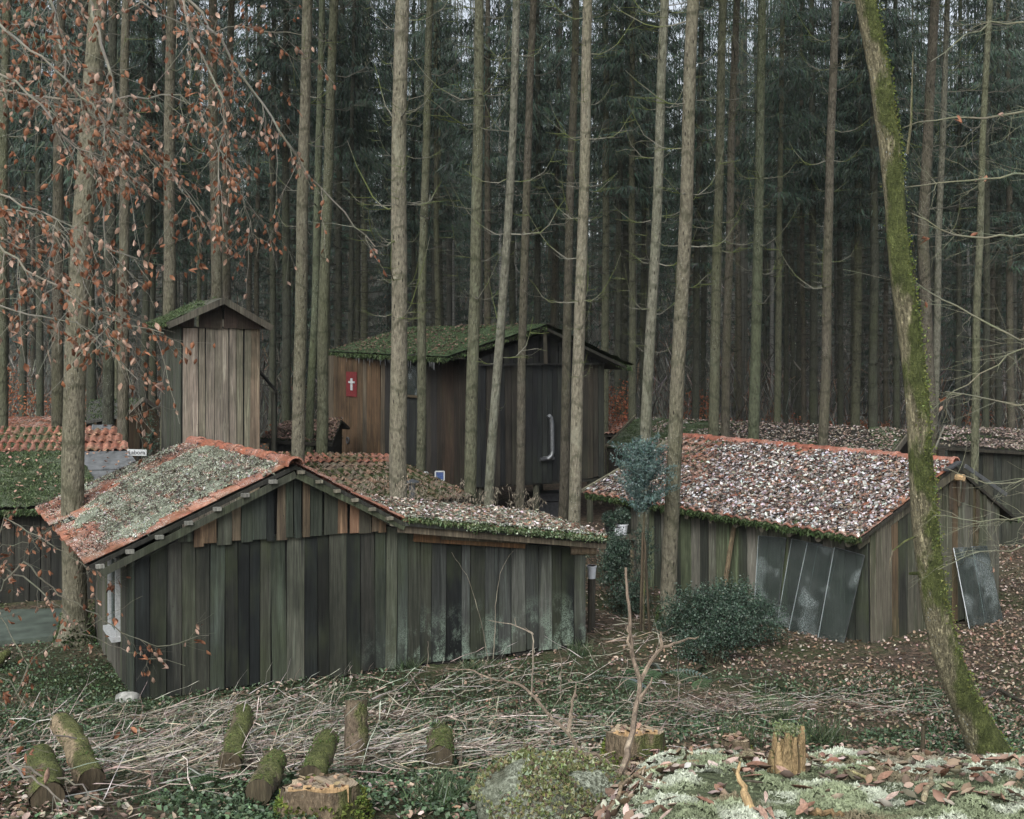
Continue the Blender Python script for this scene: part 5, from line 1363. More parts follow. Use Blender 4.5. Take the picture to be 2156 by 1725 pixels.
def beech(root, limbs, leaf_n, leaf_size, twig_col, nobj, leafed=True, sub=7, droop=.35, tl=(.25,.8)):
    """limbs: list of (pixel points with distance, radius). Twigs and leaves grow along them."""
    leaves = []
    for pts, r0, dens in limbs:
        L3 = [P(*p) for p in pts]; n = max(8, len(pts)*4); L3 = wig(L3, n, .012)
        mb = MB().tube(L3, [r0*(1 - .75*i/(n-1)) for i in range(n)], 6)
        tot = sum((L3[i+1]-L3[i]).length for i in range(n-1))
        for k in range(int(sub*tot*dens)):
            i = rng.randint(1, n-2); p = L3[i]; ax = (L3[i+1]-L3[i-1]).normalized()
            l = rng.uniform(*tl); d = (ax*rng.uniform(.3,1) + Vector((rng.gauss(0,.6), rng.gauss(0,.6), rng.gauss(-droop,.4)))).normalized()
            t3 = wig([p, p + d*l*.5, p + d*l + Vector((0,0,-droop*l*.3))], 6, .012)
            rr = max(.0026, r0*.22*(1 - .6*i/n))
            mb.tube(t3, [rr, rr*.8, rr*.65, rr*.5, rr*.4, .0012], 3, cap=False)
            for _ in range(rng.randint(1, 3)):
                j = rng.randint(1, 4); q0 = t3[j]; dd = (d + Vector((rng.gauss(0,.7), rng.gauss(0,.7), rng.gauss(-.1,.5)))).normalized(); ll = rng.uniform(.08,.3)
                mb.tube([q0, q0 + dd*ll*.5 + Vector((0,0,-.01)), q0 + dd*ll], [rr*.5, rr*.4, .001], 3, cap=False)
                t3b = [q0, q0 + dd*ll*.5, q0 + dd*ll]
                if leafed:
                    for q1 in t3b[1:]:
                        if rng.random() < leaf_n: leaves.append((q1, dd))
            if leafed:
                for q1 in t3[2:]:
                    if rng.random() < leaf_n: leaves.append((q1, d))
        me = mb.mesh('branch'); nv = len(me.vertices)
        ca = me.color_attributes.new('col', 'FLOAT_COLOR', 'POINT'); c4 = np.ones((nv,4), np.float32); c4[:, :3] = pick([twig_col], nv, .1); ca.data.foreach_set('color', c4.ravel())
        part('branch', me, M['twig'], root)
    rng.shuffle(leaves)
    rest = []
    for k, (q0, d) in enumerate(leaves):
        s_ = rng.uniform(*leaf_size)
        az = rng.random()*6.28; dn = Vector((math.cos(az)*.5, math.sin(az)*.5, -rng.uniform(.2,1.2))) + d*.3
        dn.normalize(); nv_ = dn.orthogonal(); nv_.rotate(Matrix.Rotation(rng.random()*6.28, 3, dn)); xx = dn.cross(nv_)
        c = rng.choice(BEECH); v = rng.uniform(.75,1.2)
        if k < nobj:
            o = q0 + dn*s_*.5
            mw = Matrix(((xx.x, dn.x, nv_.x, o.x), (xx.y, dn.y, nv_.y, o.y), (xx.z, dn.z, nv_.z, o.z), (0,0,0,1))) @ Matrix.Diagonal((s_*rng.uniform(.35,.85), s_*rng.uniform(.9,1.25), s_*rng.uniform(.8,2.6), 1))
            part('leaf', rng.choice((bl_me, bl_me2, bl_me3, bl_me3)), None, root, color=tuple(a*v for a in c), mw=mw)
        else: rest.append((q0 + dn*s_*.5, xx, dn, nv_, s_, tuple(a*v for a in c)))
    if rest:
        pos = np.array([r_[0] for r_ in rest]); R = np.stack([np.array([r_[1] for r_ in rest]), np.array([r_[2] for r_ in rest]), np.array([r_[3] for r_ in rest])], -1)
        part('foliage', scatter('foliage', CURL_V, LEAF_F, pos, R, np.array([(r_[4]*.75, r_[4]*1.1, r_[4]*1.3) for r_ in rest]), np.array([r_[5] for r_ in rest])), M['leaf'], root, kind='stuff')

TWC = (.125,.12,.098)
bx0 = Vector((-5.2, 9.2, g(-5.2, 9.2)))
bt = thing('beech_tree', 'beech with drooping grey twigs and rusty dry leaves filling the upper left', 'beech tree', bx0)
part('trunk', MB().tube(wig([bx0 + Vector((0,0,-.3)), bx0 + Vector((.1,0,2.5)), bx0 + Vector((-.05,.1,5.5)), bx0 + Vector((.3,0,9.0)), bx0 + Vector((.2,.2,13))], 22, .015), [.16*(1-.75*i/21) for i in range(22)], 12), M['bark_log'], bt, color=(.16,.155,.13))
def off(p): return p
limbs = [
 ([(-330,-150,9.3), (60,-110,9.0), (190,0,8.8), (212,90,8.7), (240,170,8.7), (238,230,8.7), (220,283,8.7), (225,330,8.7), (217,433,8.8), (226,567,8.9)], .022, .55),
 ([(-330,-100,9.3), (150,-160,9.2), (380,-20,9.0), (396,60,9.0), (440,140,9.1), (470,210,9.1), (478,270,9.2), (455,340,9.2), (470,420,9.3)], .02, 1.25),
 ([(-330,-120,9.3), (180,-190,9.4), (395,-5,9.4), (440,50,9.4), (500,140,9.5), (560,230,9.6), (600,290,9.6), (650,370,9.8), (720,450,10.), (790,520,10.2)], .02, .75),
 ([(-330,-60,9.3), (90,-60,9.0), (130,90,8.8), (150,170,8.8), (205,260,8.9), (330,330,9.0), (400,420,9.2), (470,500,9.4)], .016, 1.1),
 ([(-330,40,9.2), (-40,30,8.6), (60,95,8.5), (140,165,8.5), (200,240,8.6), (280,300,8.7), (350,380,8.9)], .016, 1.2),
 ([(-330,140,9.2), (-30,140,8.3), (50,180,8.2), (95,240,8.2), (150,310,8.3), (240,340,8.4), (310,400,8.6)], .016, 1.4),
 ([(-330,330,9.2), (-40,395,8.4), (60,440,8.3), (130,470,8.3), (210,520,8.4), (290,545,8.6)], .014, 1.1),
 ([(-330,500,9.2), (-30,490,8.4), (40,560,8.3), (143,618,8.3), (190,655,8.4), (267,685,8.5), (345,702,8.6)], .016, 1.3),
 ([(-330,420,9.2), (-30,425,8.8), (70,455,8.7), (140,500,8.7), (200,590,8.8), (230,640,8.8)], .012, 1.1),
 ([(-330,0,9.2), (-60,-40,9.0), (250,-30,9.0), (330,30,9.0), (430,60,9.2), (520,60,9.4), (640,75,9.8)], .012, .7),
 ([(-330,180,9.2), (80,200,9.2), (240,210,9.2), (380,200,9.4), (430,260,9.5), (480,340,9.6), (520,440,9.8), (540,520,10)], .013, 1.1),
 ([(-330,600,9.2), (-40,640,9.0), (60,655,8.9), (180,690,8.9), (280,790,9.0), (300,865,9.1)], .011, .5),
]
beech(bt, limbs, .54, (.034, .062), (.19,.18,.15), 300, tl=(.2,.7), sub=17)
bs0 = PG(-60, 1480, 8); 
bs = thing('beech_sapling', 'low beech shrub with thin twigs and brown leaves at the left before the front hut', 'shrub', bs0)
part('trunk', MB().tube(wig([bs0 + Vector((0,0,-.2)), bs0 + Vector((-.1,.1,.8)), bs0 + Vector((-.15,.1,1.9))], 8, .02), [.04,.035,.03,.028,.024,.02,.017,.014], 7), M['bark_log'], bs, color=(.14,.13,.1))
Yb = bs0.y
limbs2 = [
 ([(-60,1330,Yb), (0,1240,Yb-.2), (50,1180,Yb-.3), (121,1250,Yb-.2), (202,1294,Yb-.1), (259,1332,Yb), (330,1362,Yb+.1), (440,1338,Yb+.2)], .014, .75),
 ([(-60,1330,Yb), (0,1190,Yb-.1), (72,1232,Yb-.2), (130,1285,Yb-.2), (178,1332,Yb-.1), (225,1356,Yb), (300,1380,Yb+.1), (390,1402,Yb+.2)], .013, .7),
 ([(-60,1300,Yb), (10,1090,Yb), (60,1120,Yb-.1), (130,1160,Yb-.1), (190,1200,Yb), (250,1230,Yb+.1)], .011, 1.3),
 ([(-60,1330,Yb), (0,1300,Yb), (60,1400,Yb-.3), (30,1470,Yb-.5), (72,1380,Yb-.4), (180,1325,Yb-.2), (300,1255,Yb)], .008, .6),
 ([(-60,1300,Yb), (0,1150,Yb+.3), (70,1140,Yb+.3), (110,1110,Yb+.4)], .010, 1.8),
 ([(-60,1420,Yb), (20,1430,Yb-.6), (60,1500,Yb-1.0), (130,1530,Yb-1.2)], .008, 1.1),
]
beech(bs, limbs2, .36, (.05,.085), (.13,.125,.095), 140, tl=(.15,.5), droop=.1)
bs2 = thing('beech_sapling', 'tangle of dead beech twigs in the bottom left corner', 'shrub', PG(-40, 1700, 5.5))
limbs3 = [([(-40,1700,7.0), (0,1590,7.2), (80,1650,7.0), (150,1690,7.0), (200,1722,7.0)], .012, .6), ([(-40,1640,7.4), (40,1615,7.4), (120,1640,7.4), (230,1690,7.3), (330,1700,7.3)], .009, .5), ([(-40,1560,7.8), (60,1540,8.0), (150,1560,8.2), (260,1545,8.4), (420,1520,8.8)], .007, .5)]
beech(bs2, limbs3, .25, (.045,.08), (.16,.145,.12), 60, tl=(.15,.5), droop=.0)
# bare branches reaching in from the right
rb0 = Vector((6.6, 11.6, g(6.6, 11.6)))
rb = thing('bare_tree', 'bare branches with mossy twigs reaching in from the right edge', 'tree', rb0)
part('trunk', MB().tube(wig([rb0 + Vector((0,0,-.3)), rb0 + Vector((.05,.1,3)), rb0 + Vector((-.1,.1,7)), rb0 + Vector((.2,.3,12))], 18, .015), [.14*(1-.7*i/17) for i in range(18)], 11), M['bark_log'], rb, color=(.15,.14,.1))
limbs4 = [
 ([(2500,60,11.6), (2156,45,11.3), (2080,50,11.2), (2000,95,11.1), (1960,130,11.1)], .012, .5),
 ([(2500,180,11.6), (2156,235,11.3), (2040,250,11.2), (1960,250,11.2), (1900,270,11.3)], .014, .7),
 ([(2500,420,11.6), (2156,365,11.3), (2050,380,11.2), (1990,385,11.2), (1900,395,11.2)], .013, .9),
 ([(2500,480,11.6), (2156,495,11.3), (2060,500,11.2), (1990,490,11.2), (1920,450,11.2)], .014, .8),
 ([(2500,640,11.6), (2156,720,11.2), (2050,665,11.2), (1960,620,11.2), (1890,560,11.2)], .013, .7),
 ([(2500,720,11.6), (2156,730,11.3), (2080,780,11.2), (2000,830,11.2), (1960,865,11.2)], .010, .9),
 ([(2500,800,11.6), (2156,855,11.2), (2060,835,11.2), (1990,825,11.2)], .012, .8),
 ([(2500,940,11.6), (2156,1010,11.2), (2100,1020,11.2), (2030,1005,11.2), (1990,985,11.2)], .010, .8),
 ([(2500,1000,11.6), (2156,1085,11.0), (2080,1100,10.9), (2010,1090,10.9), (1960,1085,10.9)], .009, .9),
 ([(2500,1050,11.6), (2156,1155,11.0), (2090,1165,10.9), (2040,1165,10.9), (1975,1200,10.8)], .009, .8),
]
beech(rb, [(a, b*1.5, c*1.3) for a, b, c in limbs4], .016, (.05,.075), (.15,.15,.105), 40, tl=(.2,.8), droop=.05, sub=10)

# orange beech saplings in the forest behind
def far_sapling(px, py, Y, w, h, n, lb):
    b = P(px, py, Y); zb = g(b.x, b.y)
    t = thing('beech_sapling', lb, 'sapling', (b.x, b.y, zb), 'rust coloured saplings under the far trunks')
    mb = MB().tube(wig([Vector((b.x,b.y,zb-.1)), Vector((b.x+.05,b.y,zb+h*.5)), Vector((b.x,b.y,zb+h*.95))], 6, .03), [.03,.025,.02,.015,.01,.005], 5)
    part('stem', mb, M['wood_dark'], t, color=(.06,.055,.045))
    lay = nr.integers(0, 9, n)/9 + .08*nr.standard_normal(n)
    r_ = np.sqrt(nr.random(n))*w*(1.05 - .6*np.clip(lay,0,1)); a = nr.random(n)*6.28
    p = np.stack([b.x + r_*np.cos(a), b.y + r_*np.sin(a), zb + h*np.clip(lay,.03,1.05) - .04*r_], -1)
    part('crown', scatter('crown', CURL_V, LEAF_F, p, frames(nr.standard_normal((n,3)) + [0,-.3,.6], nr.random(n)*6.28), nr.uniform(.06,.12,n), pick([(.25,.085,.04), (.2,.07,.035), (.30,.12,.06)], n)), M['leaf'], t)
far_sapling(1300, 915, 39, 1.0, 3.2, 1500, 'rusty sapling in the gap right of the stilt cabin')
for px, Y, w, h, lb in ((1430,52,1.7,1.1,'low rusty sapling behind the speckled trunk'), (1560,50,1.5,1.3,'low rusty sapling behind the spruce pair'), (1655,54,1.8,1.3,'low rusty sapling in the middle gap of the right forest'), (1700,48,1.4,1.2,'low rusty sapling left of the leafy roof spruce'), (1780,52,1.7,1.1,'low rusty sapling right of the leafy roof spruce'), (1850,50,1.6,1.2,'low rusty sapling left of the mossy trunk'),
   (60,40,1.6,3.0,'rusty sapling above the far tiled roof'), (20,46,1.6,3.6,'rusty sapling at the left picture edge'), (590,40,1.0,1.6,'rusty sapling right of the tower'), (150,52,1.6,2.6,'rusty sapling behind the thick left spruce'), (1500,58,1.5,1.0,'low rusty sapling far behind the spruce pair'), (2060,52,1.5,1.6,'rusty sapling above the right edge hut'), (1470,46,1.2,2.6,'tall rusty sapling right of the speckled trunk')):
    far_sapling(px, 900, Y, w, h, 480 if h < 2 else 750, lb)

# ============================================================ bushes and the staked conifer
def bush(name, label, cat, c, rx, ry, rz, n, cols, leaf=(.02,.04), blobs=14, stems=8, up=.4):
    """leafy shrub standing at c (ground): sprigs spread over several lobes, open between them"""
    t = thing(name, label, cat, c)
    cs = [(nr.standard_normal(3)*[rx*.42, ry*.42, rz*.24] + [0,0,rz*.52]) for _ in range(blobs)]
    P_, N_ = [], []
    tips = []
    for q_ in cs:
        for _ in range(int(n/blobs/12)):
            d = nr.standard_normal(3); d[2] += up; d /= np.linalg.norm(d); r_ = nr.uniform(.25,1.0)**.6
            tip = q_ + d*r_*np.array([rx, ry, rz])*.42
            if tip[2] < .02: continue
            tips.append(tip)
            for k in range(12):
                P_.append(tip + d*(.016*k - .08) + nr.standard_normal(3)*.018); N_.append(nr.standard_normal(3) + d*.3 + [0,-.2,.5])
    P_ = np.array(P_) + np.array(c); N_ = np.array(N_); m_ = len(P_)
    part('foliage', scatter('foliage', QUAD_V, QUAD_F, P_, frames(N_, nr.random(m_)*6.28), nr.uniform(*leaf, m_), pick(cols, m_, .3)), M['green'], t)
    mb = MB()
    for tip in [tips[i] for i in nr.integers(0, len(tips), stems*7)]:
        tip = Vector(tip) + Vector(c); o = Vector(c) + Vector((rng.gauss(0,.06), rng.gauss(0,.06), 0))
        mb.tube(wig([o, o*.5 + tip*.5 + Vector((0,0,.05)), tip], 5, .015), [.010,.008,.005,.004,.002], 3, cap=False)
    part('stems', mb, M['wood_dark'], t, color=(.05,.045,.03))
    return t
YEW = [(.028,.052,.034), (.04,.068,.046), (.02,.038,.026), (.055,.082,.058)]
def gp(px, py, Y0=4.2): p = PG(px, py, Y0); return p
b2 = Vector((P(1518, 0, 18.6).x, 18.6, 0))
bush('yew_bush', 'broad dark green bush beside the glass panes', 'bush', (b2.x, 18.6, g(b2.x, 18.6)), 1.05, .55, .86, 24000, YEW, blobs=22)
bush('yew_bush', 'low dark green bush at the foot of the broad one', 'bush', (P(1500,0,17.3).x, 17.3, g(P(1500,0,17.3).x, 17.3)), .6, .4, .6, 10000, YEW, blobs=8)
bush('yew_bush', 'dark green bush between the front hut and the speckled spruce', 'bush', (P(1300,0,20.3).x, 20.3, g(P(1300,0,20.3).x, 20.3)), .55, .45, 1.25, 16000, YEW, blobs=10)
bush('yew_bush', 'small dark bush by the brown hut under the tower', 'bush', (P(322,0,26.5).x, 26.5, 0.0), .3, .3, 2.2, 3000, YEW, (.03,.05), blobs=6)
# staked conifer
cf0 = Vector((P(1354,0,19.0).x, 19.0, 0)); cf0.z = g(cf0.x, cf0.y)
cf = thing('staked_conifer', 'slender young conifer with a blue green bushy head tied to stakes', 'conifer', cf0)
zt_ = P(1354, 945, 19).z; zm_ = P(1354, 1050, 19).z
part('stem', MB().tube(wig([cf0, cf0 + Vector((.02,0,1.0)), Vector((cf0.x+.02, 19, zm_)), Vector((cf0.x, 19, zt_))], 14, .006), [.022]*8 + [.018,.016,.012,.01,.008,.004], 6), M['bark_log'], cf, color=(.10,.085,.06))
n_ = 700; P_, N_, S_ = [], [], []
for k in range(120):
    h_ = rng.random()**.85; zc = zm_ - .15 + (zt_ - zm_ + .2)*h_; rr = (.5 if k % 3 else .36)*math.sin(math.pi*min(.97, .16 + .8*h_))**.6*(1.2 - .45*h_)*rng.uniform(.75, 1.25)
    az = rng.random()*6.28; d = np.array([math.cos(az), math.sin(az), rng.uniform(.2,1.0) + .5*h_])
    for q_ in np.linspace(.12, 1, 26):
        base_ = np.array([cf0.x, 19, zc - .1]) + d*rr*q_
        for _ in range(4):
            P_.append(base_ + nr.standard_normal(3)*.04*(1.1-q_*.7)); N_.append(nr.standard_normal(3)); S_.append(nr.uniform(.025,.055))
P_, N_, S_ = np.array(P_), np.array(N_), np.array(S_); m_ = len(P_)
part('crown', scatter('crown', TUFT_V, TUFT_F, P_, frames(N_ + [0,0,.5], nr.random(m_)*6.28), np.stack([S_*.42, S_*.42, S_], -1), pick([(.06,.105,.095), (.085,.135,.125), (.045,.075,.065), (.12,.17,.16)], m_, .25)), M['green'], cf)
for k, dx in enumerate((-.03, .06)):
    part('stake', MB().tube([cf0 + Vector((dx*1.8,-.05,-.2)), Vector((cf0.x + dx*.4, 18.96, P(1350, 1120 + 20*k, 19).z))], [.02,.017], 6), M['wood_dry'], cf, color=(.085,.065,.045))

# pots
def pot(px, py, Y, r, h, mat, label, plant, ground_z=None):
    c = P(px, py, Y)
    t = thing('flower_pot', label, 'flower pot', c, 'pots by the tiled hut')
    part('bucket', MB().tube([c, c + Vector((0,0,h*.9)), c + Vector((0,0,h*.9)), c + Vector((0,0,h)), c + Vector((0,0,h)), c + Vector((0,0,h*.8))], [r*.75, r*.95, r*1.05, r*1.05, r*.92, r*.9], 16), mat, t)
    if plant:
        n_ = 900; d = nr.standard_normal((n_,3)); d /= np.linalg.norm(d, axis=1, keepdims=True); p = np.array(c) + [0,0,h + plant*.5] + d*nr.random((n_,1))**.4*[plant*.6, plant*.6, plant*.6]
        part('plant', scatter('plant', QUAD_V, QUAD_F, p, frames(nr.standard_normal((n_,3)), nr.random(n_)*6.28), nr.uniform(.025,.05,n_), pick(YEW, n_)), M['green'], t)
    return t
pz = P(1300, 1115, 22.8)
bench = thing('pot_bench', 'rough plank bench carrying the potted plants beside the tiled hut', 'bench', (pz.x, pz.y, g(pz.x, pz.y)))
bzt = P(1300, 1127, 22.8).z
part('bench_top', MB().box(Vector((pz.x - .02, 22.8, bzt - .03)), Vector((.38,0,0)), Vector((0,.2,0)), Vector((0,0,.025))), M['wood_dry'], bench, color=(.08,.07,.055))
for dx in (-.3, .28):
    part('leg', MB().beam(Vector((pz.x+dx, 22.8, g(pz.x, 22.8)-.1)), Vector((pz.x+dx, 22.8, bzt-.05)), .07, .07, up=(0,1,0)), M['wood_dry'], bench, color=(.12,.10,.07))
pot(1310, 1127, 22.9, .115, .22, M['plastic'], 'large white pot with a green plant on the bench', .3)
pot(1284, 1127, 22.75, .095, .17, M['black'], 'black pot with a green plant at the left of the bench', .28)
pot(1301, 1127, 22.62, .075, .14, M['plastic'], 'small empty white pot in front on the bench', 0)
pbz = thing('post', 'short post behind the front hut corner with a white bucket on it', 'post', Vector((P(1245,0,18.6).x, 18.6, g(P(1245,0,18.6).x, 18.6))))
part('post_shaft', MB().tube([Vector((P(1245,0,18.6).x, 18.6, -.2)), P(1246, 1218, 18.6)], .06, 8), M['wood_dark'], pbz, color=(.06,.055,.045))
pot(1246, 1218, 18.6, .075, .2, M['plastic'], 'white bucket on the post behind the front hut corner', 0)
# oddments under the cabin
cr_b = P(1155, 1052, 30.5)
single('storage_crate', MB().box(cr_b + Vector((0,0,.1)), Vector((.45,.1,0)), Vector((-.1,.3,0)), Vector((0,0,.1))).box(cr_b + Vector((0,0,-.45)), Vector((.4,.1,0)), Vector((-.08,.25,0)), Vector((0,0,.42))), M['metal_dark'], 'dark crate and boards stored under the stilt cabin', 'crate')

# ============================================================ stumps and logs
def stump(c, r, h, label, tilt=(0,0), step=.35, mossn=500, seed=1, torn=True):
    """cut stump: flared bark foot, sawn top with a step where the hinge tore"""
    c = Vector(c); t = thing('tree_stump', label, 'stump', c)
    n = 28; rows = [(-.25,1.45), (0,1.3), (h*.25,1.12), (h*.55,1.02), (h*.85,1.0), (h,.98)]
    vv = []
    def rim(a, k): return k*r*(1 + .10*math.sin(a*3+seed) + .08*math.sin(a*5+seed*2) + .05*math.sin(a*9+seed) + .03*math.sin(a*17))
    for z, k in rows:
        for i in range(n):
            a = 2*math.pi*i/n
            zz_ = z
            if z >= h*.85: zz_ = z + (tilt[0]*math.cos(a) + tilt[1]*math.sin(a))*r
            rr = rim(a, k) if z > h*.2 else rim(a, k)*(1 + .1*math.sin(a*4+seed))
            vv.append(c + Vector((rr*math.cos(a), rr*math.sin(a), zz_)))
    ff = [(q_*n+i, q_*n+(i+1)%n, (q_+1)*n+(i+1)%n, (q_+1)*n+i) for q_ in range(len(rows)-1) for i in range(n)]
    part('bark', MB().add(vv, ff).mesh('bark', True), M['bark_log'], t, color=(.13,.10,.07))
    tv = []; tf = []
    rings = [0, .3, .55, .8, .97]
    for k in rings:
        for i in range(n):
            a = 2*math.pi*i/n; rr = rim(a, .985)*k
            x, y = rr*math.cos(a), rr*math.sin(a)
            z = h + (tilt[0]*x + tilt[1]*y) + .012*math.sin(x*40+y*23) - .004
            if torn and y < -r*step: z -= .05 + .02*math.sin(x*60)
            tv.append(Vector((x, y, z)))
    tf = [(q_*n+i, q_*n+(i+1)%n, (q_+1)*n+(i+1)%n, (q_+1)*n+i) for q_ in range(len(rings)-1) for i in range(n)]
    part('sawn_top', MB().add(tv, tf), M['rings'], t, mw=Matrix.Translation(c))
    if torn:   # bright splintered hinge
        for k in range(16):
            x = -r*.75 + k*r*1.5/15; y = -r*step
            hh = rng.uniform(.04,.085)
            part('splinter', MB().box(c + Vector((x, y - .004, h + tilt[0]*x + tilt[1]*y - .03)), Vector((r*.055,0,0)), Vector((0,.012,0)), Vector((0,0,hh*.6))), M['cut'], t)
    a = nr.random(mossn)*6.28; z = nr.random(mossn)*h*.75; rr = r*(1.3 - .3*z/h)*1.02
    pp = np.stack([c.x + rr*np.cos(a), c.y + rr*np.sin(a), c.z + z], -1)
    part('moss', scatter('moss', TUFT_V, TUFT_F, pp, frames(np.stack([np.cos(a), np.sin(a), .5+0*a], -1) + .5*nr.standard_normal((mossn,3)), nr.random(mossn)*6.28), nr.uniform(.012,.035,mossn), pick([(.11,.14,.035), (.15,.17,.05), (.08,.11,.03)], mossn)), M['tuft'], t, kind='stuff')
    n_l = 26; a = nr.random(n_l)*6.28; rr = np.sqrt(nr.random(n_l))*r*.85
    pp = np.stack([c.x + rr*np.cos(a), c.y + rr*np.sin(a), c.z + h + .012 + tilt[0]*rr*np.cos(a) + tilt[1]*rr*np.sin(a)], -1)
    part('fallen_leaves', scatter('fallen_leaves', CURL_V, LEAF_F, pp, frames(nr.standard_normal((n_l,3))*.3 + [0,0,1], nr.random(n_l)*6.28), nr.uniform(.03,.065,n_l), pick([(.28,.19,.13), (.16,.11,.08)], n_l)), M['litter'], t, kind='stuff')
    return t
def on(px, py, Y, h):
    """stump base so that its top shows at this pixel"""
    p = P(px, py, Y); return (p.x, p.y, p.z - h)
stump(on(1335, 1538, 9.3, .42), .215, .42, 'cut stump with a pale torn face beside the thin bare sapling', (0, -.12), mossn=900, seed=2)
q0_ = Vector((P(678,0,6.9).x, 6.9, 0)); q0_.z = g(q0_.x, q0_.y); hs_ = max(.2, P(678, 1688, 6.9).z - q0_.z)
stump(q0_, .215, hs_, 'broad pale sawn stump at the bottom edge', (.03, -.12), seed=4, step=.55)
stump(on(1548, 1555, 8.4, .22), .10, .22, 'small cut stump half hidden behind the mossy mound', (0, -.05), seed=3, torn=False, mossn=250)
# mossy old stump in the bottom middle
c0 = PG(1165, 1730, 4.6); c0 = Vector((P(1165,0,5.6).x, 5.6, P(1165, 1735, 5.6).z))
ms_t = thing('mossy_stump', 'rounded old stump overgrown with yellow green moss at the bottom middle', 'stump', c0)
u_, v_ = np.meshgrid(np.linspace(0, 2*np.pi, 48, endpoint=False), np.linspace(0, 1, 22)); 
rad_ = .33*np.sin(v_*np.pi*.5)**.75*(1 + .25*(vnoise(np.cos(u_)*1.6+3, np.sin(u_)*1.6, v_*2) - .5)*2)
hh_ = .30*np.cos(v_*np.pi*.5)**.9 + .13*(fbm(np.cos(u_)*rad_*9, np.sin(u_)*rad_*9, 2) - .5) - .1*(v_ > .97)
V_ = np.stack([c0.x + rad_*np.cos(u_)*1.12, c0.y + rad_*np.sin(u_), c0.z + hh_ - .02], -1).reshape(-1,3)
i_, k_ = np.meshgrid(np.arange(21), np.arange(48), indexing='ij'); i_, k_ = i_.ravel(), k_.ravel(); k2 = (k_+1) % 48
part('body', np_mesh('body', V_, np.stack([i_*48+k_, i_*48+k2, (i_+1)*48+k2, (i_+1)*48+k_], -1), smooth_=True), M['moss_frost'], ms_t)
sel = nr.integers(0, len(V_), 15000); pp = V_[sel] + nr.standard_normal((15000,3))*.016
keep = fbm(pp[:,0]*6, pp[:,1]*6, pp[:,2]*6, 3) > .42; pp = pp[keep]; m_ = len(pp)
part('moss', scatter('moss', TUFT_V, TUFT_F, pp, frames(nr.standard_normal((m_,3))*.6 + [0,-.2,1], nr.random(m_)*6.28), nr.uniform(.008,.022,m_), pick([(.16,.18,.075), (.12,.145,.06), (.20,.19,.10), (.27,.30,.2), (.14,.11,.08)], m_)), M['tuft'], ms_t, kind='stuff')
# rotten little stump on the mound
c0 = PG(1657, 1625, 4.6)
rs = thing('rotten_stump', 'small splintered rotten stump capped with moss on the mound', 'stump', c0)
for k in range(11):
    a = k/11*6.28; r_ = .055; p = c0 + Vector((r_*math.cos(a), r_*math.sin(a)*.8, -.05)); h_ = rng.uniform(.10,.25)
    part('splinter', MB().tube([p, p + Vector((.006*math.cos(a), .004, h_*.6)), p + Vector((.012*math.cos(a), .0, h_))], [.03,.024,.008], 6, jit=.4), M['bark_log'], rs, color=(.26,.19,.105))
m_ = 420; pp = np.array(c0) + nr.standard_normal((m_,3))*[.03,.028,.012] + [0,0,.185]
part('moss', scatter('moss', TUFT_V, TUFT_F, pp, frames(nr.standard_normal((m_,3))*.6 + [0,0,1], nr.random(m_)*6.28), nr.uniform(.005,.011,m_), pick([(.14,.17,.08), (.22,.25,.15)], m_)), M['tuft'], rs, kind='stuff')
# logs standing and lying on the bank
def log(a, b, r, label, mossy=.5, col=(.12,.095,.07), end=(.10,.08,.055)):
    a, b = Vector(a), Vector(b); t = thing('log', label, 'log', a, None)
    pts = wig([a, (a+b)/2 + Vector((.01,0,.01)), b], 9, .006)
    part('bark', MB().tube(pts, [r*(1.05 - .12*i/8)*(1 + .06*math.sin(i*2.3)) for i in range(9)], 14, cap=False, jit=.16).mesh('bark', True), M['bark_log'], t, color=col)
    for p, q_, k in ((a, b, 1.0), (b, a, .9)):
        d = (p - q_).normalized(); part('cut_end', MB().tube([p - d*.03, p + d*.006], r*k, 14, jit=.08), M['wood_dark'], t, color=end)
    n = int(700*mossy); L = (b-a).length; tt = nr.random(n); az = nr.random(n)*6.28
    d = (b-a).normalized(); o1 = d.orthogonal().normalized(); o2 = d.cross(o1)
    o1, o2 = np.array(o1), np.array(o2); nn = o1[None]*np.cos(az)[:,None] + o2[None]*np.sin(az)[:,None]
    pp = np.array(a)[None]*(1-tt[:,None]) + np.array(b)[None]*tt[:,None] + nn*(r*1.03)
    k_ = (nn[:,2]*.9 + nn[:,0]*.3 + (fbm(pp[:,0]*5, pp[:,1]*5, pp[:,2]*5) - .5)*2.5) > .1; pp, nn = pp[k_], nn[k_]; m_ = len(pp)
    if m_: part('moss', scatter('moss', TUFT_V, TUFT_F, pp, frames(nn + .5*nr.standard_normal((m_,3)), nr.random(m_)*6.28), nr.uniform(.007,.016,m_), pick([(.075,.11,.038), (.10,.14,.052), (.055,.08,.028)], m_)), M['tuft'], t, kind='stuff')
def logpx(x0, y0, x1, y1, r, label, dY=.45, lift0=.04, **kw):
    a = PG(x0, y0 + 14); a = a + Vector((0,0,lift0 + .05)); b = P(x1, y1 - 4, a.y + dY); log(a, b, r, label, **kw)
logpx(749, 1612, 750, 1480, .095, 'upright bare log with a pale cut top, left of the middle', .12, .02, mossy=.25)
logpx(926, 1612, 928, 1550, .10, 'short mossy log lying on the bank under the lean-to', .5, .05, mossy=.6)
logpx(484, 1622, 512, 1505, .085, 'mossy log pointing uphill to the front hut, left', .7, .05, mossy=.9)
logpx(545, 1688, 580, 1605, .085, 'brown log below the mossy one, close to the bottom', .45, .05, mossy=.35)
logpx(655, 1655, 690, 1560, .085, 'mossy log just above the sawn stump', .55, .05, mossy=.95)
logpx(192, 1660, 128, 1525, .085, 'split pale log with green moss on the left bank', .7, .05, mossy=.5, col=(.24,.19,.13))
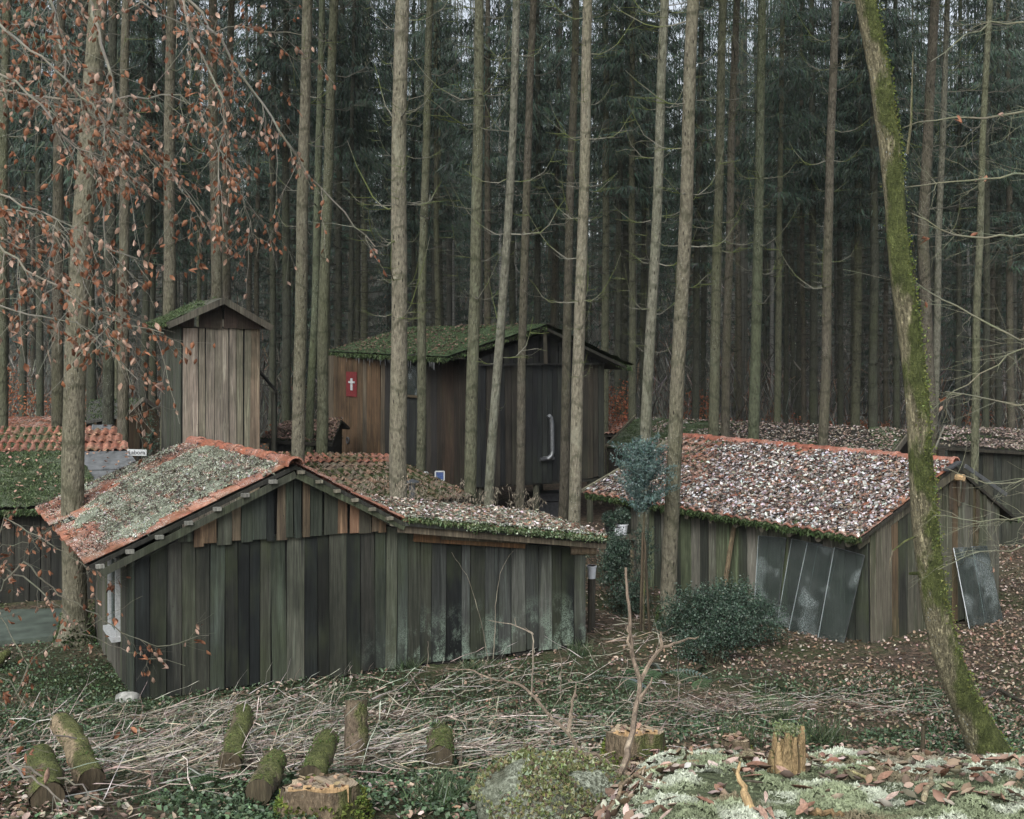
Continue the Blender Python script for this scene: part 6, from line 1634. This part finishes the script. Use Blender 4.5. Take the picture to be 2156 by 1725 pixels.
logpx(100, 1690, 85, 1600, .10, 'brown log at the left edge of the bank', .5, .02, mossy=.3)
logpx(-10, 1398, 14, 1378, .07, 'log end poking in at the left edge', .3, .03, mossy=.2)
# rock and slab
rk = PG(270, 1478, 12); 
def rock(c, s_, label, seed):
    u_, v_ = np.meshgrid(np.linspace(0, 2*np.pi, 18, endpoint=False), np.linspace(0, np.pi, 11)); d = np.stack([np.sin(v_)*np.cos(u_), np.sin(v_)*np.sin(u_), np.cos(v_)], -1)
    k = .75 + .5*fbm(d[...,0]*1.7+seed, d[...,1]*1.7, d[...,2]*1.7, 3); V_ = (d*k[...,None]*np.array(s_) + np.array(c)).reshape(-1,3)
    i_, k_ = np.meshgrid(np.arange(10), np.arange(18), indexing='ij'); i_, k_ = i_.ravel(), k_.ravel(); k2 = (k_+1) % 18
    single('rock', np_mesh('rock', V_, np.stack([i_*18+k_, i_*18+k2, (i_+1)*18+k2, (i_+1)*18+k_], -1)), M['stone'], label, 'rock')
rock(Vector((A0.x-.08, A0.y-.05, .03)), (.17,.13,.11), 'pale rock under the left corner of the front hut', 2)
ps = [PZ(-40, 1290, .03), PZ(150, 1285, .03), PZ(112, 1345, .03), PZ(-60, 1362, .03)]
single('stone_slab', MB().add([p + Vector((0,0,.04)) for p in ps] + [p + Vector((0,0,-.1)) for p in ps], [(3,2,1,0), (4,5,6,7), (0,1,5,4), (1,2,6,5), (2,3,7,6), (3,0,4,7)]), mk_plain('green_slab', (.06,.075,.062), .75, 0, .4, 3), 'flat greenish slab on the ground by the left edge', 'slab')
# thin saplings and sticks
def stem(pts, r, label, name='bare_sapling', cat='sapling', extra=(), col=(.19,.15,.115)):
    L3 = [P(*p) for p in pts]; t = thing(name, label, cat, L3[0])
    n = len(pts)*3
    part('stem', MB().tube(wig(L3, n, .004), [r*(1-.7*i/(n-1)) for i in range(n)], 6), M['wood_dry'], t, color=col)
    for q_ in extra:
        L4 = [P(*p) for p in q_]; m_ = len(q_)*3
        part('branch', MB().tube(wig(L4, m_, .004), [r*.6*(1-.7*i/(m_-1)) for i in range(m_)], 5), M['wood_dry'], t, color=col)
stem([(1262,1740,5.9), (1270,1723,5.95), (1285,1679,6.0), (1318,1598,6.15), (1333,1532,6.3), (1344,1470,6.4), (1347,1437,6.45), (1333,1382,6.5), (1325,1294,6.55), (1318,1195,6.6)], .021, 'tall bare forked sapling rising at the bottom middle', extra=[
  [(1347,1437,6.45), (1366,1400,6.5), (1393,1364,6.5), (1437,1349,6.55), (1471,1341,6.6)], [(1347,1477,6.4), (1373,1426,6.4)], [(1393,1364,6.5), (1392,1330,6.5)], [(1333,1382,6.5), (1322,1350,6.5), (1322,1318,6.5)],
  [(1267,1701,6.0), (1245,1631,6.2), (1223,1587,6.4), (1197,1543,6.6), (1153,1503,6.8), (1124,1466,7.0), (1091,1441,7.2), (1032,1430,7.5), (992,1411,7.7), (940,1409,7.9)], [(1197,1543,6.6), (1205,1480,6.7), (1213,1440,6.8)], [(1223,1587,6.4), (1260,1590,6.4), (1300,1620,6.4)]], col=(.21,.165,.13))
gb = PG(1119, 1462)
stem([(1119,1466,gb.y), (1122,1400,gb.y), (1123,1336,gb.y+.05), (1086,1317,gb.y+.1), (1028,1306,gb.y+.15)], .013, 'dry bent stalk standing before the lean-to wall', extra=[[(1086,1317,gb.y+.1), (1085,1300,gb.y+.1)], [(1123,1336,gb.y), (1105,1322,gb.y)]], col=(.34,.29,.24))
gb = PG(1180, 1475)
stem([(1180,1475,gb.y), (1181,1420,gb.y), (1183,1390,gb.y), (1175,1360,gb.y)], .010, 'thin dry stalk right of the bent one', extra=(), col=(.3,.26,.21))
gb = PG(900, 1440)
stem([(898,1412,gb.y), (902,1385,gb.y), (901,1350,gb.y)], .006, 'short pale stalk by the foot of the front hut', col=(.34,.3,.25))
for (pts, lb) in (([(1028,1392), (1018,1330), (1000,1262), (985,1215), (965,1185), (951,1163)], 'thin vine curving up the lean-to wall, left one'), ([(1038,1388), (1042,1330), (1044,1260), (1052,1210), (1068,1175), (1081,1160)], 'thin vine curving up the lean-to wall, right one')):
    L3 = [atA(a, .07) for a, b in pts]
    for p, (a, b) in zip(L3, pts): p.z = CAMZ - (b - HOR)/F*p.y
    t = thing('climbing_vine', lb, 'vine', L3[0]); part('stem', MB().tube(wig(L3, 18, .004), [.007*(1-.6*i/17) for i in range(18)], 5), M['wood_dry'], t, color=(.24,.22,.18))
def stick(pts, r, label, col=(.33,.25,.15)):
    L3 = []
    for (a, b, l) in pts:
        p = PG(a, b, 4.0); L3.append(p + Vector((0,0,l)))
    single('fallen_stick', MB().tube(wig(L3, len(L3)*3, .004), [r*(1-.4*i/(len(L3)*3-1)) for i in range(len(L3)*3)], 7, jit=.15), M['wood_dry'], label, 'stick', color=col)
s0 = PG(1588, 1718, 4.0)
single('fallen_stick', MB().tube(wig([s0 + Vector((.03,0,-.05)), P(1572, 1690, s0.y), P(1563, 1655, s0.y+.05), P(1556, 1640, s0.y+.05), P(1558, 1605, s0.y+.1)], 12, .003), [.022,.021,.019,.018,.018,.017,.015,.012,.01,.008,.006,.004], 7), M['wood_dry'], 'upright broken stick on the mound near the bottom edge', 'stick', color=(.40,.29,.16))
stick([(1688,1600,.02), (1740,1618,.02), (1800,1637,.02), (1850,1655,.015)], .011, 'long pale stick lying on the mound right of the rotten stump', (.36,.32,.17))
stick([(1945,1690,.015), (1955,1672,.03), (1963,1650,.05)], .012, 'short curved stick on the right of the mound', (.38,.32,.22))
stick([(1707,1718,.02), (1740,1722,.02), (1775,1728,.02)], .014, 'thick twig at the bottom edge of the mound', (.30,.2,.11))
stick([(1340,1640,.02), (1400,1625,.02), (1470,1612,.02)], .013, 'stick lying beside the mossy old stump', (.28,.21,.13))
stick([(1270,1742,.02), (1300,1700,.05), (1330,1660,.06), (1400,1660,.02)], .010, 'thin bent stick by the sapling foot', (.3,.23,.16))
stick([(1180,1722,.05), (1215,1700,.06), (1250,1682,.05)], .011, 'stick across the mossy old stump', (.3,.24,.17))
stick([(2060,1480,.05), (2100,1460,.06), (2156,1490,.05)], .03, 'dark branch lying in the leaves right of the mossy trunk', (.05,.045,.035))
for (px, py0, py1, lb) in ((1940, 1620, 1530, 'thin stake standing in the leaves left of the mossy trunk'), (1813, 1640, 1598, 'short stake at the back of the mound, left'), (1845, 1640, 1596, 'short stake at the back of the mound, right')):
    b = P(px, py0 - 60, 9.5); b.z = g(b.x, 9.5)
    single('stake', MB().tube([b + Vector((0,0,-.1)), P(px+4, py1, 9.5)], [.02,.017], 6), M['wood_dark'], lb, 'stake', color=(.07,.06,.04))
pl = Vector((P(2073,0,22.5).x, 22.5, 0)); pl.z = g(pl.x, pl.y)
single('stake', MB().tube([pl + Vector((0,0,-.1)), P(2075, 1125, 22.5)], [.04,.035], 7), M['wood_dark'], 'dark stake behind the dark panes at the right', 'stake', color=(.06,.055,.045))

# ferns
def fern(px, py, n, L, label, frost=False, Y0=4.2):
    c = PG(px, py, Y0); t = thing('fern', label, 'fern', c)
    for k in range(n):
        az = rng.random()*6.28; l = L*rng.uniform(.7,1.1); mb = MB(); m_ = 16; pts = []
        for i in range(m_):
            q_ = i/(m_-1); pts.append(c + Vector((math.cos(az)*l*q_, math.sin(az)*l*q_, .03 + l*(.55*q_ - .62*q_*q_))))
        mb.tube(pts, .003, 3, cap=False)
        sd_ = Vector((-math.sin(az), math.cos(az), 0))
        for i in range(1, m_-1):
            w_ = l*.2*math.sin(math.pi*(.12 + .88*(1 - i/m_)))
            f_ = (pts[i+1]-pts[i])
            for s_ in (-1, 1):
                tip = pts[i] + sd_*(s_*w_) + f_*.95 + Vector((0,0,-.2*w_))
                mb.add([pts[i] - f_*.16, pts[i] + sd_*(s_*w_*.5) + f_*.2 + Vector((0,0,.01)), tip, pts[i] + sd_*(s_*w_*.5) + f_*.62, pts[i] + f_*.2], [(0,1,2,3,4)])
        me = mb.mesh('frond'); nv = len(me.vertices); ca = me.color_attributes.new('col','FLOAT_COLOR','POINT'); c4 = np.ones((nv,4), np.float32)
        c4[:, :3] = pick([(.10,.13,.11)] if frost and k % 2 else [(.03,.055,.026), (.045,.075,.035)], 1, .2)[0]; ca.data.foreach_set('color', c4.ravel())
        part('frond', me, M['green'], t)
fern(1395, 1425, 9, .75, 'dark fern below the speckled spruce', True)
fern(1300, 1440, 6, .6, 'frosted fern left of the dark one', True)
fern(1500, 1440, 7, .65, 'dark fern in the dead stalks below the bush')
fern(1650, 1480, 7, .6, 'fern on the bank under the glass panes')
fern(600, 1690, 8, .4, 'fern between the sawn stump and the brown log')
fern(820, 1560, 6, .4, 'fern beside the upright bare log')
fern(370, 1690, 7, .42, 'fern near the bottom left')
fern(730, 1520, 6, .45, 'fern behind the upright bare log')
fern(1990, 1470, 7, .5, 'dark fern left of the mossy trunk foot')

# ============================================================ ground cover
def px_of(x, y): return CX + x/y*F
def sample(n, y0, y1, margin=.46, bias=1.6):
    y = y0 + (y1-y0)*nr.random(n)**bias; x = (nr.random(n)*2-1)*margin*y
    return x, y
HUTS = [[A0, A1, A1 + sdA*2.0, Vector((AL.x, AL.y, 0)) + dA*3.2, AL], [C0, CR, CR + dC*6, CL], [CB, BR, BR2, BE], [T0, T1, T3, T2]]
def outside(x, y):
    ok = np.ones(len(x), bool)
    for poly in HUTS:
        ins = np.zeros(len(x), bool); m_ = len(poly)
        for i in range(m_):
            a, b = poly[i], poly[(i+1) % m_]
            c = ((a.y > y) != (b.y > y)) & (x < (b.x-a.x)*(y-a.y)/((b.y-a.y) + 1e-9) + a.x); ins ^= c
        ok &= ~ins
    return ok
def lay(name, n, y0, y1, tv, tf, size, cols, mat, prob, lift=.01, tilt=.35, bias=1.6, var=.2, sxy=None):
    x, y = sample(n, y0, y1, bias=bias); k = outside(x, y) & (nr.random(n) < prob(x, y)); x, y = x[k], y[k]; m_ = len(x)
    p = np.stack([x, y, G(x, y) + lift + nr.random(m_)*.02], -1); nn = ground_normal(x, y) + tilt*nr.standard_normal((m_,3))
    s_ = nr.uniform(*size, m_)
    if sxy is not None: s_ = np.stack([s_*0 + sxy[0], s_*0 + sxy[1], s_], -1)
    o = single(name, scatter(name, tv, tf, p, frames(nn, nr.random(m_)*6.28), s_, pick(cols, m_, var)), mat, None, None, kind='stuff')
    return o
def lab(o, l, c): o['label'] = l; o['category'] = c; return o
LIT = [(.26,.19,.145), (.21,.145,.105), (.31,.24,.195), (.16,.115,.085), (.11,.08,.06), (.36,.30,.26), (.20,.13,.09)]
def p_leaf(x, y):
    right = smooth(3.2, 6.2, x + .12*(y-14))*smooth(8.2, 9.5, y)
    base = .22 + .45*(fbm(x*.9, y*.9, 4, 3) > .45)
    bare = smooth(1.2, .3, np.abs((x+5.9) + (y-16)*.45))*.8            # trodden soil along the hut side
    soil = np.exp(-((x-5.6)**2 + (y-18.3)**2)/.9)
    return np.clip(base*(1-bare)*(1 - .3*smooth(7,9,y)) + .75*right - .9*soil, 0, 1)*(1 - .85*is_mound(x, y))
lab(lay('leaf_litter', 82000, 4.4, 30, CURL_V, LEAF_F, (.03,.075), LIT, M['litter'], p_leaf, .012, .45, 1.15), 'brown fallen leaves spread over the bank and forest floor', 'leaf litter')
def p_green(x, y):
    return .12*smooth(17, 15, y)*(1 - is_mound(x, y)) + .9*is_ivy(x, y)
lab(lay('ivy_carpet', 95000, 6.5, 20, QUAD_V, QUAD_F, (.022,.05), [(.045,.078,.038), (.062,.10,.05), (.03,.052,.026), (.09,.13,.075)], M['green'], p_green, .03, .8, 1.1, .3), 'dark green ivy and ground elder covering the bank', 'ground cover')
def p_mossg(x, y): return smooth(-3.9, -5.2, x)*smooth(11.5, 13, y)*smooth(.42, .55, fbm(x*1.1, y*1.1, 7, 3))
lab(lay('moss_lawn', 40000, 10.5, 22, TUFT_V, TUFT_F, (.018,.045), MOSSG, M['tuft'], p_mossg, -.005, .5, 1.0, .3), 'thin green moss on the trodden ground left of the front hut', 'moss')
def p_mound(x, y): return is_mound(x, y)*smooth(.3, .45, fbm(x*2.2, y*2.2, 3, 3))
FR2 = [(.30,.35,.21), (.22,.27,.14), (.42,.46,.34), (.15,.20,.09), (.58,.60,.54), (.14,.105,.07)]
def mound_col(x, y, cl_):
    a = fbm(x*3.1+2, y*3.1, 9, 3)[:,None]; b = smooth(.42, .6, fbm(x*5.5, y*5.5+7, 4, 3))[:,None]
    c = np.array([.09,.11,.06])*(1-a) + np.array([.28,.315,.21])*a
    c = c*(1-b*.75) + np.array([.42,.445,.38])*b*.75
    d_ = smooth(.55, .66, fbm(x*2.4+30, y*2.4, 1, 3))[:,None]
    c = c*(1-d_*.7) + np.array([.15,.105,.075])*d_*.7
    return np.clip(c*(.6 + .9*cl_[:,None])*(1 + .12*nr.standard_normal((len(x),1))), .01, .9)  # clump shading put into the colour: raised moss lighter, hollows darker
def mound_cover(n):
    y = nr.uniform(3.9, 7.8, n); x = nr.uniform(-.2, .48, n)*y
    k = (nr.random(n) < np.clip(p_mound(x, y)*1.1, 0, 1)); x, y = x[k], y[k]; m_ = len(x)
    cl_ = fbm(x*7, y*7, 5, 3)
    p = np.stack([x, y, G(x, y) - .006 + .05*np.clip(cl_-.42, 0, 1)*2], -1); s_ = nr.uniform(.007,.017,m_)*(.6 + 1.1*cl_)
    return single('mound_moss', scatter('mound_moss', TUFT_V, TUFT_F, p, frames(ground_normal(x, y) + 1.1*nr.standard_normal((m_,3)), nr.random(m_)*6.28), np.stack([s_*.8, s_*.8, s_], -1), mound_col(x, y, cl_)), M['tuft'], None, None, kind='stuff')
lab(mound_cover(190000), 'frosted pale green moss covering the mound at the bottom right', 'moss')
# straw
def straw_mesh():
    mb = MB().tube([Vector((0,0,0)), Vector((.02,.02,.35)), Vector((-.01,.05,.7)), Vector((.03,.02,1.0))], [1,.9,.75,.3], 3, cap=False)
    return np.array(mb.v), np.array([t for f in mb.f for t in ((f[0],f[1],f[2]), (f[0],f[2],f[3]))])
SV, SF = straw_mesh()
def straw(name, n, spots, flat, L, rad, cols, label):
    P_, N_, S_ = [], [], []
    for (cx0, cy0, sx_, sy_, az, spread, w_) in spots:
        m_ = int(n*w_); x = cx0 + sx_*nr.standard_normal(m_); y = cy0 + sy_*nr.standard_normal(m_); k = outside(x, y) & (y > 5.6); x, y = x[k], y[k]; m_ = len(x)
        a = az + spread*nr.standard_normal(m_); z = flat[0] + np.abs(nr.standard_normal(m_))*flat[1]
        P_.append(np.stack([x, y, G(x, y) + .01 + nr.random(m_)*.10], -1)); d = np.stack([np.cos(a), np.sin(a), z], -1)
        gn = ground_normal(x, y); d = d - gn*np.sum(d*gn, 1, keepdims=True) + gn*z[:,None]
        N_.append(d); l = nr.uniform(*L, m_); S_.append(l)
    p, d, l = map(np.concatenate, (P_, N_, S_)); m_ = len(p); rr = nr.uniform(*rad, m_)
    SVn = SV.copy(); SVn[:, :2] = SVn[:, :2]
    tv = SV.copy()
    # bend terms scale with length, radius terms with rr: template is unit length with unit radius
    axis_ = np.interp(SV[:,2], [0,.35,.7,1], [0,.02,-.01,.03]); ay_ = np.interp(SV[:,2], [0,.35,.7,1], [0,.02,.05,.02])
    core = np.stack([axis_, ay_, SV[:,2]], -1); ring = SV - core
    R = frames(d, nr.random(m_)*6.28)
    L_ = core[None]*l[:,None,None]*[1.6,1.6,1] + ring[None]*rr[:,None,None]
    V_ = np.einsum('nij,nkj->nki', R, L_) + p[:,None,:]; Fc = SF[None] + (np.arange(m_)*len(SV))[:,None,None]
    C = np.repeat(pick(cols, m_, .18)[:,None,:], len(SV), 1)
    return lab(single(name, np_mesh(name, V_.reshape(-1,3), Fc.reshape(-1,3), C.reshape(-1,3)), M['straw'], None, None, kind='stuff'), label, 'dry stalks')
STR = [(.40,.35,.30), (.46,.41,.36), (.33,.28,.23), (.24,.19,.15), (.5,.46,.41)]
def sp(px, py): q_ = PG(px, py); return q_.x, q_.y
spots = []
for (px, py, sx_, sy_, az, spr, w_) in ((400,1580,.9,.8,.5,.9,.17), (480,1620,.7,.5,.2,1.2,.12), (620,1520,.9,.7,.5,1.0,.10), (560,1500,.7,.35,.15,.8,.04), (820,1580,.8,.7,-.8,.8,.10), (980,1600,.7,.5,-.7,.6,.08), (1200,1540,.7,.5,-1.3,.8,.08), (1440,1500,.45,.5,-1.5,.5,.09), (1560,1480,.8,.6,-1.45,.55,.07), (1750,1490,.9,.6,-1.3,.6,.08), (1300,1340,.7,1.0,.3,1.2,.05), (900,1470,1.2,.35,.3,1.0,.04), (300,1520,.8,.3,.2,.9,.05), (1100,1430,1.2,.6,.3,1.3,.05), (250,1640,.6,.5,.5,1.3,.04)):
    x, y = sp(px, py); spots.append((x, y, sx_, sy_, az, spr, w_))
straw('dry_stalks', 1700, spots, (.0, .22), (.15, .7), (.0016, .0055), STR, 'pale dead stalks lying criss-cross over the bank')
straw('standing_stalks', 170, spots, (.5, 1.3), (.2, .6), (.0018, .0035), STR, 'thin dead stalks still standing on the bank')
straw('needle_twigs', 2500, spots, (-.02, .10), (.06, .22), (.0012, .0025), [(.16,.12,.09), (.24,.19,.15), (.10,.07,.05)], 'short brown twigs scattered over the bank')
# dry seed heads along the back of the lean-to
sh = []
for k in range(70):
    t_ = rng.random(); p = fl1*(1-t_) + er1*t_ + Vector((rng.gauss(0,.1), rng.gauss(.05,.1), .02)); mb_l = rng.uniform(.15,.42); sh.append((p, mb_l))
mb = MB()
for p, l in sh:
    tp = p + Vector((rng.gauss(0,.12), rng.gauss(0,.08), l)); mb.tube(wig([p, (p+tp)/2, tp], 5, .01), [.003,.0025,.002,.002,.001], 3, cap=False)
    for _ in range(7):
        q_ = tp + Vector((rng.gauss(0,.03), rng.gauss(0,.03), rng.gauss(-.02,.04))); mb.tube([q_, q_ + Vector((rng.gauss(0,.02), rng.gauss(0,.02), -.04))], [.006,.001], 3, cap=False)
single('dry_weeds', mb, M['wood_dry'], 'dry weeds with seed heads growing behind the lean-to roof', 'dry weeds', kind='stuff', color=(.30,.26,.21))
# grass tufts
def grass(px, py, n, L, label, cols=((.04,.065,.03), (.06,.085,.04))):
    c = PG(px, py); x = c.x + nr.standard_normal(n)*.09; y = c.y + nr.standard_normal(n)*.09
    p = np.stack([x, y, G(x, y)], -1); d = nr.standard_normal((n,3))*.55 + [0,0,1]; s_ = nr.uniform(L*.5, L, n)
    bv = np.array([(-.5,0,0), (.5,0,0), (.4,.12,.5), (-.4,.12,.5), (0,.45,.95)]); bf = np.array([(0,1,2), (0,2,3), (3,2,4)])
    lab(single('grass_tuft', scatter('grass_tuft', bv, bf, p, frames(d, nr.random(n)*6.28), np.stack([s_*0+.008, s_, s_], -1), pick(cols, n, .25)), M['green'], None, None), label, 'grass')
for k, (px, py, n, L, lb) in enumerate(((700,1490,160,.35,'dark grass tuft behind the upright bare log'), (650,1560,120,.3,'grass tuft beside the mossy log above the stump'), (860,1410,140,.28,'grass tuft near the foot of the front hut wall'), (1000,1420,160,.3,'grass tuft below the two vines'), (1220,1380,160,.32,'grass tuft at the right end of the front hut'), (1560,1570,150,.35,'grass tuft at the back of the mound near the small stump'), (1730,1570,220,.4,'arching grass tuft at the back edge of the mound'), (1640,1520,140,.35,'grass tuft on the bank right of the forked sapling'), (930,1690,140,.25,'grass tuft near the bottom left of the mossy old stump'))):
    grass(px, py, n, L, lb)
# single big leaves lying on the mound and near bank: the ones that show largest
k = 0
while k < 290:
    y = rng.uniform(4.3, 8.2); x = rng.uniform(-.42, .44)*y
    mnd = float(is_mound(np.array([x]), np.array([y]))[0])
    if rng.random() > .25 + .75*mnd: continue
    n3 = ground_normal(np.array([x]), np.array([y]))[0]; nv_ = (Vector(n3) + Vector((rng.gauss(0,.3), rng.gauss(0,.3), 0))).normalized()
    yw = rng.random()*6.28; xx = nv_.orthogonal(); xx.rotate(Matrix.Rotation(yw, 3, nv_)); yy = nv_.cross(xx); s_ = rng.uniform(.04,.075); o = Vector((x, y, g(x, y) + .028))
    mw = Matrix(((xx.x, yy.x, nv_.x, o.x), (xx.y, yy.y, nv_.y, o.y), (xx.z, yy.z, nv_.z, o.z), (0,0,0,1))) @ Matrix.Diagonal((s_*rng.uniform(.7,1.1), s_*rng.uniform(.85,1.2), s_*rng.uniform(.3,.95), 1))
    c = rng.choice([(.32,.215,.165), (.25,.15,.105), (.40,.31,.265), (.20,.11,.075), (.48,.41,.37), (.15,.10,.075)])
    part('leaf', rng.choice((bl_me, bl_me2, bl_me2, bl_me3)), None, ground, color=c, mw=mw); k += 1

# grey brush under the far trunks and a few young spruces
x = nr.uniform(-.5, .5, 9000); y = 50 + 75*nr.random(9000)**1.2; x = x*y; l = nr.uniform(.6, 4.2, 9000); n_ = len(x)
d_ = nr.standard_normal((n_,3))*.35 + [0,0,1]; rr = nr.uniform(.006,.016,n_)
axis_ = np.interp(SV[:,2], [0,.35,.7,1], [0,.02,-.01,.03]); ay_ = np.interp(SV[:,2], [0,.35,.7,1], [0,.02,.05,.02]); core = np.stack([axis_, ay_, SV[:,2]], -1); ring = SV - core
L_ = core[None]*l[:,None,None]*[2.5,2.5,1] + ring[None]*rr[:,None,None]
V_ = np.einsum('nij,nkj->nki', frames(d_, nr.random(n_)*6.28), L_) + np.stack([x, y, G(x, y) - .05], -1)[:,None,:]
lab(single('undergrowth', np_mesh('undergrowth', V_.reshape(-1,3), (SF[None] + (np.arange(n_)*len(SV))[:,None,None]).reshape(-1,3), np.repeat(pick([(.20,.195,.17), (.27,.26,.23), (.13,.125,.105), (.17,.11,.075)], n_)[:,None,:], len(SV), 1).reshape(-1,3)), M['twig'], None, None, kind='stuff'), 'grey leafless brush under the far trunks', 'undergrowth')
YS = [crown_mesh(400+i, .3, 7 + i, 1.5, 1.1) for i in range(2)]
for me in YS: me.materials.append(M['needle'])
for k in range(9):
    y = rng.uniform(56, 95); x = rng.uniform(-.46, .46)*y
    t = thing('young_spruce', 'young spruce with green boughs to the ground under the far trunks', 'young spruce', (x, y, g(x, y)), 'young spruces under the far trunks')
    part('trunk', proto_trunk(k % 5), None, t, color=BK['dark'], local=True, mw=Matrix.Diagonal((.35, .35, .26, 1)))
    part('crown', YS[k % 2], None, t, local=True, mw=Matrix.Rotation(rng.random()*6.28, 4, 'Z'))

# ============================================================ damp air between the trunks
hm = bpy.data.materials.new('damp_air'); hm.use_nodes = True; ht = hm.node_tree; ht.nodes.clear()
ho = ht.nodes.new('ShaderNodeOutputMaterial'); hv = ht.nodes.new('ShaderNodeVolumePrincipled')
hv.inputs['Color'].default_value = (.86, .92, .95, 1); hv.inputs['Density'].default_value = HAZE; hv.inputs['Anisotropy'].default_value = .2
ht.links.new(hv.outputs[0], ho.inputs['Volume'])
hz = single('haze', MB().box((0, 150, 48), (340, 0, 0), (0, 280, 0), (0, 0, 50)), hm, None, None, kind='stuff')
hz['label'] = 'thin damp air veiling the far trunks'; hz['category'] = 'haze'
